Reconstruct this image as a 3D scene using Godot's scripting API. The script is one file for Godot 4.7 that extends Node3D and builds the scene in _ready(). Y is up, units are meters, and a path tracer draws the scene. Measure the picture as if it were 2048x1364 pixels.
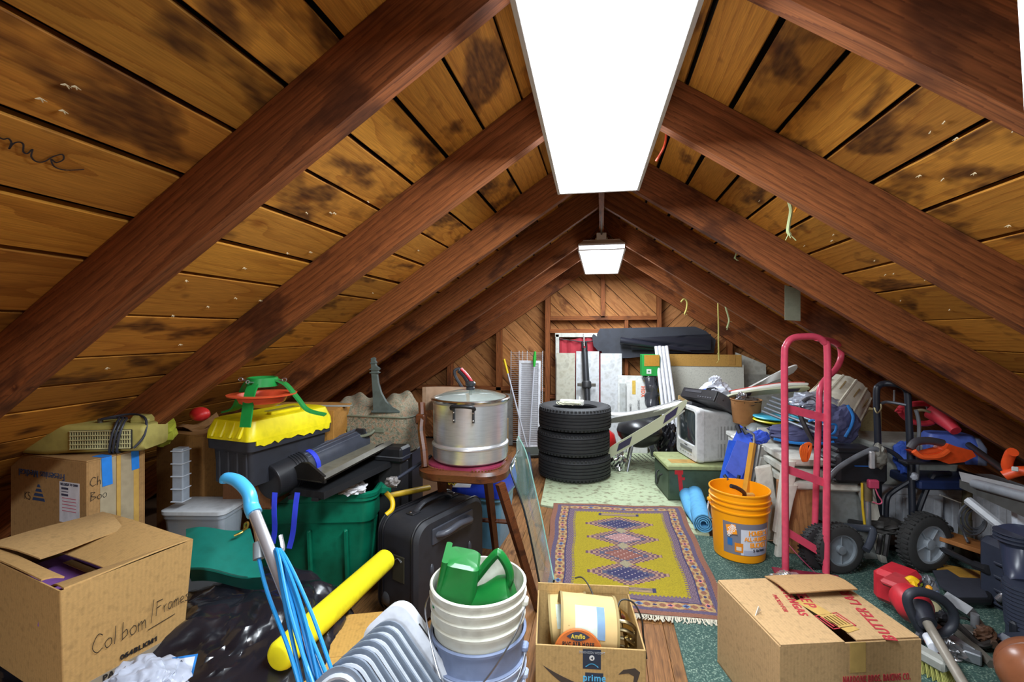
extends Node3D
# An attic packed with boxes, tools and household things. y is up, metres; the camera stands at x=0, z=0 and looks towards -z.

const PITCH := 0.588          # roof pitch in radians
const RIDGE := 1.99           # underside of the rafters at the ridge

class B:
	# collects triangles; quad() takes corners counter-clockwise as seen from outside
	var v := PackedVector3Array()
	var uv := PackedVector2Array()
	var col := PackedColorArray()
	var x := Transform3D()
	var uo := Vector2.ZERO
	var tint := Color.WHITE
	var use_tint := false
	func x_at(t: Transform3D) -> B:
		x = t
		return self
	func p(a: Vector3, u: Vector2) -> void:
		v.append(x * a)
		uv.append(u + uo)
		if use_tint:
			col.append(tint)
	func tri(a: Vector3, b: Vector3, c: Vector3, ua := Vector2.ZERO, ub := Vector2.ZERO, uc := Vector2.ZERO) -> B:
		p(a, ua); p(c, uc); p(b, ub)
		return self
	func quad(a: Vector3, b: Vector3, c: Vector3, d: Vector3, ua := Vector2(0, 0), ub := Vector2(1, 0), uc := Vector2(1, 1), ud := Vector2(0, 1)) -> B:
		tri(a, b, c, ua, ub, uc)
		tri(a, c, d, ua, uc, ud)
		return self
	func flat_quad(a: Vector3, b: Vector3, c: Vector3, d: Vector3, n: Vector3) -> void:
		var f := func(q: Vector3) -> Vector2:
			var k := n.abs()
			if k.x >= k.y and k.x >= k.z:
				return Vector2(q.z, q.y)
			return Vector2(q.x, q.z) if k.y >= k.z else Vector2(q.x, q.y)
		quad(a, b, c, d, f.call(a), f.call(b), f.call(c), f.call(d))
	func box(s: Vector3, at := Vector3.ZERO, ch := 0.0) -> B:
		# at: centre; ch: chamfer
		var h := s * 0.5
		var c: float = minf(ch, minf(h.x, minf(h.y, h.z)) * 0.9)
		for ax in 3:
			for sg in [-1.0, 1.0]:
				var n := Vector3.ZERO
				n[ax] = sg
				var i1 := (ax + 1) % 3
				var i2 := (ax + 2) % 3
				var q := []
				for w in [[-1, -1], [1, -1], [1, 1], [-1, 1]]:
					var k := at
					k[ax] += sg * h[ax]
					k[i1] += w[0] * (h[i1] - c)
					k[i2] += w[1] * (h[i2] - c)
					q.append(k)
				if sg < 0:
					q.reverse()
				flat_quad(q[0], q[1], q[2], q[3], n)
		if c > 0.0:
			for ax in 3:
				var i1 := (ax + 1) % 3
				var i2 := (ax + 2) % 3
				for s1 in [-1.0, 1.0]:
					for s2 in [-1.0, 1.0]:
						var e := []
						for w in [[-1, 0], [1, 0], [1, 1], [-1, 1]]:
							var k := at
							k[ax] += w[0] * (h[ax] - c)
							k[i1] += s1 * (h[i1] - (c if w[1] else 0.0))
							k[i2] += s2 * (h[i2] - (0.0 if w[1] else c))
							e.append(k)
						if s1 * s2 > 0:
							e.reverse()
						var n := Vector3.ZERO
						n[i1] = s1
						flat_quad(e[0], e[1], e[2], e[3], n)
			for sx in [-1.0, 1.0]:
				for sy in [-1.0, 1.0]:
					for sz in [-1.0, 1.0]:
						var o := at + Vector3(sx * h.x, sy * h.y, sz * h.z)
						var a := o - Vector3(0, sy * c, sz * c)
						var b := o - Vector3(sx * c, 0, sz * c)
						var d := o - Vector3(sx * c, sy * c, 0)
						if sx * sy * sz > 0:
							tri(a, b, d)
						else:
							tri(a, d, b)
		return self
	func loft(rings: Array, cap0 := true, cap1 := true, closed := true) -> B:
		# rings of equal size; each ring counter-clockwise seen from the end (the +side)
		var n: int = rings[0].size()
		var vv := 0.0
		for i in rings.size() - 1:
			var r0: PackedVector3Array = rings[i]
			var r1: PackedVector3Array = rings[i + 1]
			var dv: float = (r1[0] - r0[0]).length()
			var uu := 0.0
			for j in (n if closed else n - 1):
				var k := (j + 1) % n
				var du: float = maxf((r1[k] - r1[j]).length(), (r0[k] - r0[j]).length())
				quad(r0[j], r0[k], r1[k], r1[j], Vector2(uu, vv), Vector2(uu + du, vv), Vector2(uu + du, vv + dv), Vector2(uu, vv + dv))
				uu += du
			vv += dv
		if cap0:
			fan(rings[0], true)
		if cap1:
			fan(rings[-1], false)
		return self
	func fan(r: PackedVector3Array, flip: bool) -> void:
		var c := Vector3.ZERO
		for q in r:
			c += q
		c /= r.size()
		var ex := (r[0] - c).normalized()
		var nn := Vector3.ZERO
		for j in r.size():
			nn += (r[j] - c).cross(r[(j + 1) % r.size()] - c)
		var ey := nn.normalized().cross(ex)
		var f := func(q: Vector3) -> Vector2: return Vector2((q - c).dot(ex), (q - c).dot(ey))
		for j in r.size():
			var k := (j + 1) % r.size()
			if flip:
				tri(c, r[k], r[j], Vector2.ZERO, f.call(r[k]), f.call(r[j]))
			else:
				tri(c, r[j], r[k], Vector2.ZERO, f.call(r[j]), f.call(r[k]))
	static func circle(r: float, n: int, y := 0.0) -> PackedVector3Array:
		var o := PackedVector3Array()
		for i in n:
			var a := -TAU * i / n
			o.append(Vector3(cos(a) * r, y, sin(a) * r))
		return o
	static func rrect(w: float, d: float, r: float, y := 0.0, n := 4, cx := 0.0, cz := 0.0) -> PackedVector3Array:
		# rounded rectangle in the xz plane, counter-clockwise seen from +y
		var o := PackedVector3Array()
		var rr: float = minf(r, minf(w, d) * 0.499)
		for k in 4:
			var sx: float = [1, -1, -1, 1][k]
			var sz: float = [-1, -1, 1, 1][k]
			for i in n + 1:
				var a := (k + float(i) / n) * PI / 2
				o.append(Vector3(cx + sx * (w / 2 - rr) + cos(a) * rr, y, cz + sz * (d / 2 - rr) - sin(a) * rr))
		return o
	func lathe(prof: Array, n := 32, cap0 := false, cap1 := false) -> B:
		# profile of Vector2(radius, height), from the bottom up on the outside
		var rings := []
		for q in prof:
			rings.append(B.circle(maxf(q.x, 0.0002), n, q.y))
		return loft(rings, cap0, cap1)
	func tube(pts: Array, r: Variant, n := 8, closed := false, caps := true, flat := 1.0) -> B:
		# swept circle (flat<1: an oval); r a number or one for each point
		var m := pts.size()
		var rings := []
		var up := Vector3.ZERO
		for i in m:
			var a: Vector3 = pts[(i - 1 + m) % m] if closed else pts[maxi(i - 1, 0)]
			var b: Vector3 = pts[(i + 1) % m] if closed else pts[mini(i + 1, m - 1)]
			var t := (b - a).normalized()
			if up == Vector3.ZERO:
				up = Vector3.UP if absf(t.y) < 0.9 else Vector3.RIGHT
			up = (up - t * up.dot(t)).normalized()
			var sd := t.cross(up)
			var rr: float = r[i] if r is Array else r
			var ring := PackedVector3Array()
			for k in n:
				var q := TAU * k / n
				ring.append(pts[i] + sd * cos(q) * rr + up * sin(q) * rr * flat)
			rings.append(ring)
		if closed:
			rings.append(rings[0])
		for k in rings:
			k.reverse()
		return loft(rings, caps and not closed, caps and not closed)
	func extrude(poly: PackedVector2Array, z0: float, z1: float) -> B:
		# polygon in the xy plane, pulled from z0 to z1 (z1 > z0)
		var q := poly.duplicate()
		if Geometry2D.is_polygon_clockwise(q):
			q.reverse()
		var ids := Geometry2D.triangulate_polygon(q)
		for i in range(0, ids.size(), 3):
			var a := q[ids[i]]
			var b := q[ids[i + 1]]
			var c := q[ids[i + 2]]
			if (b - a).cross(c - a) < 0:
				var t := b
				b = c
				c = t
			tri(Vector3(a.x, a.y, z1), Vector3(b.x, b.y, z1), Vector3(c.x, c.y, z1), a, b, c)
			tri(Vector3(a.x, a.y, z0), Vector3(c.x, c.y, z0), Vector3(b.x, b.y, z0), a, c, b)
		for i in q.size():
			var a := q[i]
			var b := q[(i + 1) % q.size()]
			var hor := absf(b.x - a.x) > absf(b.y - a.y)
			var ua := a.x if hor else a.y
			var ub := b.x if hor else b.y
			quad(Vector3(a.x, a.y, z0), Vector3(b.x, b.y, z0), Vector3(b.x, b.y, z1), Vector3(a.x, a.y, z1), Vector2(ua, z0), Vector2(ub, z0), Vector2(ub, z1), Vector2(ua, z1))
		return self
	func grid(nu: int, nv: int, f: Callable, thick := 0.0) -> B:
		# f(u, v) -> Vector3; the outside is du x dv; thick gives the sheet a back and edges
		var g := []
		for i in nu + 1:
			var row := PackedVector3Array()
			for j in nv + 1:
				row.append(f.call(float(i) / nu, float(j) / nv))
			g.append(row)
		var back := []
		if thick > 0.0:
			for i in nu + 1:
				var row := PackedVector3Array()
				for j in nv + 1:
					var du: Vector3 = g[mini(i + 1, nu)][j] - g[maxi(i - 1, 0)][j]
					var dv: Vector3 = g[i][mini(j + 1, nv)] - g[i][maxi(j - 1, 0)]
					row.append(g[i][j] - du.cross(dv).normalized() * thick)
				back.append(row)
		for i in nu:
			for j in nv:
				var ua := Vector2(float(i) / nu, float(j) / nv)
				var ub := Vector2(float(i + 1) / nu, float(j) / nv)
				var uc := Vector2(float(i + 1) / nu, float(j + 1) / nv)
				var ud := Vector2(float(i) / nu, float(j + 1) / nv)
				quad(g[i][j], g[i + 1][j], g[i + 1][j + 1], g[i][j + 1], ua, ub, uc, ud)
				if thick > 0.0:
					quad(back[i][j], back[i][j + 1], back[i + 1][j + 1], back[i + 1][j], ua, ud, uc, ub)
		if thick > 0.0:
			for i in nu:
				quad(back[i][0], back[i + 1][0], g[i + 1][0], g[i][0])
				quad(g[i][nv], g[i + 1][nv], back[i + 1][nv], back[i][nv])
			for j in nv:
				quad(g[0][j], g[0][j + 1], back[0][j + 1], back[0][j])
				quad(back[nu][j], back[nu][j + 1], g[nu][j + 1], g[nu][j])
		return self
	func ball(c: Vector3, r: Vector3, n := 16, m := 10) -> B:
		var rings := []
		for i in m + 1:
			var t := -PI / 2 + PI * i / m
			var ring := B.circle(maxf(cos(t), 0.001), n, sin(t))
			for k in n:
				ring[k] = c + ring[k] * r
			rings.append(ring)
		return loft(rings, false, false)
	func stroke(pts: Array, w: float, d := 0.0012) -> B:
		# a pen line lying in the xy plane, its face towards +z
		for i in pts.size() - 1:
			var a: Vector2 = pts[i]
			var b: Vector2 = pts[i + 1]
			var t := (b - a).normalized() * w * 0.5
			var s := Vector2(-t.y, t.x)
			quad(v3(a - t - s, d), v3(b + t - s, d), v3(b + t + s, d), v3(a - t + s, d))
		return self
	static func v3(a: Vector2, z := 0.0) -> Vector3:
		return Vector3(a.x, a.y, z)
	func mesh(angle := 38.0) -> ArrayMesh:
		# normals: smooth where faces meet at less than the angle
		var nt := v.size() / 3
		var fn := PackedVector3Array()
		fn.resize(nt)
		var at := {}
		for i in nt:
			fn[i] = (v[i * 3 + 2] - v[i * 3]).cross(v[i * 3 + 1] - v[i * 3])
			for k in 3:
				var key := Vector3i((v[i * 3 + k] * 20000.0).round())
				if at.has(key):
					at[key].append(i)
				else:
					at[key] = [i]
		var lim := cos(deg_to_rad(angle))
		var fu := PackedVector3Array()
		fu.resize(nt)
		for i in nt:
			fu[i] = fn[i].normalized()
		var nr := PackedVector3Array()
		nr.resize(v.size())
		for i in nt:
			for k in 3:
				var s := Vector3.ZERO
				for j in at[Vector3i((v[i * 3 + k] * 20000.0).round())]:
					if fu[i].dot(fu[j]) > lim:
						s += fn[j]
				nr[i * 3 + k] = s.normalized() if s.length_squared() > 0.0 else Vector3.UP
		var a := []
		a.resize(Mesh.ARRAY_MAX)
		a[Mesh.ARRAY_VERTEX] = v
		a[Mesh.ARRAY_NORMAL] = nr
		a[Mesh.ARRAY_TEX_UV] = uv
		if use_tint:
			a[Mesh.ARRAY_COLOR] = col
		var m := ArrayMesh.new()
		m.add_surface_from_arrays(Mesh.PRIMITIVE_TRIANGLES, a)
		return m

var rng := RandomNumberGenerator.new()
var taken := {}
var mats := {}
var tex := {}

func numbered(called: String) -> String:
	var n: int = taken.get(called, -1) + 1
	taken[called] = n
	return called if n == 0 else "%s_%03d" % [called, n]

func tag(o: Node3D, label: String, category: String, group := "") -> Node3D:
	o.set_meta("label", label)
	o.set_meta("category", category)
	if group:
		o.set_meta("group", group)
	return o

func thing(called: String, label: String, category: String, at := Vector3.ZERO, turn := 0.0, group := "") -> Node3D:
	var o := Node3D.new()
	o.name = numbered(called)
	add_child(o)
	o.position = at
	o.rotation_degrees.y = turn
	return tag(o, label, category, group)

func obj(called: String, b: B, m: Material, parent: Node3D = null, angle := 38.0) -> MeshInstance3D:
	var o := MeshInstance3D.new()
	o.mesh = b.mesh(angle)
	o.material_override = m
	return put(o, called, parent)

func put(o: MeshInstance3D, called: String, parent: Node3D) -> MeshInstance3D:
	if parent == null:
		o.name = numbered(called)
		add_child(o)
	else:
		o.name = called
		parent.add_child(o, true)
	return o

func one(called: String, b: B, m: Material, label: String, category: String, at := Vector3.ZERO, turn := 0.0, group := "") -> MeshInstance3D:
	# a thing that is a single mesh
	var o := obj(called, b, m)
	o.position = at
	o.rotation_degrees.y = turn
	tag(o, label, category, group)
	return o

func struct(o: Node3D) -> Node3D:
	o.set_meta("kind", "structure")
	return o

func hold(called: String) -> Node3D:
	var o := Node3D.new()
	o.name = called
	add_child(o)
	return struct(o)

func lettering(s: String, h: float, m: Material, parent: Node3D, at: Transform3D, bold := false, serif := false, w := 0.0) -> MeshInstance3D:
	# raised flat lettering, its face towards the transform's +z; w stretches it to a width
	var t := TextMesh.new()
	t.text = s
	var f := SystemFont.new()
	f.font_names = PackedStringArray(["Droid Serif" if serif else "Droid Sans"])
	f.font_weight = 700 if bold else 400
	t.font = f
	t.font_size = 32
	t.pixel_size = h / 23.0
	t.depth = 0.0016
	t.curve_step = 1.0
	var o := MeshInstance3D.new()
	o.mesh = t
	o.material_override = m
	put(o, "lettering", parent)
	o.transform = at
	if w > 0.0:
		var sz := t.get_aabb().size.x
		if sz > 0.001:
			o.transform = at * Transform3D(Basis.from_scale(Vector3(w / sz, 1, 1)), Vector3.ZERO)
	return o

func T(x := 0.0, y := 0.0, z := 0.0, ry := 0.0, rx := 0.0, rz := 0.0) -> Transform3D:
	return Transform3D(Basis.from_euler(Vector3(deg_to_rad(rx), deg_to_rad(ry), deg_to_rad(rz))), Vector3(x, y, z))

func c8(r: float, g: float, b: float) -> Color:
	return Color(r / 255.0, g / 255.0, b / 255.0)

func M(r: float, g: float, b: float, rough := 0.6, metal := 0.0, wear := 1) -> StandardMaterial3D:
	# wear 0: clean, 1: faint handling marks, 2: scuffed and dusty
	var key := [r, g, b, rough, metal, wear]
	if mats.has(key):
		return mats[key]
	var m := StandardMaterial3D.new()
	m.albedo_color = c8(r, g, b)
	m.roughness = rough
	m.metallic = metal
	if wear > 0:
		m.albedo_texture = tex["wear%d" % wear]
		m.uv1_triplanar = true
		m.uv1_scale = Vector3.ONE * 2.3
	mats[key] = m
	return m

func textured(t: Texture2D, sc: Vector3, rough := 0.8, triplanar := false, bump: Texture2D = null, cm := 0.1, color := Color.WHITE) -> StandardMaterial3D:
	var m := StandardMaterial3D.new()
	m.albedo_texture = t
	m.albedo_color = color
	m.roughness = rough
	m.uv1_scale = sc
	m.uv1_triplanar = triplanar
	if bump:
		m.heightmap_enabled = true
		m.heightmap_texture = bump
		m.heightmap_scale = cm
	return m

func noise(freq: float, sd: int, oct := 3) -> FastNoiseLite:
	var n := FastNoiseLite.new()
	n.noise_type = FastNoiseLite.TYPE_SIMPLEX_SMOOTH
	n.frequency = freq
	n.seed = sd
	n.fractal_octaves = oct
	return n

func ramp_texture(freq: float, sd: int, stops: Array, size := 256, oct := 4) -> NoiseTexture2D:
	var t := NoiseTexture2D.new()
	t.width = size
	t.height = size
	t.seamless = true
	t.noise = noise(freq, sd, oct)
	var g := Gradient.new()
	var off := PackedFloat32Array()
	var cs := PackedColorArray()
	for s in stops:
		off.append(s[0])
		cs.append(s[1])
	g.offsets = off
	g.colors = cs
	t.color_ramp = g
	return t

func wood_texture(w: int, h: int, lx: float, ly: float, sd: int, base: Color, ring: Color, stain: Color, rings: float, knots: int, stains: float, fibre := 0.12, ringk := 0.5) -> ImageTexture:
	# lx by ly metres of board: growth rings drawn out along u, knots that push them aside, fine fibre and water stains
	var warp := noise(1.0, sd, 2)
	var fib := noise(1.0, sd + 1, 2)
	var blot := noise(1.0, sd + 2, 4)
	var r := RandomNumberGenerator.new()
	r.seed = sd
	var push := PackedFloat32Array()
	var dark := PackedFloat32Array()
	push.resize(w * h)
	dark.resize(w * h)
	var px := w / lx
	var py := h / ly
	for k in knots:
		var cx := r.randf() * w
		var cy := r.randf() * h
		var rad := r.randf_range(0.008, 0.022)
		var amp := r.randf_range(0.5, 1.4)
		var R := rad * 5.0
		for j in range(maxi(0, int(cy - R * py)), mini(h, int(cy + R * py))):
			for i in range(maxi(0, int(cx - R * 2.0 * px)), mini(w, int(cx + R * 2.0 * px))):
				var dx := (i - cx) / px / 1.6
				var dy := (j - cy) / py
				var d := sqrt(dx * dx + dy * dy) / rad
				push[j * w + i] += amp * exp(-d * d * 0.25) * rings * 0.03
				dark[j * w + i] = maxf(dark[j * w + i], clampf(1.3 - d, 0.0, 1.0))
	var out := PackedByteArray()
	out.resize(w * h * 3)
	var br := base.r; var bg := base.g; var bb := base.b
	var at := 0
	for j in h:
		var y := j / py
		for i in w:
			var x := i / px
			var g := y * rings + warp.get_noise_2d(x * 0.8, y * 6.0) * 1.7 + push[j * w + i]
			var f := g - floorf(g)
			var t := f * f * f * f * ringk
			var q := fib.get_noise_2d(x * 9.0, y * 420.0) * fibre
			var s := clampf((blot.get_noise_2d(x * 3.4, y * 6.0) + 0.7 * warp.get_noise_2d(x * 0.8 + 40.0, y * 1.6) - 0.36 + stains) * 2.6, 0.0, 1.0) * (0.6 + 0.25 * fib.get_noise_2d(x * 14.0, y * 60.0))
			var kd := dark[j * w + i] * 0.75
			t = clampf(t + kd, 0.0, 1.0)
			var lit := 1.0 + q
			var cr := (br + (ring.r - br) * t) * lit
			var cg := (bg + (ring.g - bg) * t) * lit
			var cb := (bb + (ring.b - bb) * t) * lit
			out[at] = int(clampf(cr + (stain.r - cr) * s, 0.0, 1.0) * 255.0)
			out[at + 1] = int(clampf(cg + (stain.g - cg) * s, 0.0, 1.0) * 255.0)
			out[at + 2] = int(clampf(cb + (stain.b - cb) * s, 0.0, 1.0) * 255.0)
			at += 3
	return ImageTexture.create_from_image(Image.create_from_data(w, h, false, Image.FORMAT_RGB8, out))

func pixel_texture(w: int, h: int, f: Callable) -> ImageTexture:
	var im := Image.create(w, h, false, Image.FORMAT_RGB8)
	for j in h:
		for i in w:
			im.set_pixel(i, j, f.call(i, j))
	return ImageTexture.create_from_image(im)

func _ready() -> void:
	# camera, air, lamps
	var cam := Camera3D.new()
	cam.name = "camera"
	add_child(cam)
	cam.projection = Camera3D.PROJECTION_FRUSTUM
	cam.near = 0.05
	cam.far = 60.0
	cam.size = 2.0 * 0.05 * 682.0 / 930.0
	cam.frustum_offset = Vector2(0, -19.0 / 930.0 * 0.05)
	cam.position = Vector3(0, 1.24, 0)
	cam.rotation_degrees.y = 10.895
	cam.current = true
	var env := Environment.new()
	env.background_mode = Environment.BG_COLOR
	env.background_color = Color(0, 0, 0)
	env.tonemap_mode = Environment.TONE_MAPPER_LINEAR
	env.tonemap_exposure = 1.0
	env.sdfgi_enabled = true
	env.ssao_enabled = true
	env.ssil_enabled = true
	var we := WorldEnvironment.new()
	we.name = "world_environment"
	we.environment = env
	add_child(we)
	ceiling_light(-0.15, -1.26, 1.2, "long white fluorescent ceiling light nearest the camera, glowing", 5.8)
	ceiling_light(0.0, -4.02, 0.0, "white fluorescent ceiling light hung on chains near the far gable wall", 5.2)
	ceiling_light(0.0, 2.0, 0.0, "white fluorescent ceiling light behind the camera", 13.5)
	rng.seed = 7
	make_textures()
	room()
	left_side()
	middle()
	back_wall_things()
	right_side()
	small_things()

func ceiling_light(x: float, z: float, turn: float, label: String, energy: float) -> void:
	var t := thing("ceiling_light", label, "ceiling light", Vector3(x + 0.15 if z > -2.0 and z < 0.0 else x, 1.82, z), turn, "fluorescent ceiling lights along the ridge")
	var white := StandardMaterial3D.new()
	white.albedo_color = c8(225, 228, 232)
	white.roughness = 0.45
	var glow := StandardMaterial3D.new()
	glow.albedo_color = Color(0.9, 0.9, 0.9)
	glow.emission_enabled = true
	glow.emission = Color(0.97, 0.98, 1.0)
	glow.emission_energy_multiplier = 6.0
	# housing: a shallow pan with a lip round the lens, a narrow ballast cover on top
	var pan := B.new()
	var rings := []
	for q in [[0.26, 1.3, 0.075], [0.262, 1.302, 0.07], [0.315, 1.372, 0.045], [0.325, 1.382, 0.04], [0.325, 1.382, 0.03], [0.318, 1.375, 0.026]]:
		rings.append(B.rrect(q[0], q[1], 0.006, q[2], 1))
	rings.reverse()
	pan.loft(rings)
	obj("housing", pan, white, t)
	obj("ballast_cover", B.new().box(Vector3(0.09, 0.035, 1.1), Vector3(0, 0.0925, 0), 0.004), white, t)
	obj("junction_box", B.new().box(Vector3(0.07, 0.05, 0.1), Vector3(0, 0.1, 0.6), 0.004), white, t)
	var lens := B.new()
	lens.loft([B.rrect(0.302, 1.352, 0.004, -0.006, 1), B.rrect(0.315, 1.368, 0.004, 0.0, 1), B.rrect(0.317, 1.374, 0.004, 0.027, 1)])
	obj("diffuser", lens, glow, t)
	for s in [-1.0, 1.0]:
		obj("frame", B.new().box(Vector3(0.011, 0.007, 1.39), Vector3(s * 0.1605, -0.0035, 0), 0.001), white, t)
		obj("frame", B.new().box(Vector3(0.31, 0.007, 0.011), Vector3(0, -0.0035, s * 0.6895), 0.001), white, t)
	var chain := M(150, 150, 155, 0.4, 0.9, 0)
	for s in [-0.5, 0.5]:
		for d in [-0.1, 0.1]:
			obj("chain", B.new().tube([Vector3(d, 0.07, s), Vector3(0, 0.24, s)], 0.0025, 6), chain, t)
	var a := AreaLight3D.new()
	a.name = "tube_light"
	a.area_size = Vector2(0.28, 1.33)
	a.light_color = Color(0.93, 0.97, 1.0)
	a.light_energy = energy
	a.shadow_enabled = true
	a.position = Vector3(0, -0.012, 0)
	a.rotation_degrees.x = -90
	t.add_child(a)

func make_textures() -> void:
	tex["wear1"] = ramp_texture(0.02, 3, [[0.0, Color(0.86, 0.86, 0.86)], [0.5, Color(1, 1, 1)], [1.0, Color(0.93, 0.93, 0.93)]])
	tex["wear2"] = ramp_texture(0.016, 5, [[0.0, Color(0.84, 0.83, 0.82)], [0.45, Color(1, 1, 1)], [0.7, Color(0.97, 0.96, 0.95)], [1.0, Color(0.88, 0.87, 0.85)]])
	tex["fine"] = ramp_texture(0.25, 8, [[0.0, Color(0.1, 0.1, 0.1)], [1.0, Color(1, 1, 1)]], 256, 3)
	tex["board"] = wood_texture(2048, 1024, 3.2, 1.6, 11, c8(214, 148, 62), c8(160, 96, 36), c8(62, 34, 20), 24.0, 20, 0.13, 0.14, 0.5)
	tex["rafter"] = wood_texture(2048, 512, 4.0, 1.0, 23, c8(140, 84, 48), c8(84, 46, 28), c8(66, 38, 27), 48.0, 12, 0.05, 0.22, 0.65)
	tex["gable"] = wood_texture(1024, 512, 2.4, 1.2, 37, c8(180, 124, 76), c8(130, 80, 46), c8(84, 46, 28), 14.0, 16, 0.1, 0.15, 0.6)
	tex["floor"] = wood_texture(1024, 512, 2.0, 1.0, 41, c8(140, 98, 60), c8(84, 54, 30), c8(70, 46, 30), 36.0, 4, 0.0, 0.25)
	tex["card"] = pixel_texture(128, 128, func(i: int, j: int) -> Color:
		var k := 0.97 + 0.018 * sin(i * TAU / 8.0) + rng.randf_range(-0.03, 0.03)
		return Color(k, k, k))
	var spots := func(i: int, j: int) -> Color:
		var k := rng.randf()
		var dash := rng.randf() < 0.22
		return (c8(150, 166, 146) if dash else c8(62, 90, 80)).lerp(c8(26, 50, 50), k * 0.6)
	tex["tweed"] = pixel_texture(256, 256, spots)
	var n2 := noise(0.05, 61, 3)
	var n3 := noise(0.11, 62, 2)
	tex["tapestry"] = pixel_texture(256, 256, func(i: int, j: int) -> Color:
		var a := n2.get_noise_2d(i, j)
		var b := n3.get_noise_2d(i, j)
		var c := c8(142, 136, 112)
		if a > 0.25: c = c8(176, 124, 92)
		elif a < -0.28: c = c8(92, 98, 78)
		if absf(b) < 0.08: c = c8(190, 184, 160)
		return c.lerp(c8(70, 64, 54), rng.randf() * 0.45))
	var n1 := noise(0.03, 51, 4)
	tex["cream"] = pixel_texture(512, 512, func(i: int, j: int) -> Color:
		var s := clampf(n1.get_noise_2d(i, j * 1.3) * 2.2 - 0.25, 0.0, 1.0)
		return c8(176, 186, 152).lerp(c8(118, 112, 88), s).lerp(c8(138, 152, 122), rng.randf() * 0.5))

func wood(t: String, sx: float, sy: float, rough := 0.75, vc := true) -> StandardMaterial3D:
	var m := textured(tex[t], Vector3(1.0 / sx, 1.0 / sy, 1), rough)
	m.vertex_color_use_as_albedo = vc
	m.metallic_specular = 0.3
	return m

func plank_box(s: Vector3, ch: float, lx: float, ly: float, lo: float, hi: float) -> B:
	# a board along local x with its own stretch of grain and its own tone
	var b := B.new()
	b.use_tint = true
	var k := rng.randf_range(lo, hi)
	b.tint = Color(k, k * rng.randf_range(0.94, 1.0), k * rng.randf_range(0.85, 1.0))
	b.uo = Vector2(rng.randf_range(s.x * 0.5, maxf(s.x * 0.5 + 0.01, lx - s.x * 0.5)), rng.randf_range(0.15, ly - 0.15))
	return b.box(s, Vector3.ZERO, ch)

const RAFTERS := [3.2, 2.6, 2.0, 1.35, 0.75, 0.14, -0.84, -1.48, -2.21, -2.8, -3.52, -4.12, -5.02]

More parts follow.
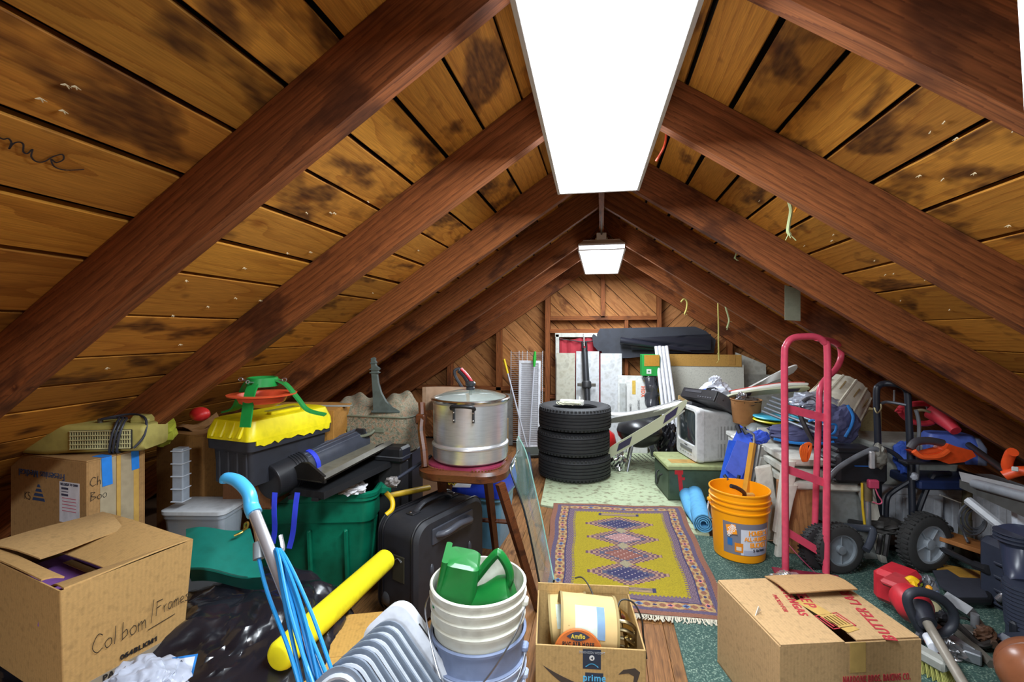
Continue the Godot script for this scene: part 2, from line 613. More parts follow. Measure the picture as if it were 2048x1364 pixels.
func room() -> void:
	var rm := wood("rafter", 4.0, 1.0, 0.6)
	var bm := wood("board", 3.2, 1.6, 0.7)
	var dark := M(26, 20, 16, 0.95, 0.0, 0)
	var th := 0.137
	for side in [-1.0, 1.0]:
		var roof := hold("ceiling" if side < 0 else "ceiling_001")
		var slope := Basis(Vector3(side * cos(PITCH), -sin(PITCH), 0), Vector3(side * sin(PITCH), cos(PITCH), 0), Vector3(0, 0, side))
		var at_ridge := Vector3(0.0, RIDGE, 0)
		# rafters, plumb cut against the ridge board
		for z in RAFTERS:
			var b := B.new()
			b.use_tint = true
			var k := rng.randf_range(0.8, 1.05)
			b.tint = Color(k, k * rng.randf_range(0.92, 1.0), k * rng.randf_range(0.88, 1.0))
			b.uo = Vector2(0.1, rng.randf_range(0.05, 0.8))
			var dx := th * tan(PITCH)
			b.extrude(PackedVector2Array([Vector2(0.016, 0), Vector2(3.62, 0), Vector2(3.62 - dx, th), Vector2(0.016 - dx, th)]), -0.021, 0.021)
			var o := obj("rafter", b, rm, roof)
			o.transform = Transform3D(slope, at_ridge + Vector3(0, 0, z - 0.02))
		# sheathing boards along the roof, dark gaps between them
		var cuts := [-0.02, 0.15, 0.3, 0.453, 0.605, 0.755, 0.9, 1.053, 1.212, 1.362, 1.57, 1.79, 1.945, 2.1, 2.31, 2.46, 2.62, 2.78, 2.94, 3.1, 3.27, 3.44, 3.6]
		var bases := [[0, 4, 7, 9, 12], [0, 2, 5, 7, 8, 11, 12], [0, 3, 6, 8, 10, 12], [0, 5, 6, 7, 9, 11, 12]]
		for i in cuts.size() - 1:
			var ends: Array = bases[(i * 3 + (1 if side > 0 else 0)) % 4]
			var w: float = cuts[i + 1] - cuts[i] - rng.randf_range(0.007, 0.019)
			for e in ends.size() - 1:
				var za: float = RAFTERS[ends[e]] - (0.02 if e > 0 else -0.1)
				var zb: float = RAFTERS[ends[e + 1]] - (0.02 if e < ends.size() - 2 else 0.2)
				var o := obj("plank", plank_box(Vector3(za - zb - 0.003, 0.019, w), 0.0015, 3.2, 1.6, 0.52, 0.86), bm, roof)
				var sx: float = (cuts[i] + cuts[i + 1]) * 0.5
				o.transform = Transform3D(Basis(Vector3(0, 0, 1), slope.y, Vector3(0, 0, 1).cross(slope.y)), at_ridge + slope * Vector3(sx - th * tan(PITCH), th + 0.0105 + rng.randf_range(0, 0.0012), 0) + Vector3(0, 0, (za + zb) * 0.5))
		var bk := B.new().box(Vector3(3.9, 0.03, 8.6), Vector3(1.85, th + 0.055, 0))
		var o2 := obj("roofing_felt", bk, dark, roof)
		o2.transform = Transform3D(slope, at_ridge + Vector3(0, 0.03, -1.0))
	var ridge := struct(obj("trim_1", B.new().box(Vector3(8.5, 0.22, 0.03), Vector3(0, 0, 0), 0.002), rm))
	ridge.transform = Transform3D(Basis(Vector3.UP, PI / 2), Vector3(0, RIDGE + 0.075, -1.0))
	# floor
	var floor_node := hold("floor")
	obj("subfloor", B.new().box(Vector3(7.2, 0.05, 8.8), Vector3(0, -0.049, -1.0)), M(96, 66, 40, 0.8), floor_node)
	var fm := wood("floor", 2.0, 1.0, 0.55)
	var fx := -1.05
	while fx < 0.62:
		var z0 := 1.2
		for L in [1.9, 1.7, 1.9, 1.0]:
			var l: float = L - (0.35 if int(fx * 100) % 2 == 0 and L == 1.9 and z0 > 1.0 else 0.0)
			if z0 - l < -5.25:
				l = z0 + 5.25
			if l > 0.05:
				var o := obj("plank", plank_box(Vector3(l - 0.002, 0.022, 0.0885), 0.001, 2.0, 1.0, 0.75, 1.1), fm, floor_node)
				o.transform = Transform3D(Basis(Vector3.UP, PI / 2), Vector3(fx, -0.011, z0 - l * 0.5))
			z0 -= l
		fx += 0.09
	# gable wall: diagonal boards on studs
	var gable := hold("wall_back")
	var gm := wood("gable", 2.4, 1.2, 0.7)
	var sm := wood("rafter", 4.0, 1.0, 0.7)
	var gz := -5.2
	obj("sheathing_back", B.new().extrude(PackedVector2Array([Vector2(-3.3, -0.05), Vector2(3.3, -0.05), Vector2(3.3, 0.1), Vector2(0, 2.4), Vector2(-3.3, 0.1)]), gz - 0.08, gz - 0.04), dark, gable)
	var tri := PackedVector2Array([Vector2(-3.2, 0), Vector2(3.2, 0), Vector2(0.02, 2.14), Vector2(-0.02, 2.14)])
	var left_of := PackedVector2Array([Vector2(-3.3, -0.1), Vector2(0.62, -0.1), Vector2(0.62, 2.4), Vector2(-3.3, 2.4)])
	var right_of := PackedVector2Array([Vector2(0.625, -0.1), Vector2(3.3, -0.1), Vector2(3.3, 2.4), Vector2(0.625, 2.4)])
	for part in 2:
		var sg := -1.0 if part == 0 else 1.0
		var dir := Vector2(1, sg).normalized()
		var nor := Vector2(-dir.y, dir.x)
		for i in range(-22, 22):
			var c := nor * (i * 0.142)
			var strip := PackedVector2Array([c - dir * 5, c + dir * 5, c + dir * 5 + nor * 0.136, c - dir * 5 + nor * 0.136])
			for a in Geometry2D.intersect_polygons(strip, left_of if part == 0 else right_of):
				for q in Geometry2D.intersect_polygons(a, tri):
					# lay the board along local x
					var loc := PackedVector2Array()
					var u0 := 1e9
					for k in q:
						u0 = minf(u0, (k - c).dot(dir))
					for k in q:
						loc.append(Vector2((k - c).dot(dir) - u0, (k - c).dot(nor)))
					var b := B.new()
					b.use_tint = true
					var kk := rng.randf_range(0.75, 1.1)
					b.tint = Color(kk, kk * 0.97, kk * rng.randf_range(0.85, 1.0))
					b.uo = Vector2(rng.randf() * 0.4, rng.randf_range(0.05, 1.0))
					b.extrude(loc, -0.009, 0.009)
					var o := obj("board", b, gm, gable)
					var w3 := c + dir * u0
					o.transform = Transform3D(Basis(Vector3(dir.x, dir.y, 0), Vector3(nor.x, nor.y, 0), Vector3(0, 0, 1)), Vector3(w3.x, w3.y, gz - 0.02))
	var stud := func(x0: float, y0: float, x1: float, y1: float, w: float, d := 0.09) -> void:
		var L := Vector2(x1 - x0, y1 - y0).length()
		var o := obj("stud", plank_box(Vector3(L, w, d), 0.002, 4.0, 1.0, 0.8, 1.0), sm, gable)
		o.transform = Transform3D(Basis(Vector3(0, 0, 1), atan2(y1 - y0, x1 - x0)), Vector3((x0 + x1) * 0.5, (y0 + y1) * 0.5, gz + 0.0 + d * 0.5))
	stud.call(-0.585, 0.0, -0.585, 1.72, 0.055)
	stud.call(0.6, 0.0, 0.6, 1.72, 0.045)
	stud.call(0.015, 1.39, 0.015, 2.0, 0.045)
	stud.call(-0.557, 1.385, 0.577, 1.385, 0.045)
	stud.call(-0.557, 1.245, 0.577, 1.245, 0.045)
	stud.call(0.262, 1.27, 0.262, 1.36, 0.04)
	stud.call(0.262, 0.0, 0.262, 1.22, 0.04)
	stud.call(-1.14, 0.0, -1.14, 1.34, 0.06)
	stud.call(-2.3, 0.595, -0.615, 0.595, 0.04)
	stud.call(-1.72, 0.62, -1.72, 1.0, 0.05)
	stud.call(1.3, 0.0, 1.3, 1.25, 0.045)
	stud.call(0.625, 0.9, 1.28, 0.9, 0.04)
	stud.call(-0.557, 0.52, 0.24, 0.52, 0.04)
	for side in [-1.0, 1.0]:
		var b := B.new().extrude(PackedVector2Array([Vector2(0.02, 0), Vector2(3.55, 0), Vector2(3.6, 0.1), Vector2(0.09, 0.1)]), -0.018, 0.018)
		var o := obj("gable_rafter", b, sm, gable)
		o.transform = Transform3D(Basis(Vector3(side * cos(PITCH), -sin(PITCH), 0), Vector3(side * sin(PITCH), cos(PITCH), 0), Vector3(0, 0, side)), Vector3(0, RIDGE + 0.02, gz + 0.045))
	# the wall behind the camera
	var front := struct(obj("wall_front", B.new().extrude(PackedVector2Array([Vector2(-3.4, -0.05), Vector2(3.4, -0.05), Vector2(3.4, 0.05), Vector2(0, 2.35), Vector2(-3.4, 0.05)]), 3.3, 3.36), M(150, 110, 70, 0.8)))
	# white painted post at the right edge of the view
	var post := struct(obj("trim_2", B.new().box(Vector3(0.09, 1.72, 0.09), Vector3(0, 0.86, 0), 0.002), M(226, 228, 236, 0.5, 0, 2)))
	post.position = Vector3(0.6185, 0.0, -0.62)
	post.rotation_degrees.z = 2.9


# ---- shared builders -------------------------------------------------------
const EYE := Vector3(0, 1.24, 0)

func at(u: float, v: float, d: float) -> Vector3:
	# a point d metres ahead of the lens, from a pixel of the 2048 x 1364 photograph
	var a := deg_to_rad(10.895)
	return EYE + d * (Vector3(-sin(a), 0, -cos(a)) + Vector3(cos(a), 0, -sin(a)) * (u - 1024.0) / 930.0 + Vector3.UP * (663.0 - v) / 930.0)

func on(u: float, v: float, y: float) -> Vector3:
	# the point at height y
	var r := at(u, v, 1.0) - EYE
	return EYE + r * (y - EYE.y) / r.y

func rel(p: Vector3) -> B:
	var b := B.new()
	b.x = Transform3D(Basis(), -p)
	return b

func curve(pts: Array, n := 5, closed := false) -> Array:
	# a smooth line through the points
	var o := []
	var m := pts.size()
	for i in (m if closed else m - 1):
		var p1 = pts[i]
		var p2 = pts[(i + 1) % m]
		var p0 = pts[(i - 1 + m) % m] if closed else pts[maxi(i - 1, 0)]
		var p3 = pts[(i + 2) % m] if closed else pts[mini(i + 2, m - 1)]
		for k in n:
			o.append(p1.cubic_interpolate(p2, p0, p3, float(k) / n))
	if not closed:
		o.append(pts[-1])
	return o

func tub(b: B, w0: float, d0: float, w1: float, d1: float, h: float, r: float, t: float, lip: float, lh := 0.02) -> B:
	# open container with a rolled rim
	var rings := [B.rrect(w0, d0, r, 0.0), B.rrect(w1, d1, r, h - lh)]
	if lip > 0.0:
		rings.append(B.rrect(w1 + lip * 2, d1 + lip * 2, r + lip, h - lh + 0.003))
		rings.append(B.rrect(w1 + lip * 2, d1 + lip * 2, r + lip, h - 0.003))
	rings.append(B.rrect(w1 + lip, d1 + lip, r, h))
	rings.append(B.rrect(w1 - t * 2, d1 - t * 2, r, h - 0.002))
	rings.append(B.rrect(w0 - t * 2, d0 - t * 2, r, t))
	return b.loft(rings)

func bucket_shape(r0: float, r1: float, h: float, ribs: Array) -> B:
	var prof := [Vector2(r0 * 0.4, 0.004), Vector2(r0 - 0.006, 0.0), Vector2(r0, 0.005)]
	for y in ribs:
		var r: float = lerpf(r0, r1, y / h)
		prof.append_array([Vector2(r, y - 0.008), Vector2(r + 0.007, y - 0.006), Vector2(r + 0.008, y + 0.001), Vector2(r + 0.001, y + 0.004)])
	prof.append_array([Vector2(r1, h - 0.012), Vector2(r1 + 0.005, h - 0.01), Vector2(r1 + 0.006, h - 0.003), Vector2(r1 + 0.003, h), Vector2(r1 - 0.002, h - 0.001), Vector2(r1 - 0.003, h - 0.012), Vector2(r0 - 0.003, 0.006), Vector2(0.0, 0.006)])
	return B.new().lathe(prof, 48, true, true)

func card(r := 178.0, g := 142.0, b := 92.0) -> StandardMaterial3D:
	var key := ["card", r, g, b]
	if not mats.has(key):
		var m := textured(tex["card"], Vector3.ONE * 6.0, 0.82, true, null, 0.1, c8(r, g, b))
		m.detail_enabled = true
		m.detail_albedo = tex["wear1"]
		m.detail_blend_mode = BaseMaterial3D.BLEND_MODE_MUL
		mats[key] = m
	return mats[key]

func carton(t: Node3D, L: float, H: float, W: float, m: Material, closed := false, lid := true) -> void:
	# body with thin walls; when closed, two long flaps meet on top
	var k := 0.005
	var b := B.new()
	b.box(Vector3(L, k, W), Vector3(0, k / 2, 0))
	for s in [-1.0, 1.0]:
		b.box(Vector3(L, H, k), Vector3(0, H / 2, s * (W - k) / 2), 0.0015)
		b.box(Vector3(k, H, W - 2 * k), Vector3(s * (L - k) / 2, H / 2, 0), 0.0015)
	obj("body", b, m, t)
	if closed:
		for s in [-1.0, 1.0]:
			obj("flap", B.new().box(Vector3(L - 0.002, k, W / 2 - 0.002), Vector3(0, H + k / 2, s * W / 4), 0.0015), m, t)

func flap(t: Node3D, hinge: Vector3, along: Vector3, out: Vector3, length: float, depth: float, bend: float, m: Material, sag := 0.0, skew := 0.0) -> MeshInstance3D:
	# a flap hinged on a box edge: `along` the hinge, `out` the way it lies, bend lifts it (radians)
	var a := along.normalized()
	var o := out.normalized()
	var b := B.new()
	b.grid(6, 5, func(u: float, v: float) -> Vector3:
		var w := v * depth
		var q := hinge + a * ((u - 0.5) * (length - skew * v)) + o * cos(bend) * w + Vector3.UP * sin(bend) * w
		return q + Vector3.UP * (sin(v * 3.1) * sag * (0.5 + u) + sag * 0.3 * sin(u * 5.0 + v * 4.0)), 0.004)
	return obj("flap", b, m, t)

func ink(r: float, g: float, b: float) -> StandardMaterial3D:
	return M(r, g, b, 0.7, 0.0, 0)

const PEN := {
	"C": [[0.55, 0.85, 0.3, 1.0, 0.05, 0.65, 0.0, 0.3, 0.25, 0.0, 0.55, 0.12]], "o": [[0.2, 0.5, 0.0, 0.3, 0.12, 0.0, 0.38, 0.12, 0.36, 0.42, 0.2, 0.5]],
	"l": [[0.08, 1.0, 0.05, 0.0]], "b": [[0.08, 1.0, 0.05, 0.0], [0.05, 0.35, 0.3, 0.5, 0.38, 0.2, 0.06, 0.02]], "m": [[0.0, 0.5, 0.03, 0.0], [0.03, 0.35, 0.2, 0.52, 0.25, 0.0], [0.25, 0.35, 0.42, 0.52, 0.5, 0.0]],
	"F": [[0.1, 1.0, 0.0, 0.0], [0.05, 1.0, 0.6, 1.0], [0.05, 0.55, 0.42, 0.6]], "r": [[0.0, 0.5, 0.05, 0.0], [0.03, 0.32, 0.25, 0.52]], "a": [[0.36, 0.45, 0.1, 0.5, 0.0, 0.15, 0.2, 0.02, 0.36, 0.3, 0.36, 0.48, 0.42, 0.0]],
	"e": [[0.02, 0.26, 0.34, 0.3, 0.25, 0.5, 0.05, 0.4, 0.05, 0.1, 0.38, 0.08]], "s": [[0.3, 0.48, 0.08, 0.45, 0.25, 0.2, 0.2, 0.0, 0.0, 0.05]], "n": [[0.0, 0.5, 0.03, 0.0], [0.03, 0.33, 0.25, 0.52, 0.32, 0.0]],
	"i": [[0.05, 0.5, 0.03, 0.1, 0.15, 0.0]], "h": [[0.05, 1.0, 0.0, 0.0], [0.02, 0.32, 0.25, 0.5, 0.32, 0.0]], "B": [[0.08, 1.0, 0.05, 0.0], [0.0, 0.98, 0.45, 0.9, 0.1, 0.55, 0.55, 0.3, 0.03, 0.0]], "k": [[0.05, 1.0, 0.0, 0.0], [0.3, 0.5, 0.02, 0.25, 0.35, 0.0]],
	"K": [[0.05, 1.0, 0.0, 0.0], [0.5, 1.0, 0.03, 0.5, 0.5, 0.0]], "S": [[0.45, 0.9, 0.1, 1.0, 0.1, 0.6, 0.45, 0.4, 0.35, 0.0, 0.0, 0.08]], "/": [[0.2, 1.25, 0.0, -0.35]], "5": [[0.45, 1.0, 0.1, 1.0, 0.05, 0.6, 0.4, 0.55, 0.35, 0.05, 0.0, 0.05]], "u": [[0.0, 0.5, 0.05, 0.05, 0.3, 0.1, 0.32, 0.5, 0.36, 0.0]],
	"_": [[0.0, -0.2, 1.9, -0.05]], " ": [],
}

func handwriting(s: String, h: float, w: float, m: Material, parent: Node3D, tr: Transform3D) -> void:
	var b := B.new()
	var x := 0.0
	for c in s:
		var wide := 0.3
		for line in PEN[c]:
			var pts := []
			for i in range(0, line.size(), 2):
				pts.append(Vector2(x + line[i], line[i + 1]) * h)
				wide = maxf(wide, line[i])
			var fine: Array = curve(pts, 4)
			b.stroke(fine, w)
		x += (0.0 if c == "_" else wide + 0.16)
	var o := obj("handwriting", b, m, parent)
	o.transform = tr

func patch(parent: Node3D, called: String, w: float, h: float, m: Material, tr: Transform3D, t := 0.0008) -> MeshInstance3D:
	# a flat label or strip of tape lying on a face, its face towards +z
	var o := obj(called, B.new().box(Vector3(w, h, t), Vector3(0, 0, t / 2)), m, parent)
	o.transform = tr
	return o

func blob(c: Vector3, r: Vector3, sd: int, lump: float, fold: float, nu := 56, nv := 34, floor_y := -99.0) -> B:
	# a soft bag: a ball pushed in and out by lumps and sharp folds
	var n1 := noise(1.0, sd, 2)
	var n2 := noise(1.0, sd + 9, 3)
	var b := B.new()
	b.grid(nu, nv, func(u: float, v: float) -> Vector3:
		var a := -u * TAU
		var t := -PI / 2 + PI * v
		var d := Vector3(cos(t) * cos(a), sin(t), cos(t) * sin(a))
		if u == 1.0:
			d = Vector3(cos(t), sin(t), 0)
		var k := 1.0 + lump * n1.get_noise_3dv(d * 1.6) + fold * (0.5 - absf(n2.get_noise_3dv(d * 2.6)) * 2.0)
		var q := c + d * r * k
		q.y = maxf(q.y, floor_y)
		return q)
	return b

func wheel(t: Node3D, r: float, w: float, rim: Material, tyre: Material, spokes := 5, xf := Transform3D(), hub := 0.62) -> void:
	# axle along local x
	var b := B.new()
	b.x = xf * T(0, 0, 0, 0, 0, -90)
	var pr := []
	for q in [[hub, -0.5], [0.86, -0.5], [0.96, -0.36], [1.0, -0.1], [1.0, 0.1], [0.96, 0.36], [0.86, 0.5], [hub, 0.5]]:
		pr.append(Vector2(q[0] * r, q[1] * w))
	pr.append(pr[0])
	b.lathe(pr, 36)
	for i in 36:
		for s in [-1.0, 1.0]:
			var a = TAU * (i + 0.25 * s) / 36
			var o := B.new()
			b.x = xf * T(0, 0, 0, 0, 0, -90) * Transform3D(Basis(Vector3.UP, a), Vector3.ZERO)
			b.box(Vector3(r * 0.05, w * 0.36, r * 0.07), Vector3(r * 0.995, s * w * 0.22, 0))
	obj("tyre", b, tyre, t)
	var h := B.new()
	h.x = xf * T(0, 0, 0, 0, 0, -90)
	var hw := w * 0.42
	h.lathe([Vector2(hub * r, -hw), Vector2(hub * r, hw), Vector2(hub * r * 0.9, hw), Vector2(hub * r * 0.86, hw * 0.5), Vector2(hub * r * 0.3, hw * 0.45), Vector2(hub * r * 0.26, hw * 1.1), Vector2(hub * r * 0.1, hw * 1.15), Vector2(0.0, hw * 1.15)], 36)
	h.lathe([Vector2(0.0, -hw), Vector2(hub * r, -hw)], 36)
	for i in spokes:
		h.x = xf * T(0, 0, 0, 0, 0, -90) * Transform3D(Basis(Vector3.UP, TAU * i / spokes), Vector3.ZERO)
		h.box(Vector3(hub * r * 0.62, hw * 0.5, r * 0.035), Vector3(hub * r * 0.58, hw * 0.65, 0), 0.002)
	obj("hub", h, rim, t)

func left_side() -> void:
	var brown := card(190, 150, 92)
	var pen := ink(30, 26, 26)
	# open carton at the lower left, its flaps sagging inwards
	var t := thing("cardboard_box", "open cardboard box with sagging flaps and handwriting, nearest the lower left corner", "cardboard box", Vector3(-1.464, 0.33, -1.085), -13.9)
	var L := 0.5
	var H := 0.296
	var W := 0.305
	obj("body", tub(B.new(), L * 0.92, W * 0.9, L, W, H, 0.004, 0.005, 0.0, 0.002), brown, t)
	flap(t, Vector3(0.02, H, -W / 2 + 0.004), Vector3(1, 0, 0), Vector3(0, 0, 1), L - 0.04, 0.17, -0.2, brown, 0.008, 0.12)
	flap(t, Vector3(L / 2 - 0.004, H, 0), Vector3(0, 0, 1), Vector3(-1, 0, 0), W - 0.02, 0.17, -0.34, brown, 0.006, 0.06)
	flap(t, Vector3(-L / 2 + 0.004, H, -0.01), Vector3(0, 0, -1), Vector3(1, 0, 0), W - 0.03, 0.22, -0.04, card(190, 152, 98), 0.01, 0.08)
	flap(t, Vector3(-0.04, H, W / 2 - 0.004), Vector3(-1, 0, 0), Vector3(0, 0, -1), L - 0.12, 0.045, -0.3, brown, 0.004)
	handwriting("Frames", 0.035, 0.003, pen, obj("inner_liner", B.new().box(Vector3(0.2, 0.002, 0.02), Vector3(0.0, H - 0.07, 0.0)), brown, t), T(0.02, H - 0.045, -0.065, 0, -68, 22))
	handwriting("Colbom_", 0.042, 0.0018, pen, t, T(L / 2 - 0.011, 0.1, 0.085, 90, 0, 0) * T(0, 0, 0, 0, 3.5) * Transform3D(Basis.from_scale(Vector3(0.85, 1.1, 1)), Vector3.ZERO))
	handwriting("/Frames_", 0.034, 0.0018, pen, t, T(L / 2 - 0.0095, 0.12, -0.045, 90) * T(0, 0, 0, 0, 3.5) * Transform3D(Basis.from_scale(Vector3(0.75, 1.15, 1)), Vector3.ZERO))
	lettering("064BLKM1", 0.013, pen, t, T(L / 2 - 0.0145, 0.052, -0.02, 90) * T(0, 0, 0, 0, 3.5), true)
	lettering("PANEL", 0.015, pen, t, T(L / 2 - 0.0165, 0.022, 0.03, 90) * T(0, 0, 0, 0, 3.5), true)
	patch(t, "tape", 0.27, 0.03, M(150, 138, 120, 0.35), T(L / 2 - 0.0185, 0.018, -0.005, 90) * T(0, 0, 0, 0, 3.5))
	one("photo_album", B.new().box(Vector3(0.34, 0.05, 0.2), Vector3(0, 0.025, 0), 0.008), M(140, 94, 172, 0.5), "purple album lying inside the open box at the lower left", "album", Vector3(-1.49, 0.5, -1.06), -20)
	# taller carton behind it
	var c2 := card(168, 128, 78)
	t = thing("cardboard_box", "big taped cardboard box with blue tape strips, under the olive heater", "cardboard box", Vector3(-1.905, 0.0, -1.392), -6)
	L = 0.4
	H = 0.795
	W = 0.19
	carton(t, L, H, W, c2, true)
	var tape := M(170, 156, 128, 0.28)
	var amber := M(198, 158, 82, 0.3)
	patch(t, "tape", 0.05, 0.3, tape, T(L / 2 + 0.0005, H - 0.15, 0.03, 90))
	patch(t, "tape", 0.016, 0.3, amber, T(L / 2 + 0.001, H - 0.15, -0.005, 90))
	patch(t, "tape", 0.05, 0.3, tape, T(L / 2 + 0.0015, H - 0.15, -0.035, 90))
	patch(t, "tape", 0.018, 0.26, amber, T(L / 2 + 0.002, H - 0.16, -0.062, 90))
	for q in [[0.035, 0.1, 0.032], [-0.058, 0.07, 0.026]]:
		var blue := M(38, 130, 222, 0.5)
		patch(t, "blue_tape", q[2], q[1], blue, T(L / 2 + 0.003, H - q[1] / 2 + 0.004, q[0], 90, 0, 2))
		patch(t, "blue_tape", 0.05, q[2], blue, T(L / 2 - 0.022, H + 0.0055, q[0], 0, -90))
	handwriting("Ch", 0.03, 0.0016, pen, t, T(L / 2 + 0.001, H - 0.085, 0.085, 90))
	handwriting("Boo", 0.03, 0.0016, pen, t, T(L / 2 + 0.001, H - 0.135, 0.085, 90))
	var navy := ink(40, 58, 92)
	lettering("Fresenius Medical", 0.022, navy, t, T(-0.03, H - 0.06, W / 2 + 0.001, 0, 0, 180))
	var tr3 := PackedVector2Array([Vector2(0, 0.06), Vector2(-0.032, 0), Vector2(0.032, 0)])
	var logo := B.new()
	for i in 4:
		var y0 := 0.016 * i
		var w0 := 0.034 * (1.0 - y0 / 0.066)
		var w1 := 0.034 * (1.0 - (y0 + 0.01) / 0.066)
		logo.extrude(PackedVector2Array([Vector2(-w0, y0), Vector2(w0, y0), Vector2(w1, y0 + 0.01), Vector2(-w1, y0 + 0.01)]), 0, 0.001)
	obj("emblem", logo, navy, t).transform = T(-0.045, H - 0.155, W / 2)
	handwriting("KS", 0.026, 0.002, pen, t, T(-0.118, H - 0.155, W / 2 + 0.001))
	var lab := patch(t, "label", 0.1, 0.14, M(222, 220, 226, 0.6), T(0.115, H - 0.145, W / 2))
	for i in 9:
		patch(lab, "print", 0.034 if i < 4 else 0.07, 0.007 if i in [1, 3] else 0.0022, ink(60, 60, 80) if i < 4 else ink(190, 90, 110), T(-0.022 if i < 4 else 0.0, 0.058 - i * 0.011, 0.0008))
	lettering("DELIVER TO 5000", 0.008, ink(50, 50, 70), lab, T(0, 0.062, 0.001), true)
	# olive fan heater lying on that carton
	t = thing("fan_heater", "olive plastic fan heater with a wound black cord, on the taped cardboard box", "heater", Vector3(-1.86, 0.803, -1.405), 17)
	var olive := M(172, 160, 88, 0.5)
	var sh := B.new()
	var rings := []
	for q in [[-0.26, 0.02, 0.05, 0.05], [-0.235, 0.09, 0.085, 0.058], [-0.19, 0.13, 0.12, 0.062], [-0.1, 0.155, 0.138, 0.066], [-0.03, 0.16, 0.1, 0.052], [0.21, 0.15, 0.095, 0.05], [0.22, 0.14, 0.085, 0.05]]:
		var r := B.rrect(q[2], q[1], 0.02, 0.0)
		var o := PackedVector3Array()
		for k in r:
			o.append(Vector3(q[0], q[3] + k.x, k.z))
		o.reverse()
		rings.append(o)
	obj("shell", sh.loft(rings), olive, t)
	var fr := M(196, 190, 140, 0.5)
	var g := obj("grille", B.new().box(Vector3(0.205, 0.07, 0.006), Vector3(0.085, 0.05, 0.079), 0.002), M(30, 28, 22, 0.8), t)
	for i in 5:
		obj("grille_bar", B.new().box(Vector3(0.2, 0.004, 0.006), Vector3(0.085, 0.02 + i * 0.0155, 0.084), 0.001), fr, g)
	for i in 25:
		obj("grille_bar", B.new().box(Vector3(0.0028, 0.062, 0.004), Vector3(-0.012 + i * 0.0081, 0.051, 0.0835)), fr, g)
	obj("carry_handle", B.new().box(Vector3(0.07, 0.035, 0.09), Vector3(0.17, 0.105, -0.02), 0.012), olive, t)
	obj("knob", B.new().x_at(T(0.04, 0.1, 0.02)).lathe([Vector2(0.008, 0), Vector2(0.009, 0.012), Vector2(0.007, 0.016), Vector2(0, 0.016)], 14), M(110, 104, 100, 0.3, 0.6), t)
	var cord := M(48, 50, 60, 0.5)
	for i in 3:
		var dx := i * 0.012
		obj("power_cord", B.new().tube(curve([Vector3(0.05, 0.115, 0.03), Vector3(0.1 + dx, 0.118, 0.02), Vector3(0.13 + dx, 0.108, 0.07), Vector3(0.13 + dx, 0.07, 0.092), Vector3(0.12 + dx, 0.01, 0.09), Vector3(0.11 + dx, -0.0, 0.05)]), 0.0042, 7), cord, t)
	obj("power_cord", B.new().tube(curve([Vector3(0.05, 0.115, 0.03), Vector3(0.12, 0.125, -0.01), Vector3(0.2, 0.115, 0.03), Vector3(0.222, 0.06, 0.07), Vector3(0.2, 0.02, 0.09)]), 0.0042, 7), cord, t)
	# a rainbow toy and a yellow-green cloth behind the heater
	var toy := thing("rainbow_ball", "small rainbow-striped toy ball behind the heater grille", "toy", at(290, 868, 1.74))
	var cols := [c8(60, 110, 190), c8(240, 210, 40), c8(240, 130, 30), c8(220, 40, 40)]
	for i in 4:
		obj("stripe", B.new().lathe([Vector2(0.028 - absf(i - 1.5) * 0.006, -0.028 + i * 0.014), Vector2(0.028 - absf(i - 0.5) * 0.006, -0.014 + i * 0.014)], 18, true, true), M(cols[i].r8, cols[i].g8, cols[i].b8, 0.5, 0, 0), toy)
	one("folded_cloth", blob(Vector3(0, 0.05, 0), Vector3(0.06, 0.06, 0.05), 5, 0.3, 0.1, 20, 12), M(172, 176, 50, 0.9), "yellow-green cloth bundle between heater and brown carton", "cloth", at(322, 885, 1.95))
	# cartons stacked along the eave behind the toolbox
	t = thing("cardboard_box", "tall torn brown carton standing left of the black and yellow toolbox", "cardboard box", Vector3(-1.79, 0.0, -1.86), -4)
	carton(t, 0.26, 0.79, 0.3, card(150, 104, 50), true)
	var torn := obj("torn_paper", B.new().grid(10, 4, func(u: float, v: float) -> Vector3: return Vector3(-0.1 + u * 0.3, 0.8 + 0.03 * sin(u * 17.0) * v + 0.015 * sin(v * 7 + u * 9), 0.1 - v * 0.2), 0.002), card(140, 98, 56), t)
	one("red_disc", B.new().ball(Vector3(0, 0.02, 0), Vector3(0.045, 0.03, 0.03)), M(206, 40, 40, 0.4), "round red plastic lid on the tall brown carton", "lid", at(400, 828, 1.98) - Vector3(0, 0.02, 0))
	t = thing("cardboard_box", "wide brown carton behind the black and yellow toolbox", "cardboard box", Vector3(-1.49, 0.0, -2.16), 10)
	carton(t, 0.38, 0.85, 0.28, card(178, 124, 50), true)
	patch(t, "tape", 0.45, 0.05, M(190, 190, 180, 0.3), T(0, 0.856, 0.0, 0, -90))
	t = thing("cardboard_box", "flat brown carton wedged between toolbox and green tote", "cardboard box", Vector3(-1.5, 0.49, -1.86), 12)
	carton(t, 0.2, 0.12, 0.3, card(118, 74, 38), true)
	toolbox()
	tree_stand()
	# clear storage bins
	var clear := StandardMaterial3D.new()
	clear.albedo_color = Color(0.78, 0.82, 0.86, 0.35)
	clear.transparency = BaseMaterial3D.TRANSPARENCY_ALPHA
	clear.roughness = 0.15
	var filled := M(120, 124, 128, 0.8)
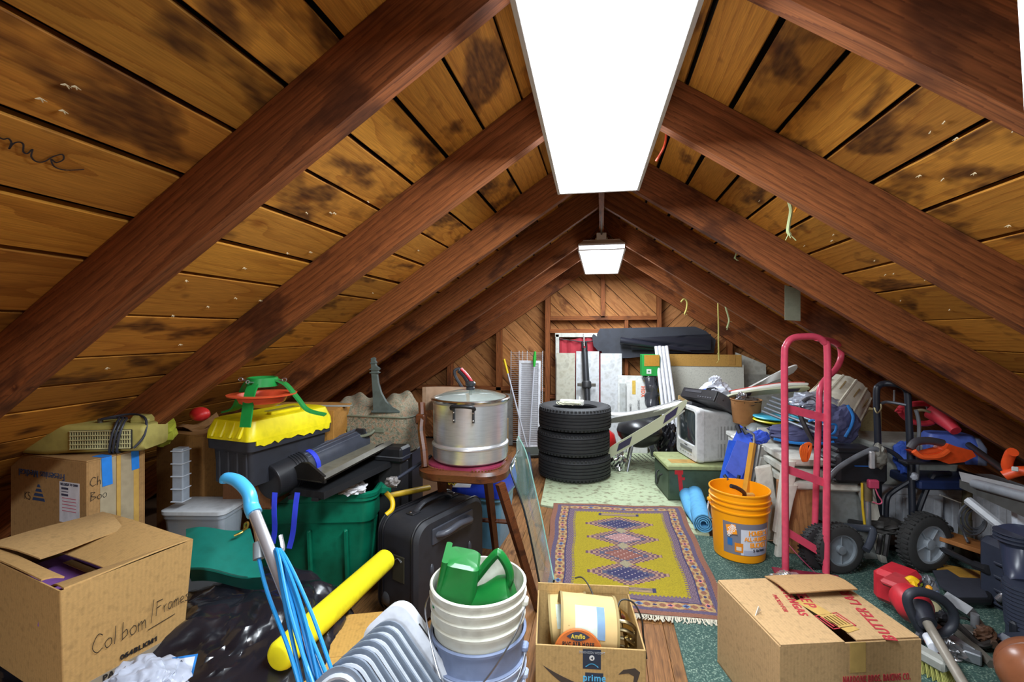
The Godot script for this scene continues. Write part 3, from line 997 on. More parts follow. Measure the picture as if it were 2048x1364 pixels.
	for i in 3:
		t = thing("storage_bin", ["clear plastic storage bin, bottom of the stack by the taped box", "clear plastic storage bin, middle of the stack by the taped box", "clear plastic storage bin with white lid, topmost of the stack by the taped box"][i], "storage bin", Vector3(-1.6, 0.01 + i * 0.178, -1.64), 10, "clear bins stacked behind the taped box")
		obj("body", tub(B.new(), 0.22, 0.13, 0.24, 0.15, 0.15, 0.02, 0.003, 0.006), clear, t)
		obj("contents", B.new().box(Vector3(0.2, 0.11, 0.11), Vector3(0, 0.062, 0), 0.01), filled, t)
		obj("lid", B.new().loft([B.rrect(0.262, 0.172, 0.03, 0.15), B.rrect(0.264, 0.174, 0.03, 0.164), B.rrect(0.24, 0.15, 0.03, 0.168)]), M(196, 200, 204, 0.35), t)
	t = thing("plastic_crate", "tall slim clear plastic crate beside the tall brown carton", "crate", at(362, 1000, 1.86), 8)
	var crate_m := M(150, 158, 168, 0.3)
	for i in 5:
		obj("shelf", B.new().box(Vector3(0.05, 0.004, 0.05), Vector3(0, i * 0.05, 0), 0.001), M(190, 196, 204, 0.3), t)
	obj("body", B.new().box(Vector3(0.046, 0.21, 0.04), Vector3(0, 0.105, 0), 0.004), crate_m, t)
	green_tote()
	# long black tube and paint-tray hardware lying across the tote
	var p := at(535, 965, 1.93)
	var q2 := at(725, 878, 2.45)
	var dir := (q2 - p).normalized()
	t = thing("tube_case", "long black ribbed plastic tube with blue strap, lying across the green tote", "tube", p)
	var tb := rel(p)
	tb.tube([p, p + dir * 0.005, p + dir * 0.008, p + dir * 0.16, p + dir * 0.165, p + dir * 0.17], [0.066, 0.074, 0.075, 0.075, 0.073, 0.064], 28)
	var blk := M(34, 35, 40, 0.42, 0, 2)
	obj("cap", tb, blk, t)
	tb = rel(p)
	for i in 5:
		var a := p + dir * (0.1 + i * 0.014)
		tb.tube([a, a + dir * 0.006], 0.078, 28)
	obj("rib", tb, blk, t)
	obj("tube", rel(p).tube([p + dir * 0.15, q2], 0.063, 28), M(62, 66, 78, 0.4, 0, 2), t)
	for k in 5:
		var off := Vector3(0, 0.063 * cos(k * 0.35 - 0.7), 0) + dir.cross(Vector3.UP) * 0.063 * sin(k * 0.35 - 0.7)
		obj("ridge", rel(p).tube([p + dir * 0.17 + off, q2 + off], 0.003, 5), M(80, 84, 96, 0.4), t)
	var bl := M(48, 66, 214, 0.6)
	var sp := p + dir * 0.2
	obj("strap", rel(p).tube([sp - dir * 0.001, sp + dir * 0.022], 0.068, 24), bl, t)
	for s in [[520, 985, 545, 1090], [565, 985, 578, 1100]]:
		var a := at(s[0] + 30, s[1], 1.83)
		var c := at(s[2], s[3], 1.78)
		obj("strap", rel(p).grid(1, 8, func(u: float, v: float) -> Vector3: return a.lerp(c, v) + Vector3(0.022 * (u - 0.5) + 0.01 * sin(v * 4.0), 0, 0.012 * sin(v * 5.0)), 0.0015), bl, t)
	p = at(612, 962, 1.96)
	t = thing("metal_trough", "black metal lamp-like trough with triangular end, on the green tote", "trough", p, 0)
	var q3 := at(752, 891, 2.4)
	dir = (q3 - p).normalized()
	var sd := dir.cross(Vector3.UP).normalized()
	var up := sd.cross(dir)
	var prof := [Vector2(-0.098, 0.0), Vector2(0.098, 0.0), Vector2(0.098, 0.03), Vector2(0.02, 0.078), Vector2(-0.02, 0.078), Vector2(-0.098, 0.03)]
	var r0 := PackedVector3Array()
	var r1 := PackedVector3Array()
	for k in prof:
		r0.append(p + sd * k.x + up * k.y)
		r1.append(p + dir * 0.012 + sd * k.x + up * k.y)
	obj("end_plate", rel(p).loft([r0, r1]), M(34, 32, 30, 0.5, 0.3, 2), t)
	for s in [-1.0, 1.0]:
		obj("rail", rel(p).tube([p + sd * 0.088 * s + up * 0.02, q3 + sd * 0.088 * s + up * 0.02], 0.016, 4), M(120, 118, 110, 0.4, 0.6, 2), t)
	obj("trough", rel(p).grid(1, 1, func(u: float, v: float) -> Vector3: return p.lerp(q3, v) + sd * 0.17 * (u - 0.5) + up * 0.006, 0.003), M(150, 146, 128, 0.45, 0.5, 2), t)
	var k0 := at(612, 990, 1.97)
	t = thing("plastic_tray", "flat black plastic tray under the trough on the green tote", "tray", k0)
	var kd := (at(764, 921, 2.4) - k0)
	obj("tray", rel(k0).grid(1, 2, func(u: float, v: float) -> Vector3: return k0 + kd * v + sd * 0.19 * (u - 0.5) + Vector3(0, 0.022, 0), 0.03), M(32, 33, 36, 0.5, 0, 2), t)
	for s in [-0.06, 0.05]:
		obj("foot", B.new().box(Vector3(0.03, 0.012, 0.03), Vector3(s, -0.012, 0.0)), M(28, 28, 30, 0.6), t)
	one("crumpled_paper", blob(Vector3.ZERO, Vector3(0.075, 0.025, 0.06), 17, 0.4, 0.35, 30, 16), M(228, 226, 228, 0.8), "crumpled white paper in the open corner of the green tote", "paper", at(700, 975, 2.2))
	vacuum()
	bags()
	# teal tray
	var ta := [at(372, 1060, 1.62), at(500, 1055, 1.66), at(528, 1152, 1.5), at(372, 1140, 1.46)]
	t = thing("sled_tray", "teal plastic sled-like tray with brass hook, behind the open box", "tray", ta[0])
	obj("sheet", rel(ta[0]).grid(14, 6, func(u: float, v: float) -> Vector3: return (ta[3] as Vector3).lerp(ta[2], u).lerp((ta[0] as Vector3).lerp(ta[1], u), v) + Vector3(0, 0.009 * sin(u * 5.6 + 0.4), 0), 0.006), M(20, 112, 100, 0.35, 0, 2), t)
	obj("lip", rel(ta[0]).grid(14, 1, func(u: float, v: float) -> Vector3: return (ta[3] as Vector3).lerp(ta[2], u) + Vector3(0, 0.009 * sin(u * 5.6 + 0.4) - 0.05 * (1 - v), -0.02 * (1 - v)), 0.004), M(12, 66, 58, 0.4, 0, 2), t)
	var hk := at(487, 1062, 1.62)
	obj("hook", rel(ta[0]).tube(curve([hk + Vector3(-0.02, -0.01, 0.02), hk, hk + Vector3(0.006, 0.025, 0), hk + Vector3(0.018, 0.03, 0), hk + Vector3(0.014, 0.012, 0), hk + Vector3(0.002, 0.004, 0.004)]), 0.004, 7), M(190, 160, 80, 0.3, 0.9), t)
	# pool noodle and flat cardboard
	p = at(560, 1312, 1.28)
	q2 = at(770, 1120, 1.86)
	dir = (q2 - p).normalized()
	t = one("pool_noodle", rel(p).tube([p - dir * 0.012, p - dir * 0.006, p + dir * 0.004, p + dir * 0.3, q2], [0.028, 0.036, 0.041, 0.041, 0.041], 24), M(234, 222, 10, 0.8), "yellow foam pool noodle leaning behind the black suitcase", "pool noodle", p)
	var fc := [on(560, 1364, 0.31), on(640, 1364, 0.31), on(800, 1260, 0.3), on(690, 1232, 0.3)]
	t = thing("cardboard_box", "flat-topped closed carton under the yellow pool noodle", "cardboard box", Vector3(-0.765, 0, -1.26), 20)
	carton(t, 0.3, 0.27, 0.42, card(190, 146, 72), true)
	suitcase()
	radiator()
	bucket_stack()

func toolbox() -> void:
	var t := thing("toolbox", "black plastic toolbox with yellow lid, under the green tree stand", "toolbox", Vector3(-1.43, 0.62, -1.83), -75)
	# local x runs along the long side, towards the back right
	t.rotation_degrees.y = 80
	var blk := M(44, 46, 54, 0.5, 0, 2)
	obj("body", B.new().loft([B.rrect(0.40, 0.2, 0.02, 0.0), B.rrect(0.415, 0.215, 0.02, 0.14), B.rrect(0.445, 0.25, 0.025, 0.145), B.rrect(0.45, 0.255, 0.025, 0.185)]), blk, t)
	for i in 4:
		obj("rib", B.new().box(Vector3(0.012, 0.13, 0.025), Vector3(-0.203, 0.07, -0.075 + i * 0.05), 0.004), blk, t)
	var yel := M(238, 220, 18, 0.4)
	var lid := obj("lid", B.new().loft([B.rrect(0.456, 0.262, 0.03, 0.186), B.rrect(0.452, 0.258, 0.03, 0.215), B.rrect(0.425, 0.225, 0.035, 0.262), B.rrect(0.4, 0.2, 0.035, 0.268)]), yel, t)
	for i in 4:
		var b := B.new()
		b.x = T(-0.222, 0.228, -0.075 + i * 0.05, 0, 0, -26)
		obj("rib", b.box(Vector3(0.012, 0.07, 0.02), Vector3.ZERO, 0.004), yel, lid)
	obj("label", B.new().box(Vector3(0.16, 0.003, 0.05), Vector3(0.05, 0.269, 0.0), 0.001), M(150, 146, 70, 0.4), lid)
	obj("handle", B.new().box(Vector3(0.16, 0.012, 0.03), Vector3(0.0, 0.272, 0.06), 0.004), yel, lid)
	var jag := B.new()
	var zz := PackedVector2Array([Vector2(-0.2, 0.19)])
	for i in 24:
		zz.append(Vector2(-0.2 + i * 0.0172, 0.172 - rng.randf() * 0.016))
	zz.append(Vector2(0.2, 0.19))
	jag.extrude(zz, 0.126, 0.1315)
	obj("paint", jag, yel, lid)

func tree_stand() -> void:
	var p := Vector3(-1.29, 0.89, -1.66)
	p = at(525, 820, 1.82)
	p.y = 0.915
	var t := thing("tree_stand", "green plastic christmas tree stand with orange bowl, on the yellow toolbox lid", "tree stand", p, 6)
	var gr := M(24, 138, 60, 0.4)
	obj("collar", B.new().lathe([Vector2(0.05, 0.11), Vector2(0.058, 0.112), Vector2(0.055, 0.145), Vector2(0.05, 0.147), Vector2(0.047, 0.145), Vector2(0.05, 0.11)], 28), gr, t)
	for a in [-1.62, 0.25, 2.75]:
		var d := Vector3(cos(a), 0, -sin(a))
		var s := Vector3(-d.z, 0, d.x)
		var leg := B.new()
		var pts := curve([d * 0.05 + Vector3(0, 0.14, 0), d * 0.09 + Vector3(0, 0.118, 0), d * 0.135 + Vector3(0, 0.06, 0), d * 0.17 + Vector3(0, 0.016, 0), d * 0.235 + Vector3(0, -0.004, 0)], 5)
		if a == -1.62:
			pts = curve([d * 0.05 + Vector3(0, 0.13, 0), d * 0.075 + Vector3(0, 0.09, 0), d * 0.09 + Vector3(0, 0.02, 0), d * 0.1 + Vector3(0, -0.03, 0)], 5)
		leg.grid(1, pts.size() - 1, func(u: float, v: float) -> Vector3: return pts[int(round(v * (pts.size() - 1)))] + s * 0.042 * (u - 0.5), 0.007)
		obj("leg", leg, gr, t)
	obj("bowl", B.new().lathe([Vector2(0.0, 0.03), Vector2(0.045, 0.032), Vector2(0.08, 0.05), Vector2(0.092, 0.076), Vector2(0.122, 0.078), Vector2(0.124, 0.083), Vector2(0.09, 0.082), Vector2(0.078, 0.055), Vector2(0.0, 0.038)], 40), M(226, 84, 48, 0.4), t)
	for a in [0.0, 1.57, 3.14]:
		var d := Vector3(cos(a), 0, sin(a))
		var e := obj("eye_bolt", B.new().tube([d * 0.05 + Vector3(0, 0.13, 0), d * 0.08 + Vector3(0, 0.135, 0)], 0.0028, 6), M(190, 190, 196, 0.25, 0.9), t)
		var ring := []
		for i in 12:
			ring.append(d * (0.09 + 0.009 * cos(i * TAU / 12)) + Vector3(0, 0.137 + 0.006 * sin(i * TAU / 12), 0))
		obj("eye", B.new().tube(ring, 0.0024, 6, true), M(190, 190, 196, 0.25, 0.9), e)

func green_tote() -> void:
	var t := thing("storage_tote", "big dark green plastic tote without a lid, left of the black suitcase", "storage tote", Vector3(-1.4, 0.005, -2.17), 14)
	var gm := M(10, 116, 86, 0.38, 0, 2)
	obj("body", tub(B.new(), 0.5, 0.34, 0.58, 0.42, 0.47, 0.05, 0.006, 0.02, 0.035), gm, t)
	obj("band", B.new().loft([B.rrect(0.565, 0.405, 0.05, 0.33), B.rrect(0.587, 0.427, 0.055, 0.335), B.rrect(0.592, 0.432, 0.055, 0.43), B.rrect(0.58, 0.42, 0.05, 0.435)], false, false), gm, t)
	for q in [-0.17, 0.0, 0.17]:
		obj("rib", B.new().x_at(T(0, 0, 0, 0, 6, 0)).box(Vector3(0.022, 0.32, 0.02), Vector3(q, 0.165, 0.185), 0.006), gm, t)
	for q in [-0.09, 0.09]:
		var b := B.new()
		b.x = T(0.262, 0.165, q, 0, 0, -6.5)
		obj("rib", b.box(Vector3(0.02, 0.32, 0.03), Vector3.ZERO, 0.006), gm, t)
	for s in [-1.0, 1.0]:
		obj("handle", B.new().box(Vector3(0.06, 0.05, 0.2), Vector3(s * 0.325, 0.445, 0), 0.012), gm, t)
	obj("rim_lip", B.new().loft([B.rrect(0.625, 0.465, 0.065, 0.455), B.rrect(0.63, 0.47, 0.065, 0.472), B.rrect(0.6, 0.44, 0.06, 0.478), B.rrect(0.57, 0.41, 0.05, 0.47)], false, false), M(12, 116, 88, 0.35, 0, 2), t)
	one("packing_paper", blob(Vector3(0, 0, 0), Vector3(0.24, 0.16, 0.17), 33, 0.2, 0.1, 30, 16), M(130, 124, 110, 0.9), "grey clutter heaped inside the green tote", "clutter", Vector3(-1.4, 0.29, -2.17), 14)

func vacuum() -> void:
	# upright vacuum wand leaning back, blue handle, chrome tube, blue cord
	var lo := at(655, 1390, 0.98)
	var hi := at(508, 1025, 1.2)
	var t := thing("vacuum_wand", "chrome vacuum wand with light blue grip, in front of the green tote", "vacuum cleaner", lo)
	var chrome := M(200, 202, 208, 0.24, 0.7, 0)
	obj("wand", rel(lo).tube([lo, hi], 0.0145, 20), chrome, t)
	var ax := (hi - lo).normalized()
	var grip := M(74, 172, 226, 0.3, 0, 0)
	obj("grip", rel(lo).tube(curve([hi - ax * 0.004, hi + ax * 0.02, at(497, 985, 1.22), at(475, 962, 1.24), at(452, 956, 1.25), at(449, 966, 1.25)], 5), [0.019, 0.019, 0.019, 0.019, 0.019, 0.0185, 0.018, 0.0175, 0.0175, 0.017, 0.017, 0.017, 0.017, 0.017, 0.017, 0.0165, 0.016, 0.0155, 0.015, 0.0145, 0.014, 0.0135, 0.013, 0.0125, 0.012, 0.01], 18), grip, t)
	var bx := at(516, 1085, 1.16)
	obj("cord_socket", rel(lo).tube([bx, at(518, 1118, 1.14)], [0.0115, 0.0135], 14), M(120, 128, 132, 0.4), t)
	obj("bracket", rel(lo).tube([at(503, 1035, 1.19), at(512, 1060, 1.17), bx], 0.006, 8), M(130, 100, 70, 0.5), t)
	var hk := at(556, 1105, 1.14)
	obj("cord_hook", rel(lo).tube(curve([at(536, 1105, 1.15), hk, at(566, 1098, 1.15), at(561, 1070, 1.16)]), 0.005, 8), chrome, t)
	var cm := M(36, 138, 204, 0.4, 0, 0)
	var c := thing("blue_cable", "bright blue power cord wound on the vacuum wand", "cord", hk)
	for i in 9:
		var f := i / 8.0
		var a := at(552 + f * 14, 1108 + 6 * sin(i * 2.0), 1.135 - 0.004 * (i % 3))
		var m := at(572 + f * 40 + 10 * sin(i * 1.7), 1220, 1.06 - 0.006 * (i % 3))
		var e := at(610 + f * 66 + 6 * sin(i), 1395, 0.97 - 0.005 * (i % 4))
		obj("strand", rel(hk).tube(curve([at(548, 1112, 1.15), a, m, e], 6), 0.0042, 8), cm, c)
	obj("strand", rel(hk).tube(curve([at(518, 1118, 1.14), at(535, 1185, 1.1), at(578, 1300, 1.01), at(606, 1395, 0.97)], 6), 0.0046, 8), cm, c)

func bags() -> void:
	var plastic := StandardMaterial3D.new()
	plastic.albedo_color = c8(26, 27, 34)
	plastic.roughness = 0.22
	plastic.clearcoat_enabled = true
	plastic.clearcoat = 0.5
	plastic.clearcoat_roughness = 0.15
	plastic.normal_enabled = true
	plastic.normal_texture = NoiseTexture2D.new()
	var nt: NoiseTexture2D = plastic.normal_texture
	nt.as_normal_map = true
	nt.seamless = true
	nt.bump_strength = 3.0
	nt.noise = noise(0.012, 77, 3)
	plastic.uv1_triplanar = true
	plastic.uv1_scale = Vector3(2, 3.5, 2)
	one("garbage_bag", blob(Vector3(0, 0.19, 0), Vector3(0.33, 0.215, 0.31), 61, 0.2, 0.05, 80, 50, 0.0), plastic, "big shiny black garbage bag behind the blue-gripped vacuum wand", "garbage bag", Vector3(-1.12, 0.0, -1.3), 0, "")
	one("garbage_bag", blob(Vector3(0, 0.15, 0), Vector3(0.4, 0.19, 0.3), 67, 0.2, 0.1, 60, 40, 0.0), plastic, "shiny black garbage bag squashed under the open cardboard box", "garbage bag", Vector3(-1.48, 0.0, -1.1), 0, "")
	var wp := M(176, 182, 198, 0.4)
	var p := at(290, 1370, 1.05)
	one("plastic_bag", blob(Vector3.ZERO, Vector3(0.085, 0.045, 0.07), 71, 0.3, 0.06, 70, 44), wp, "crumpled white plastic bag below the open cardboard box", "plastic bag", p)
	var q := at(360, 1335, 1.1)
	var t := thing("name_label", "white paper label with blue border on the black garbage bag", "label", q, 10)
	patch(t, "border", 0.07, 0.045, M(40, 130, 210, 0.6), T(0, 0, 0, 0, -38, 8))
	patch(t, "paper", 0.06, 0.036, M(226, 228, 236, 0.6), T(0, 0.0005, 0.0007, 0, -38, 8))
	handwriting("nke", 0.018, 0.0016, ink(40, 40, 60), t, T(-0.02, 0.003, 0.0025, 0, -38, 8))

func suitcase() -> void:
	var t := thing("suitcase", "black upright suitcase with leather handles, beside the wooden stool", "suitcase", Vector3(-0.77, 0.0, -2.06), -22)
	var fab := M(36, 37, 42, 0.55, 0, 2)
	var trim := M(22, 22, 26, 0.4)
	# thickness along local x, length along local z
	var b := B.new()
	var rings := []
	for q in [[-0.12, 0.94], [-0.105, 1.0], [0.105, 1.0], [0.12, 0.94]]:
		var o := PackedVector3Array()
		for k in B.rrect(0.47 * q[1], 0.42 * q[1], 0.07, 0.0, 6):
			o.append(Vector3(q[0], 0.225 + k.z, -k.x))
		rings.append(o)
	rings.reverse()
	obj("shell", b.loft(rings), fab, t)
	for x in [-0.1, -0.075, 0.098]:
		var pts := []
		for k in B.rrect(0.474, 0.424, 0.07, 0.0, 6):
			pts.append(Vector3(x, 0.225 + k.z, -k.x))
		obj("piping", B.new().tube(pts, 0.005, 6, true), trim, t)
	obj("zip_pull", B.new().box(Vector3(0.035, 0.014, 0.012), Vector3(-0.1, 0.4, 0.2), 0.003), M(190, 188, 180, 0.25, 0.9), t)
	var top := obj("handle", B.new().tube(curve([Vector3(0, 0.435, 0.12), Vector3(0, 0.462, 0.07), Vector3(0, 0.466, 0.0), Vector3(0, 0.462, -0.07), Vector3(0, 0.435, -0.12)]), 0.016, 10, false, true, 0.6), M(40, 41, 46, 0.45), t)
	for s in [-1.0, 1.0]:
		obj("anchor", B.new().box(Vector3(0.045, 0.008, 0.05), Vector3(0, 0.438, s * 0.13), 0.003), M(34, 34, 38, 0.35), top)
		obj("rivet", B.new().ball(Vector3(0, 0.444, s * 0.145), Vector3(0.006, 0.004, 0.006), 10, 6), M(200, 200, 200, 0.2, 1.0), top)
	var sidep := obj("side_handle", B.new().tube(curve([Vector3(0.12, 0.36, 0.11), Vector3(0.155, 0.37, 0.08), Vector3(0.16, 0.38, 0.0), Vector3(0.155, 0.37, -0.08), Vector3(0.12, 0.36, -0.11)]), 0.014, 10), M(70, 72, 80, 0.4), t)
	obj("handle_plate", B.new().box(Vector3(0.008, 0.07, 0.28), Vector3(0.122, 0.36, 0), 0.004), M(58, 60, 68, 0.4), sidep)
	obj("tag_window", B.new().box(Vector3(0.07, 0.11, 0.006), Vector3(0.02, 0.24, 0.236), 0.003), M(58, 56, 44, 0.3), t)
	obj("badge", B.new().tube(curve([Vector3(0.0, 0.272, 0.241), Vector3(0.01, 0.28, 0.241), Vector3(0.02, 0.285, 0.241), Vector3(0.03, 0.28, 0.241), Vector3(0.04, 0.272, 0.241)]), 0.002, 5), M(190, 190, 195, 0.3, 0.8), t)
	obj("corner_cap", B.new().ball(Vector3(-0.06, 0.09, 0.225), Vector3(0.03, 0.035, 0.02), 14, 8), M(64, 64, 66, 0.35), t)
	obj("foot", B.new().ball(Vector3(0.115, 0.22, 0.14), Vector3(0.015, 0.03, 0.012), 12, 8), M(60, 62, 68, 0.3), t)
	obj("foot", B.new().ball(Vector3(0.115, 0.22, -0.12), Vector3(0.015, 0.03, 0.012), 12, 8), M(60, 62, 68, 0.3), t)
	var lg := thing("luggage_tag", "white luggage tag on yellow twine lying on the black suitcase", "tag", Vector3(-0.74, 0.462, -2.25), 8)
	patch(lg, "card", 0.09, 0.055, M(226, 226, 232, 0.6), T(0.05, 0.004, 0.0, 0, -82))
	var ring := []
	for i in 14:
		ring.append(Vector3(0.02 * cos(i * TAU / 14), 0.012 + 0.008 * sin(i * 2.0), 0.012 * sin(i * TAU / 14)))
	obj("twine", B.new().tube(ring, 0.003, 6, true), M(220, 190, 40, 0.7), lg)

func radiator() -> void:
	# oil-filled radiator tipped over against the buckets: eight pressed fins and a white end panel
	var far := at(806, 1326, 1.27)
	var near := at(708, 1458, 0.94)
	var row := (near - far)
	var len := row.length()
	var zx := row.normalized()
	var up := (at(805, 1227, 1.27) - at(896, 1372, 1.19))
	up = (up - zx * up.dot(zx)).normalized()
	var sx := up.cross(zx)
	var t := thing("oil_radiator", "grey oil-filled radiator with white end panel, tipped in front of the suitcase", "radiator", far)
	t.transform = Transform3D(Basis(sx, up, zx), far)
	var grey := M(118, 128, 142, 0.35)
	var line := M(196, 202, 210, 0.3)
	for i in 7:
		var z := 0.04 + len * i / 6.6
		var f := B.new()
		var out := PackedVector2Array()
		for k in B.rrect(0.135, 0.5, 0.055, 0.0, 6):
			out.append(Vector2(k.x, k.z - 0.13))
		f.extrude(out, z - 0.004, z + 0.004)
		var inner := []
		for k in B.rrect(0.104, 0.47, 0.042, 0.0, 6):
			inner.append(Vector3(k.x, k.z - 0.13, z + 0.005))
		var fo := obj("fin", f, grey, t)
		obj("channel", B.new().tube(inner, 0.006, 6, true), line, fo)
		var mid := []
		for k in B.rrect(0.03, 0.4, 0.014, 0.0, 4):
			mid.append(Vector3(k.x, k.z - 0.13, z + 0.004))
		obj("channel", B.new().tube(mid, 0.006, 6, true), grey, fo)
	var wp := M(222, 226, 234, 0.35)
	var e := B.new()
	var o2 := PackedVector2Array()
	for k in B.rrect(0.15, 0.53, 0.05, 0.0, 6):
		o2.append(Vector2(k.x, k.z - 0.13))
	e.x = T(0.015, 0.0, 0)
	e.extrude(o2, -0.05, 0.008)
	var ep := obj("end_panel", e, wp, t)
	for i in 5:
		obj("vent_slot", B.new().box(Vector3(0.004, 0.05, 0.008), Vector3(0.0895, 0.02 - i * 0.075, -0.004), 0.001), M(30, 30, 32, 0.8), ep)

func bucket_stack() -> void:
	var base := at(957, 1160, 1.355)
	var cx := base.x
	var cz := base.z
	var white := M(222, 222, 208, 0.45, 0, 2)
	var blue := M(132, 146, 178, 0.4, 0, 1)
	var g := "nested plastic buckets"
	var data := [[0.004, 0.31, M(170, 180, 202, 0.4), "pale grey-blue plastic bucket, lowest of the nested stack by the open shade box"], [0.075, 0.315, blue, "grey-blue plastic bucket in the middle of the nested stack"], [0.2, 0.32, white, "white plastic bucket holding a green spreader, top of the nested stack"]]
	for i in 3:
		var d: Array = data[i]
		var t := thing("bucket", d[3], "bucket", Vector3(cx, d[0], cz), 0, g)
		var h: float = d[1]
		obj("shell", bucket_shape(0.118, 0.134, h, [h - 0.095, h - 0.06, h - 0.03] if i != 1 else [h - 0.12, h - 0.075]), d[2], t)
		for s in [-1.0, 1.0]:
			obj("ear", B.new().box(Vector3(0.02, 0.02, 0.03), Vector3(s * 0.137, h - 0.05, 0), 0.005), d[2], t)
		if i != 0:
			var dr := 0.1 if i == 1 else 0.19
			obj("bail", B.new().tube(curve([Vector3(-0.142, h - 0.05, 0), Vector3(-0.135, h - 0.08, 0.07), Vector3(-0.05, h - dr - 0.03, 0.148), Vector3(0.03, h - dr - 0.02, 0.15), Vector3(0.12, h - 0.1, 0.09), Vector3(0.142, h - 0.05, 0)], 6), 0.0022, 6), M(160, 162, 168, 0.3, 0.9), t)
			if i == 2:
				obj("bail_grip", B.new().tube([Vector3(-0.055, h - dr - 0.025, 0.15), Vector3(0.01, h - dr - 0.025, 0.153)], 0.009, 10), M(226, 228, 232, 0.4), t)
	# green hand-held spreader standing in the top bucket
	var gm := M(18, 108, 44, 0.35)
	var t2 := thing("hand_spreader", "green plastic hand-held spreader upside down in the white bucket", "spreader", Vector3(cx - 0.02, 0.455, cz), 4)
	var hop := B.new()
	hop.x = T(-0.04, 0.05, 0, 8, 0, -12)
	hop.loft([B.rrect(0.12, 0.14, 0.02, -0.05), B.rrect(0.1, 0.12, 0.02, 0.07), B.rrect(0.085, 0.1, 0.02, 0.078)])
	var ho := obj("hopper", hop, gm, t2)
	var rim := B.new()
	rim.x = T(-0.04, 0.05, 0, 8, 0, -12)
	obj("rim", rim.loft([B.rrect(0.018, 0.13, 0.008, -0.05, 4, -0.05), B.rrect(0.018, 0.13, 0.008, 0.08, 4, -0.05)]), gm, ho)
	var hd := B.new()
	var a := [Vector3(0.0, 0.055, 0.02), Vector3(0.068, 0.142, 0.02), Vector3(0.088, 0.146, 0.02), Vector3(0.114, 0.098, 0.02), Vector3(0.102, 0.055, 0.02), Vector3(0.03, -0.01, 0.02)]
	obj("handle", hd.tube(curve(a, 4), 0.0155, 10, false, true, 0.8), gm, t2)
	obj("trigger", B.new().x_at(T(0.055, 0.025, 0.02, 0, 0, -40)).box(Vector3(0.016, 0.03, 0.014), Vector3.ZERO, 0.003), M(40, 44, 56, 0.4), t2)
	obj("throat", B.new().x_at(T(0.0, -0.01, 0.02, 0, 0, -70)).lathe([Vector2(0.045, 0.0), Vector2(0.05, 0.06), Vector2(0.06, 0.1), Vector2(0.055, 0.13), Vector2(0.04, 0.13)], 24, true, true), gm, t2)

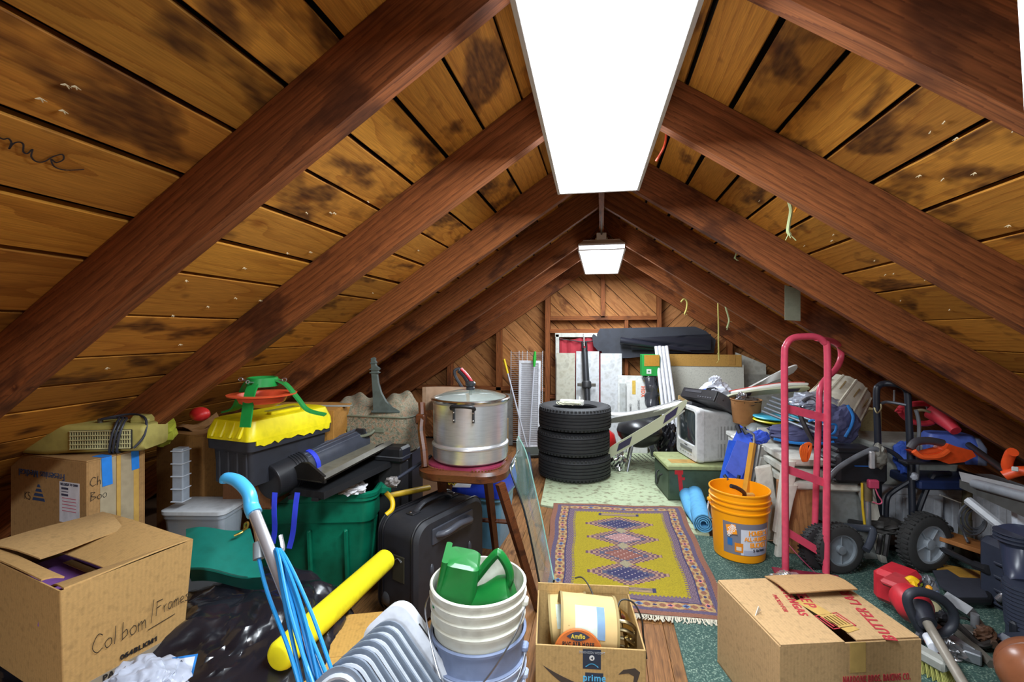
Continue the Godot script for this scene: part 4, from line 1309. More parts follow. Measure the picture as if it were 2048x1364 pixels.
func middle() -> void:
	stool_and_pot()
	# tapestry travel bag with an iron ornament standing on it
	var p := at(762, 890, 2.55)
	var t := thing("dark_crate", "black plastic case under the tapestry bag", "case", Vector3(p.x, 0.0, p.z - 0.02), 4)
	obj("body", B.new().box(Vector3(0.4, p.y, 0.22), Vector3(0, p.y / 2, 0), 0.02), M(34, 34, 38, 0.5, 0, 2), t)
	obj("stripe", B.new().box(Vector3(0.03, 0.3, 0.004), Vector3(0.13, p.y - 0.25, 0.112)), M(170, 172, 180, 0.5), t)
	obj("stripe", B.new().box(Vector3(0.02, 0.2, 0.004), Vector3(0.06, p.y - 0.14, 0.112), 0.001), M(110, 36, 34, 0.5), t)
	var tap := StandardMaterial3D.new()
	tap.albedo_texture = tex["tapestry"]
	tap.uv1_triplanar = true
	tap.uv1_scale = Vector3.ONE * 4.0
	tap.roughness = 0.9
	t = thing("travel_bag", "floral tapestry travel bag with slumped top, behind the stock pot", "travel bag", p, -2)
	t.scale = Vector3.ONE * 1.14
	t.position += Vector3(-0.02, 0, 0.02)
	var leather := M(112, 116, 96, 0.6)
	var body := B.new()
	body.loft([B.rrect(0.42, 0.2, 0.05, 0.0, 6), B.rrect(0.43, 0.21, 0.05, 0.1, 6), B.rrect(0.43, 0.21, 0.05, 0.16, 6)])
	obj("body", body, tap, t)
	obj("top", B.new().grid(40, 20, func(u: float, v: float) -> Vector3:
		var x := (u - 0.5) * 0.42
		var z := (0.5 - v) * 0.2
		var edge := minf(minf(u, 1 - u) * 9.0, minf(v, 1 - v) * 5.0)
		var h: float = 0.03 * exp(-pow((u - 0.17) * 4.5, 2)) + 0.045 * exp(-pow((u - 0.78) * 5.0, 2)) + 0.045 + 0.008 * sin(u * 31.0 + v * 9.0)
		return Vector3(x, 0.158 + h * clampf(edge, 0.0, 1.0) * (0.6 + 0.6 * v), z)), tap, t)
	var pts := []
	for k in B.rrect(0.436, 0.216, 0.05, 0.16, 6):
		pts.append(k)
	obj("piping", B.new().tube(pts, 0.004, 6, true), leather, t)
	for s in [-1.0, 1.0]:
		obj("handle_tab", B.new().box(Vector3(0.05, 0.022, 0.006), Vector3(s * 0.085 - 0.01, 0.1, 0.107), 0.002), leather, t)
	obj("handle", B.new().tube(curve([Vector3(-0.075, 0.1, 0.112), Vector3(-0.06, 0.085, 0.13), Vector3(-0.01, 0.075, 0.145), Vector3(0.04, 0.085, 0.13), Vector3(0.055, 0.1, 0.112)]), 0.007, 8), leather, t)
	obj("handle_wrap", B.new().box(Vector3(0.045, 0.035, 0.014), Vector3(0.0, 0.092, 0.135), 0.003), M(28, 28, 32, 0.5), t)
	obj("yellow_tag", blob(Vector3(-0.075, 0.05, 0.125), Vector3(0.025, 0.035, 0.012), 3, 0.3, 0.2, 18, 12), M(206, 176, 30, 0.6), t)
	var q := at(765, 824, 2.42)
	t = thing("iron_ornament", "grey-green iron tower-shaped bracket standing on the tapestry bag", "ornament", q, 8)
	var poly := PackedVector2Array([Vector2(-0.045, 0), Vector2(0.085, 0), Vector2(0.086, 0.012), Vector2(0.05, 0.028), Vector2(0.02, 0.055), Vector2(-0.005, 0.1), Vector2(-0.02, 0.15), Vector2(-0.027, 0.2), Vector2(-0.02, 0.204), Vector2(-0.022, 0.214), Vector2(-0.012, 0.226), Vector2(-0.03, 0.238), Vector2(-0.036, 0.25), Vector2(-0.03, 0.258), Vector2(-0.038, 0.268), Vector2(-0.037, 0.28), Vector2(-0.045, 0.285), Vector2(-0.058, 0.28), Vector2(-0.055, 0.2), Vector2(-0.048, 0.1)])
	obj("plate", B.new().extrude(poly, -0.012, 0.012), M(86, 96, 92, 0.55, 0.3, 2), t)
	for y in [0.205, 0.222, 0.255]:
		obj("moulding", B.new().box(Vector3(0.05 if y < 0.23 else 0.03, 0.007, 0.032), Vector3(-0.04 if y < 0.23 else -0.047, y, 0), 0.002), M(92, 102, 98, 0.5, 0.3, 2), t)
	obj("foot", B.new().box(Vector3(0.15, 0.012, 0.04), Vector3(0.02, 0.004, 0), 0.003), M(86, 96, 92, 0.55, 0.3, 2), t)
	# black hard case and a dark pole with a grey knob
	p = at(785, 905, 2.36)
	t = thing("hard_case", "small black hard case in front of the tapestry bag", "case", p, -6)
	obj("body", B.new().box(Vector3(0.16, 0.08, 0.1), Vector3(0, 0.0, 0), 0.012), M(30, 31, 34, 0.45, 0, 2), t)
	obj("seam", B.new().box(Vector3(0.165, 0.005, 0.104), Vector3(0, -0.01, 0)), M(90, 92, 96, 0.4), t)
	obj("side", B.new().box(Vector3(0.13, 0.62, 0.08), Vector3(0, -0.35, -0.01), 0.006), M(36, 35, 36, 0.6, 0, 2), t)
	var a := at(778, 968, 2.05)
	var b := at(862, 912, 2.3)
	t = thing("telescopic_pole", "dark pole with a lumpy grey knob, between tote and stool", "pole", a)
	obj("pole", rel(a).tube([a, b], 0.008, 10), M(42, 46, 58, 0.4), t)
	obj("knob", blob(at(785, 964, 2.04) - a, Vector3(0.03, 0.022, 0.024), 9, 0.4, 0.1, 24, 16), M(128, 124, 122, 0.5, 0.2, 2), t)
	a = at(776, 990, 2.12)
	t = thing("yellow_hose", "yellow plastic hook-shaped tube between tote and suitcase", "hose", a)
	obj("tube", rel(a).tube(curve([at(772, 985, 2.1), at(784, 1000, 2.1), at(784, 1018, 2.08), at(772, 1030, 2.06)]), 0.011, 10), M(226, 186, 20, 0.45), t)
	obj("tube", rel(a).tube([at(778, 992, 2.16), at(858, 975, 2.4)], 0.014, 10), M(196, 160, 40, 0.5), t)
	# blue tub under the stool
	p = on(965, 1085, 0.0)
	t = thing("plastic_tub", "blue plastic tub with pale blue base under the wooden stool", "tub", Vector3(-0.7, 0.0, -2.72), -5)
	obj("body", B.new().loft([B.rrect(0.27, 0.27, 0.04, 0.0), B.rrect(0.31, 0.31, 0.04, 0.27), B.rrect(0.33, 0.33, 0.04, 0.28), B.rrect(0.33, 0.33, 0.04, 0.3)]), M(104, 166, 200, 0.3), t)
	obj("lid", B.new().loft([B.rrect(0.34, 0.34, 0.04, 0.3), B.rrect(0.345, 0.345, 0.04, 0.34), B.rrect(0.32, 0.32, 0.04, 0.43)]), M(36, 66, 196, 0.4), t)
	windscreen()
	# tyres
	var ty := M(44, 45, 48, 0.7, 0, 2)
	for i in 3:
		t = thing("car_tyre", ["car tyre, bottom of the stack of three", "car tyre, middle of the stack of three", "car tyre, top of the stack of three with a power strip on it"][i], "tyre", Vector3(-0.232 + [0.0, -0.008, 0.004][i], 0.012 + i * 0.201, -4.06), i * 40.0, "stacked car tyres")
		tyre(t, ty)
	p = Vector3(-0.245, 0.624, -3.93)
	t = thing("power_strip", "white power strip on the top tyre", "power strip", p, -4)
	obj("body", B.new().box(Vector3(0.2, 0.042, 0.06), Vector3(0, 0.021, 0), 0.006), M(228, 230, 224, 0.4), t)
	obj("switch", B.new().box(Vector3(0.012, 0.03, 0.012), Vector3(0.065, 0.055, 0), 0.003), M(228, 230, 224, 0.4), t)
	obj("outlet", B.new().x_at(T(0.02, 0.022, 0.03, 0, 90)).lathe([Vector2(0.014, 0), Vector2(0.014, 0.003), Vector2(0, 0.003)], 16), M(200, 202, 196, 0.4), t)
	var cp := []
	for i in 40:
		var w := i * 0.8
		cp.append(Vector3(-0.02 + 0.085 * cos(w) + 0.02 * sin(i * 1.3), 0.008 + 0.02 * absf(sin(i * 2.1)), 0.055 + 0.025 * sin(w)))
	obj("cord", B.new().tube(curve(cp, 2), 0.004, 6), M(206, 206, 180, 0.5), t)
	# carpets and rug
	var green := textured(tex["tweed"], Vector3.ONE * 1.1, 0.95, true, tex["fine"], 0.25)
	one("green_carpet", B.new().x_at(T(1.3, 0, -1.2)).box(Vector3(2.0, 0.008, 3.55), Vector3(0, 0.004, 0), 0.002), green, "dark green tweed carpet covering the right side of the floor", "carpet")
	var cream := textured(tex["cream"], Vector3.ONE * 0.9, 0.95, true, tex["fine"], 0.25)
	one("cream_carpet", B.new().extrude(PackedVector2Array([Vector2(-0.425, 3.28), Vector2(0.53, 2.985), Vector2(0.64, 2.98), Vector2(0.95, 5.15), Vector2(-0.56, 5.15), Vector2(-0.48, 4.3)]), 0.0, 0.012), cream, "cream green carpet offcut with dirty marks under the tyre stack", "carpet").rotation_degrees.x = -90
	rug()
	shade_box()
	# blue exercise mat, rolled
	var m0 := Vector3(0.66, 0.058, -3.03)
	var m1 := Vector3(0.62, 0.058, -3.6)
	t = thing("exercise_mat", "rolled blue foam exercise mat lying by the orange bucket", "exercise mat", Vector3(0.64, 0.0, -3.3))
	var spiral := PackedVector2Array()
	var sp2 := PackedVector2Array()
	for i in 70:
		var w := i / 69.0 * TAU * 3.6
		var r := 0.014 + 0.042 * i / 69.0
		spiral.append(Vector2(cos(w), sin(w)) * r)
		sp2.append(Vector2(cos(w), sin(w)) * (r + 0.0065))
	sp2.reverse()
	spiral.append_array(sp2)
	var mb := B.new()
	mb.x = T(0, 0.064, 0, -5)
	mb.extrude(spiral, -0.29, 0.29)
	obj("roll", mb, M(92, 166, 214, 0.85), t)
	obj("outer_flap", B.new().x_at(T(-0.045, 0.06, -0.02, -2)).tube([Vector3(0, 0.0, -0.29), Vector3(-0.01, -0.01, 0.05), Vector3(-0.01, -0.03, 0.2)], [0.05, 0.04, 0.012], 18), M(92, 166, 214, 0.85), t)
	orange_bucket()

func tyre(t: Node3D, ty: Material) -> void:
	var r := 0.31
	var w := 0.2
	var pr := [Vector2(0.19, 0.02), Vector2(0.25, 0.002), Vector2(0.285, 0.008), Vector2(0.3, 0.022)]
	for y in [0.045, 0.075, 0.1, 0.125, 0.155]:
		pr.append_array([Vector2(r, y - 0.012), Vector2(r, y - 0.004), Vector2(r - 0.008, y - 0.003), Vector2(r - 0.008, y + 0.003), Vector2(r, y + 0.004)])
	pr.append_array([Vector2(0.3, w - 0.022), Vector2(0.285, w - 0.008), Vector2(0.25, w - 0.002), Vector2(0.2, w - 0.018), Vector2(0.19, w - 0.024), Vector2(0.188, w - 0.04), Vector2(0.23, w * 0.5), Vector2(0.188, 0.04), Vector2(0.19, 0.02)])
	obj("carcass", B.new().lathe(pr, 64), ty, t)
	var tr := B.new()
	for i in 60:
		for s in [0.024, 0.176]:
			tr.x = Transform3D(Basis(Vector3.UP, TAU * (i + (0.5 if s > 0.1 else 0.0)) / 60), Vector3.ZERO)
			tr.box(Vector3(0.012, 0.022, 0.02), Vector3(0.3, s, 0), 0.003)
	var o := obj("tread_blocks", tr, ty, t)
	o.set_meta("kind", "stuff")
	var rim := B.new()
	rim.lathe([Vector2(0.19, 0.03), Vector2(0.185, 0.1), Vector2(0.17, 0.13), Vector2(0.0, 0.13)], 40)
	obj("rim", rim, M(60, 62, 66, 0.5, 0.3, 2), t)
	for i in 5:
		obj("bolt", B.new().x_at(Transform3D(Basis(Vector3.UP, TAU * i / 5), Vector3.ZERO)).lathe([Vector2(0.01, 0.12), Vector2(0.01, 0.14), Vector2(0, 0.14)], 6), M(30, 30, 32, 0.6), t).position = Vector3(0.06 * cos(TAU * i / 5), 0, 0.06 * sin(TAU * i / 5))

func stool_and_pot() -> void:
	var c := Vector3(-0.635, 0.0, -2.17)
	var t := thing("bar_stool", "dark wooden bar stool with studded red vinyl seat and curved back", "stool", c + Vector3(0, 0.03, 0), 0)
	var wd := StandardMaterial3D.new()
	wd.albedo_texture = tex["rafter"]
	wd.uv1_scale = Vector3(1.2, 3.0, 1)
	wd.albedo_color = c8(168, 156, 146)
	wd.roughness = 0.4
	var seat := B.new()
	seat.loft([B.rrect(0.38, 0.34, 0.1, 0.53, 8), B.rrect(0.42, 0.38, 0.12, 0.54, 8), B.rrect(0.425, 0.385, 0.12, 0.57, 8), B.rrect(0.4, 0.36, 0.11, 0.583, 8)])
	obj("seat", seat, wd, t)
	obj("cushion", B.new().loft([B.rrect(0.36, 0.32, 0.11, 0.58, 8), B.rrect(0.355, 0.315, 0.11, 0.594, 8), B.rrect(0.3, 0.26, 0.1, 0.601, 8)]), M(120, 40, 62, 0.3), t)
	var k := 0
	var ring := B.rrect(0.366, 0.326, 0.115, 0.586, 12)
	var studs := B.new()
	for q in ring:
		studs.ball(q, Vector3(0.0045, 0.003, 0.0045), 6, 4)
	obj("studs", studs, M(150, 110, 60, 0.3, 0.8), t).set_meta("kind", "stuff")
	for s in [[-0.13, 0.02, -0.2, -0.27], [0.13, 0.12, 0.33, 0.2], [-0.13, -0.12, -0.22, -0.24], [0.12, -0.1, 0.05, -0.33]]:
		var a := Vector3(s[0], 0.54, s[1])
		var b := Vector3(s[2], -0.03, s[3])
		if s[0] > 0 and s[1] > 0:
			a = at(1000, 962, 2.05) - c
			a.y = 0.54
			b = Vector3(-0.275, -0.03, -2.05) - c
		if s[0] > 0 and s[1] < 0:
			a = Vector3(0.1, 0.54, 0.02)
			b = on(992, 1118, -0.03) - c
		obj("leg", B.new().tube([a, b], [0.024, 0.019], 4), wd, t)
	obj("stretcher", B.new().tube([Vector3(0.18, 0.22, -0.2), Vector3(-0.17, 0.22, -0.2)], 0.012, 8), wd, t)
	# back: a curved panel on two turned posts
	var bp := M(150, 122, 98, 0.5, 0, 2)
	var back := B.new()
	back.grid(10, 4, func(u: float, v: float) -> Vector3:
		var a := lerpf(0.2, 1.55, u) + PI * 0.5
		return Vector3(cos(a) * 0.235, 0.8 + 0.115 * v + 0.05 * (1.0 - u) * v * 0 + 0.02 * u, -sin(a) * 0.2 + 0.0), 0.02)
	obj("backrest", back, bp, t)
	obj("back_post", B.new().tube(curve([Vector3(-0.165, 0.585, 0.135), Vector3(-0.18, 0.66, 0.115), Vector3(-0.205, 0.74, 0.085), Vector3(-0.21, 0.8, 0.06), Vector3(-0.225, 0.86, 0.03)]), 0.018, 8), wd, t)
	obj("back_post", B.new().tube(curve([Vector3(-0.02, 0.585, -0.16), Vector3(-0.04, 0.7, -0.19), Vector3(-0.06, 0.82, -0.2)]), 0.017, 8), wd, t)
	obj("arm_block", B.new().box(Vector3(0.05, 0.05, 0.04), Vector3(-0.215, 0.79, 0.06), 0.008), wd, t)
	# stock pot with glass lid
	var p := c + Vector3(0.01, 0.632, -0.01)
	var al := StandardMaterial3D.new()
	al.albedo_color = c8(232, 234, 236)
	al.metallic = 0.85
	al.roughness = 0.32
	al.uv1_triplanar = true
	al.uv1_scale = Vector3(1, 14, 1)
	al.albedo_texture = tex["wear1"]
	t = thing("stock_pot", "big dented aluminium stock pot with glass lid, on the red stool", "stock pot", p, 0)
	obj("body", B.new().lathe([Vector2(0.0, 0.0), Vector2(0.168, 0.0), Vector2(0.178, 0.008), Vector2(0.181, 0.03), Vector2(0.181, 0.066), Vector2(0.185, 0.072), Vector2(0.184, 0.078), Vector2(0.175, 0.086), Vector2(0.178, 0.1), Vector2(0.18, 0.27), Vector2(0.186, 0.276), Vector2(0.188, 0.282), Vector2(0.182, 0.286), Vector2(0.177, 0.28), Vector2(0.175, 0.1), Vector2(0.165, 0.006), Vector2(0.0, 0.006)], 72), al, t)
	var hb := M(26, 26, 28, 0.4)
	var hx := 0.02
	for s in [-1.0, 1.0]:
		var st := obj("handle_strap", B.new().tube([Vector3(hx + s * 0.045, 0.2, 0.178), Vector3(hx + s * 0.045, 0.262, 0.182), Vector3(hx + s * 0.045, 0.27, 0.2)], 0.006, 6), M(70, 70, 72, 0.4, 0.6), t)
		for y in [0.21, 0.245]:
			obj("rivet", B.new().ball(Vector3(hx + s * 0.045, y, 0.186), Vector3(0.004, 0.004, 0.003), 8, 6), M(220, 220, 220, 0.2, 1.0), st)
	obj("handle", B.new().tube(curve([Vector3(hx - 0.052, 0.262, 0.19), Vector3(hx - 0.045, 0.274, 0.205), Vector3(hx, 0.278, 0.212), Vector3(hx + 0.045, 0.274, 0.205), Vector3(hx + 0.052, 0.262, 0.19)]), 0.009, 10), hb, t)
	var glass := StandardMaterial3D.new()
	glass.albedo_color = Color(0.8, 0.86, 0.8, 0.2)
	glass.transparency = BaseMaterial3D.TRANSPARENCY_ALPHA
	glass.roughness = 0.06
	var lid := B.new()
	lid.lathe([Vector2(0.18, 0.288), Vector2(0.17, 0.298), Vector2(0.12, 0.314), Vector2(0.06, 0.324), Vector2(0.0, 0.327)], 64)
	var lo := obj("lid", lid, glass, t)
	obj("lid_band", B.new().lathe([Vector2(0.178, 0.282), Vector2(0.19, 0.283), Vector2(0.192, 0.288), Vector2(0.186, 0.294), Vector2(0.174, 0.294), Vector2(0.174, 0.288), Vector2(0.178, 0.282)], 64), M(206, 206, 206, 0.2, 1.0, 0), lo)
	obj("lid_knob", B.new().lathe([Vector2(0.02, 0.325), Vector2(0.022, 0.335), Vector2(0.016, 0.34), Vector2(0.024, 0.348), Vector2(0.026, 0.358), Vector2(0.018, 0.366), Vector2(0.0, 0.367)], 24), M(40, 40, 44, 0.35), lo)
	obj("stem", B.new().lathe([Vector2(0.008, 0.3), Vector2(0.008, 0.33)], 10), M(90, 90, 90, 0.4), lo)
	# loop handle of a tool behind
	var q := at(935, 800, 2.75)
	t = thing("hand_saw", "black and red loop handle of a saw sticking up behind the pot lid", "saw", q)
	obj("grip", rel(q).tube(curve([at(925, 776, 2.7), at(912, 755, 2.72), at(909, 743, 2.72), at(914, 738, 2.72), at(922, 738, 2.72)]), 0.009, 8), M(60, 62, 68, 0.45), t)
	obj("grip", rel(q).tube(curve([at(918, 740, 2.71), at(930, 752, 2.71), at(938, 768, 2.71), at(939, 790, 2.71)]), 0.016, 8), M(54, 56, 62, 0.5), t)
	obj("red_inlay", rel(q).tube(curve([at(922, 737, 2.69), at(934, 750, 2.69), at(944, 765, 2.69), at(945, 780, 2.69)]), 0.009, 8), M(214, 36, 52, 0.4), t)
	obj("blade", rel(q).tube([at(938, 790, 2.71), at(940, 880, 2.72)], 0.012, 4), M(120, 122, 126, 0.4, 0.6), t)

func windscreen() -> void:
	# bent sheet of car glass leaning against the stool
	var gl := StandardMaterial3D.new()
	gl.albedo_color = Color(0.55, 0.7, 0.64, 0.1)
	gl.transparency = BaseMaterial3D.TRANSPARENCY_ALPHA
	gl.roughness = 0.08
	var base := Vector3(-0.29, 0.0, -2.1)
	var t := thing("windscreen_glass", "curved pane of dark-edged car glass leaning against the stool", "glass pane", base)
	# outline: left edge follows the stool leg, right edge bows out over the rug
	var L := curve([at(1092, 1242, 1.93), at(1072, 1130, 1.96), at(1048, 1020, 2.02), at(1022, 945, 2.08), at(1024, 925, 2.12), at(1038, 900, 2.16)], 4)
	var R := curve([at(1108, 1160, 1.99), at(1098, 1110, 2.06), at(1082, 1030, 2.12), at(1066, 960, 2.17), at(1052, 905, 2.2), at(1036, 872, 2.22)], 4)
	var n := L.size() - 1
	obj("sheet", rel(base).grid(6, n, func(u: float, v: float) -> Vector3:
		var i := int(round(v * n))
		return L[i].lerp(R[i], u) + Vector3(0.0, 0, 0.03) * sin(u * PI), 0.005), gl, t)
	obj("edge_seal", rel(base).tube(L, 0.0045, 6), M(22, 26, 30, 0.35), t)
	obj("edge_seal", rel(base).tube([R[0], L[0]], 0.005, 6), M(22, 26, 30, 0.35), t)
	obj("edge", rel(base).tube(R, 0.0032, 6), M(120, 160, 150, 0.2), t)

func rug() -> void:
	# woven rug: its pattern is flat colour, its fringe is thread
	var w := 256
	var h := 416
	var red := c8(128, 84, 66)
	var navy := c8(48, 46, 84)
	var mauve := c8(116, 96, 108)
	var gold := c8(160, 142, 14)
	var sand := c8(168, 138, 92)
	var pic := func(i: int, j: int) -> Color:
		var x := i / 255.0 * 0.84
		var y := j / 415.0 * 1.32
		var ex := minf(x, 0.84 - x)
		var ey := minf(y, 1.32 - y)
		var e := minf(ex, ey)
		var r := rng.randf_range(0.88, 1.06)
		var along := y if ex < ey else x
		var c := gold.lerp(c8(134, 118, 8), rng.randf() * 0.5)
		if e < 0.028:
			c = red
		elif e < 0.05:
			c = mauve if (int(along * 90.0) + int(e * 300.0)) % 2 == 0 else navy
		elif e < 0.1:
			var u := fposmod(along, 0.07) / 0.07 * 2.0 - 1.0
			var k := (e - 0.075) / 0.025
			var d := absf(u) + absf(k)
			c = navy if d < 0.35 else ([c8(90, 120, 160), sand, c8(200, 120, 110)][int(along / 0.07) % 3] if d < 0.62 else (red if absf(absf(u) - absf(k)) > 0.35 else sand))
		elif e < 0.108:
			c = navy
		elif e < 0.14 + 0.012 * (int(along * 110.0) % 2):
			c = mauve if (int(along * 60.0) + int(e * 160.0)) % 2 == 0 else c8(92, 72, 88)
		else:
			var cx := (x - 0.42) / 0.205
			for m in 4:
				var cy := (y - (0.345 + m * 0.21)) / 0.118
				var st := floorf(absf(cy) * 8.0) / 8.0
				var d := absf(cx) + st
				if d < 1.0:
					c = (c8(92, 62, 78) if (int(x * 74.0) + int(absf(cy) * 8.0)) % 2 == 0 else c8(158, 124, 100))
					if d < 0.62:
						c = c8(84, 88, 108) if (i + j) % 3 > 0 else c8(60, 54, 74)
					if d < 0.5:
						c = [navy, c8(158, 118, 116), c8(126, 78, 68), navy][m]
						if (i / 5 + j / 5) % 3 == 0 and (i % 5 > 2) and (j % 5 > 2):
							c = c8(210, 190, 180)
			for m in 5:
				var ny := absf(y - (0.24 + m * 0.21))
				if absf(x - 0.42) + ny * 0.8 < 0.035 and m > 0 and m < 4:
					c = c8(120, 130, 120) if (i + j) % 2 == 0 else sand
			for yy in [0.185, 1.13]:
				if absf(y - yy) < 0.02 and absf(x - 0.42) < 0.125:
					c = navy if (int((y - yy) * 260.0 + 20) % 3 == 0 or absf(x - 0.42) > 0.11) else sand
		return Color(c.r * r, c.g * r, c.b * r)
	var m := textured(pixel_texture(w, h, pic), Vector3.ONE, 0.95, false, tex["fine"], 0.1)
	m.heightmap_enabled = false
	var a := Vector3(-0.335, 0.022, -3.30)
	var b := Vector3(0.545, 0.022, -3.40)
	var c := Vector3(0.545, 0.022, -2.10)
	var d := Vector3(-0.275, 0.022, -2.06)
	var t := thing("rug", "worn mustard yellow rug with four diamond medallions and patterned border", "rug", Vector3(0.11, 0.0, -2.7))
	var s := rel(t.position)
	s.grid(20, 30, func(u: float, v: float) -> Vector3: return a.lerp(b, u).lerp(d.lerp(c, u), v) + Vector3(0.004 * sin(v * 19.0), 0.0025 * sin(u * 7.0 + v * 11.0), 0.004 * sin(u * 13.0)))
	# grid runs left to right and far to near: seen from above that is the back, so turn each face over
	for i in range(0, s.v.size(), 3):
		var q := s.v[i + 1]; s.v[i + 1] = s.v[i + 2]; s.v[i + 2] = q
		var qu := s.uv[i + 1]; s.uv[i + 1] = s.uv[i + 2]; s.uv[i + 2] = qu
	obj("pile", s, m, t)
	var bk := rel(t.position)
	bk.extrude(PackedVector2Array([Vector2(-0.33, 3.295), Vector2(0.54, 3.395), Vector2(0.54, 2.105), Vector2(-0.27, 2.065)]), 0.012, 0.0175)
	bk.x = Transform3D()
	var bo := obj("backing", B.new().x_at(Transform3D(Basis(), -t.position) * T(0, 0, 0, 0, -90)).extrude(PackedVector2Array([Vector2(-0.33, 3.295), Vector2(0.54, 3.395), Vector2(0.54, 2.105), Vector2(-0.27, 2.065)]), 0.009, 0.0185), M(120, 84, 64, 0.95), t)
	var fr := B.new()
	fr.x = Transform3D(Basis(), -t.position)
	for i in 150:
		var u := i / 149.0
		var q: Vector3 = d.lerp(c, u)
		var l := rng.randf_range(0.018, 0.034)
		fr.tube([q + Vector3(0, -0.003, 0), q + Vector3(rng.randf_range(-0.006, 0.006), -0.008, l * 0.6), q + Vector3(rng.randf_range(-0.01, 0.01), -0.011, l)], 0.0022, 4)
	obj("fringe", fr, M(214, 206, 186, 0.9), t).set_meta("kind", "stuff")

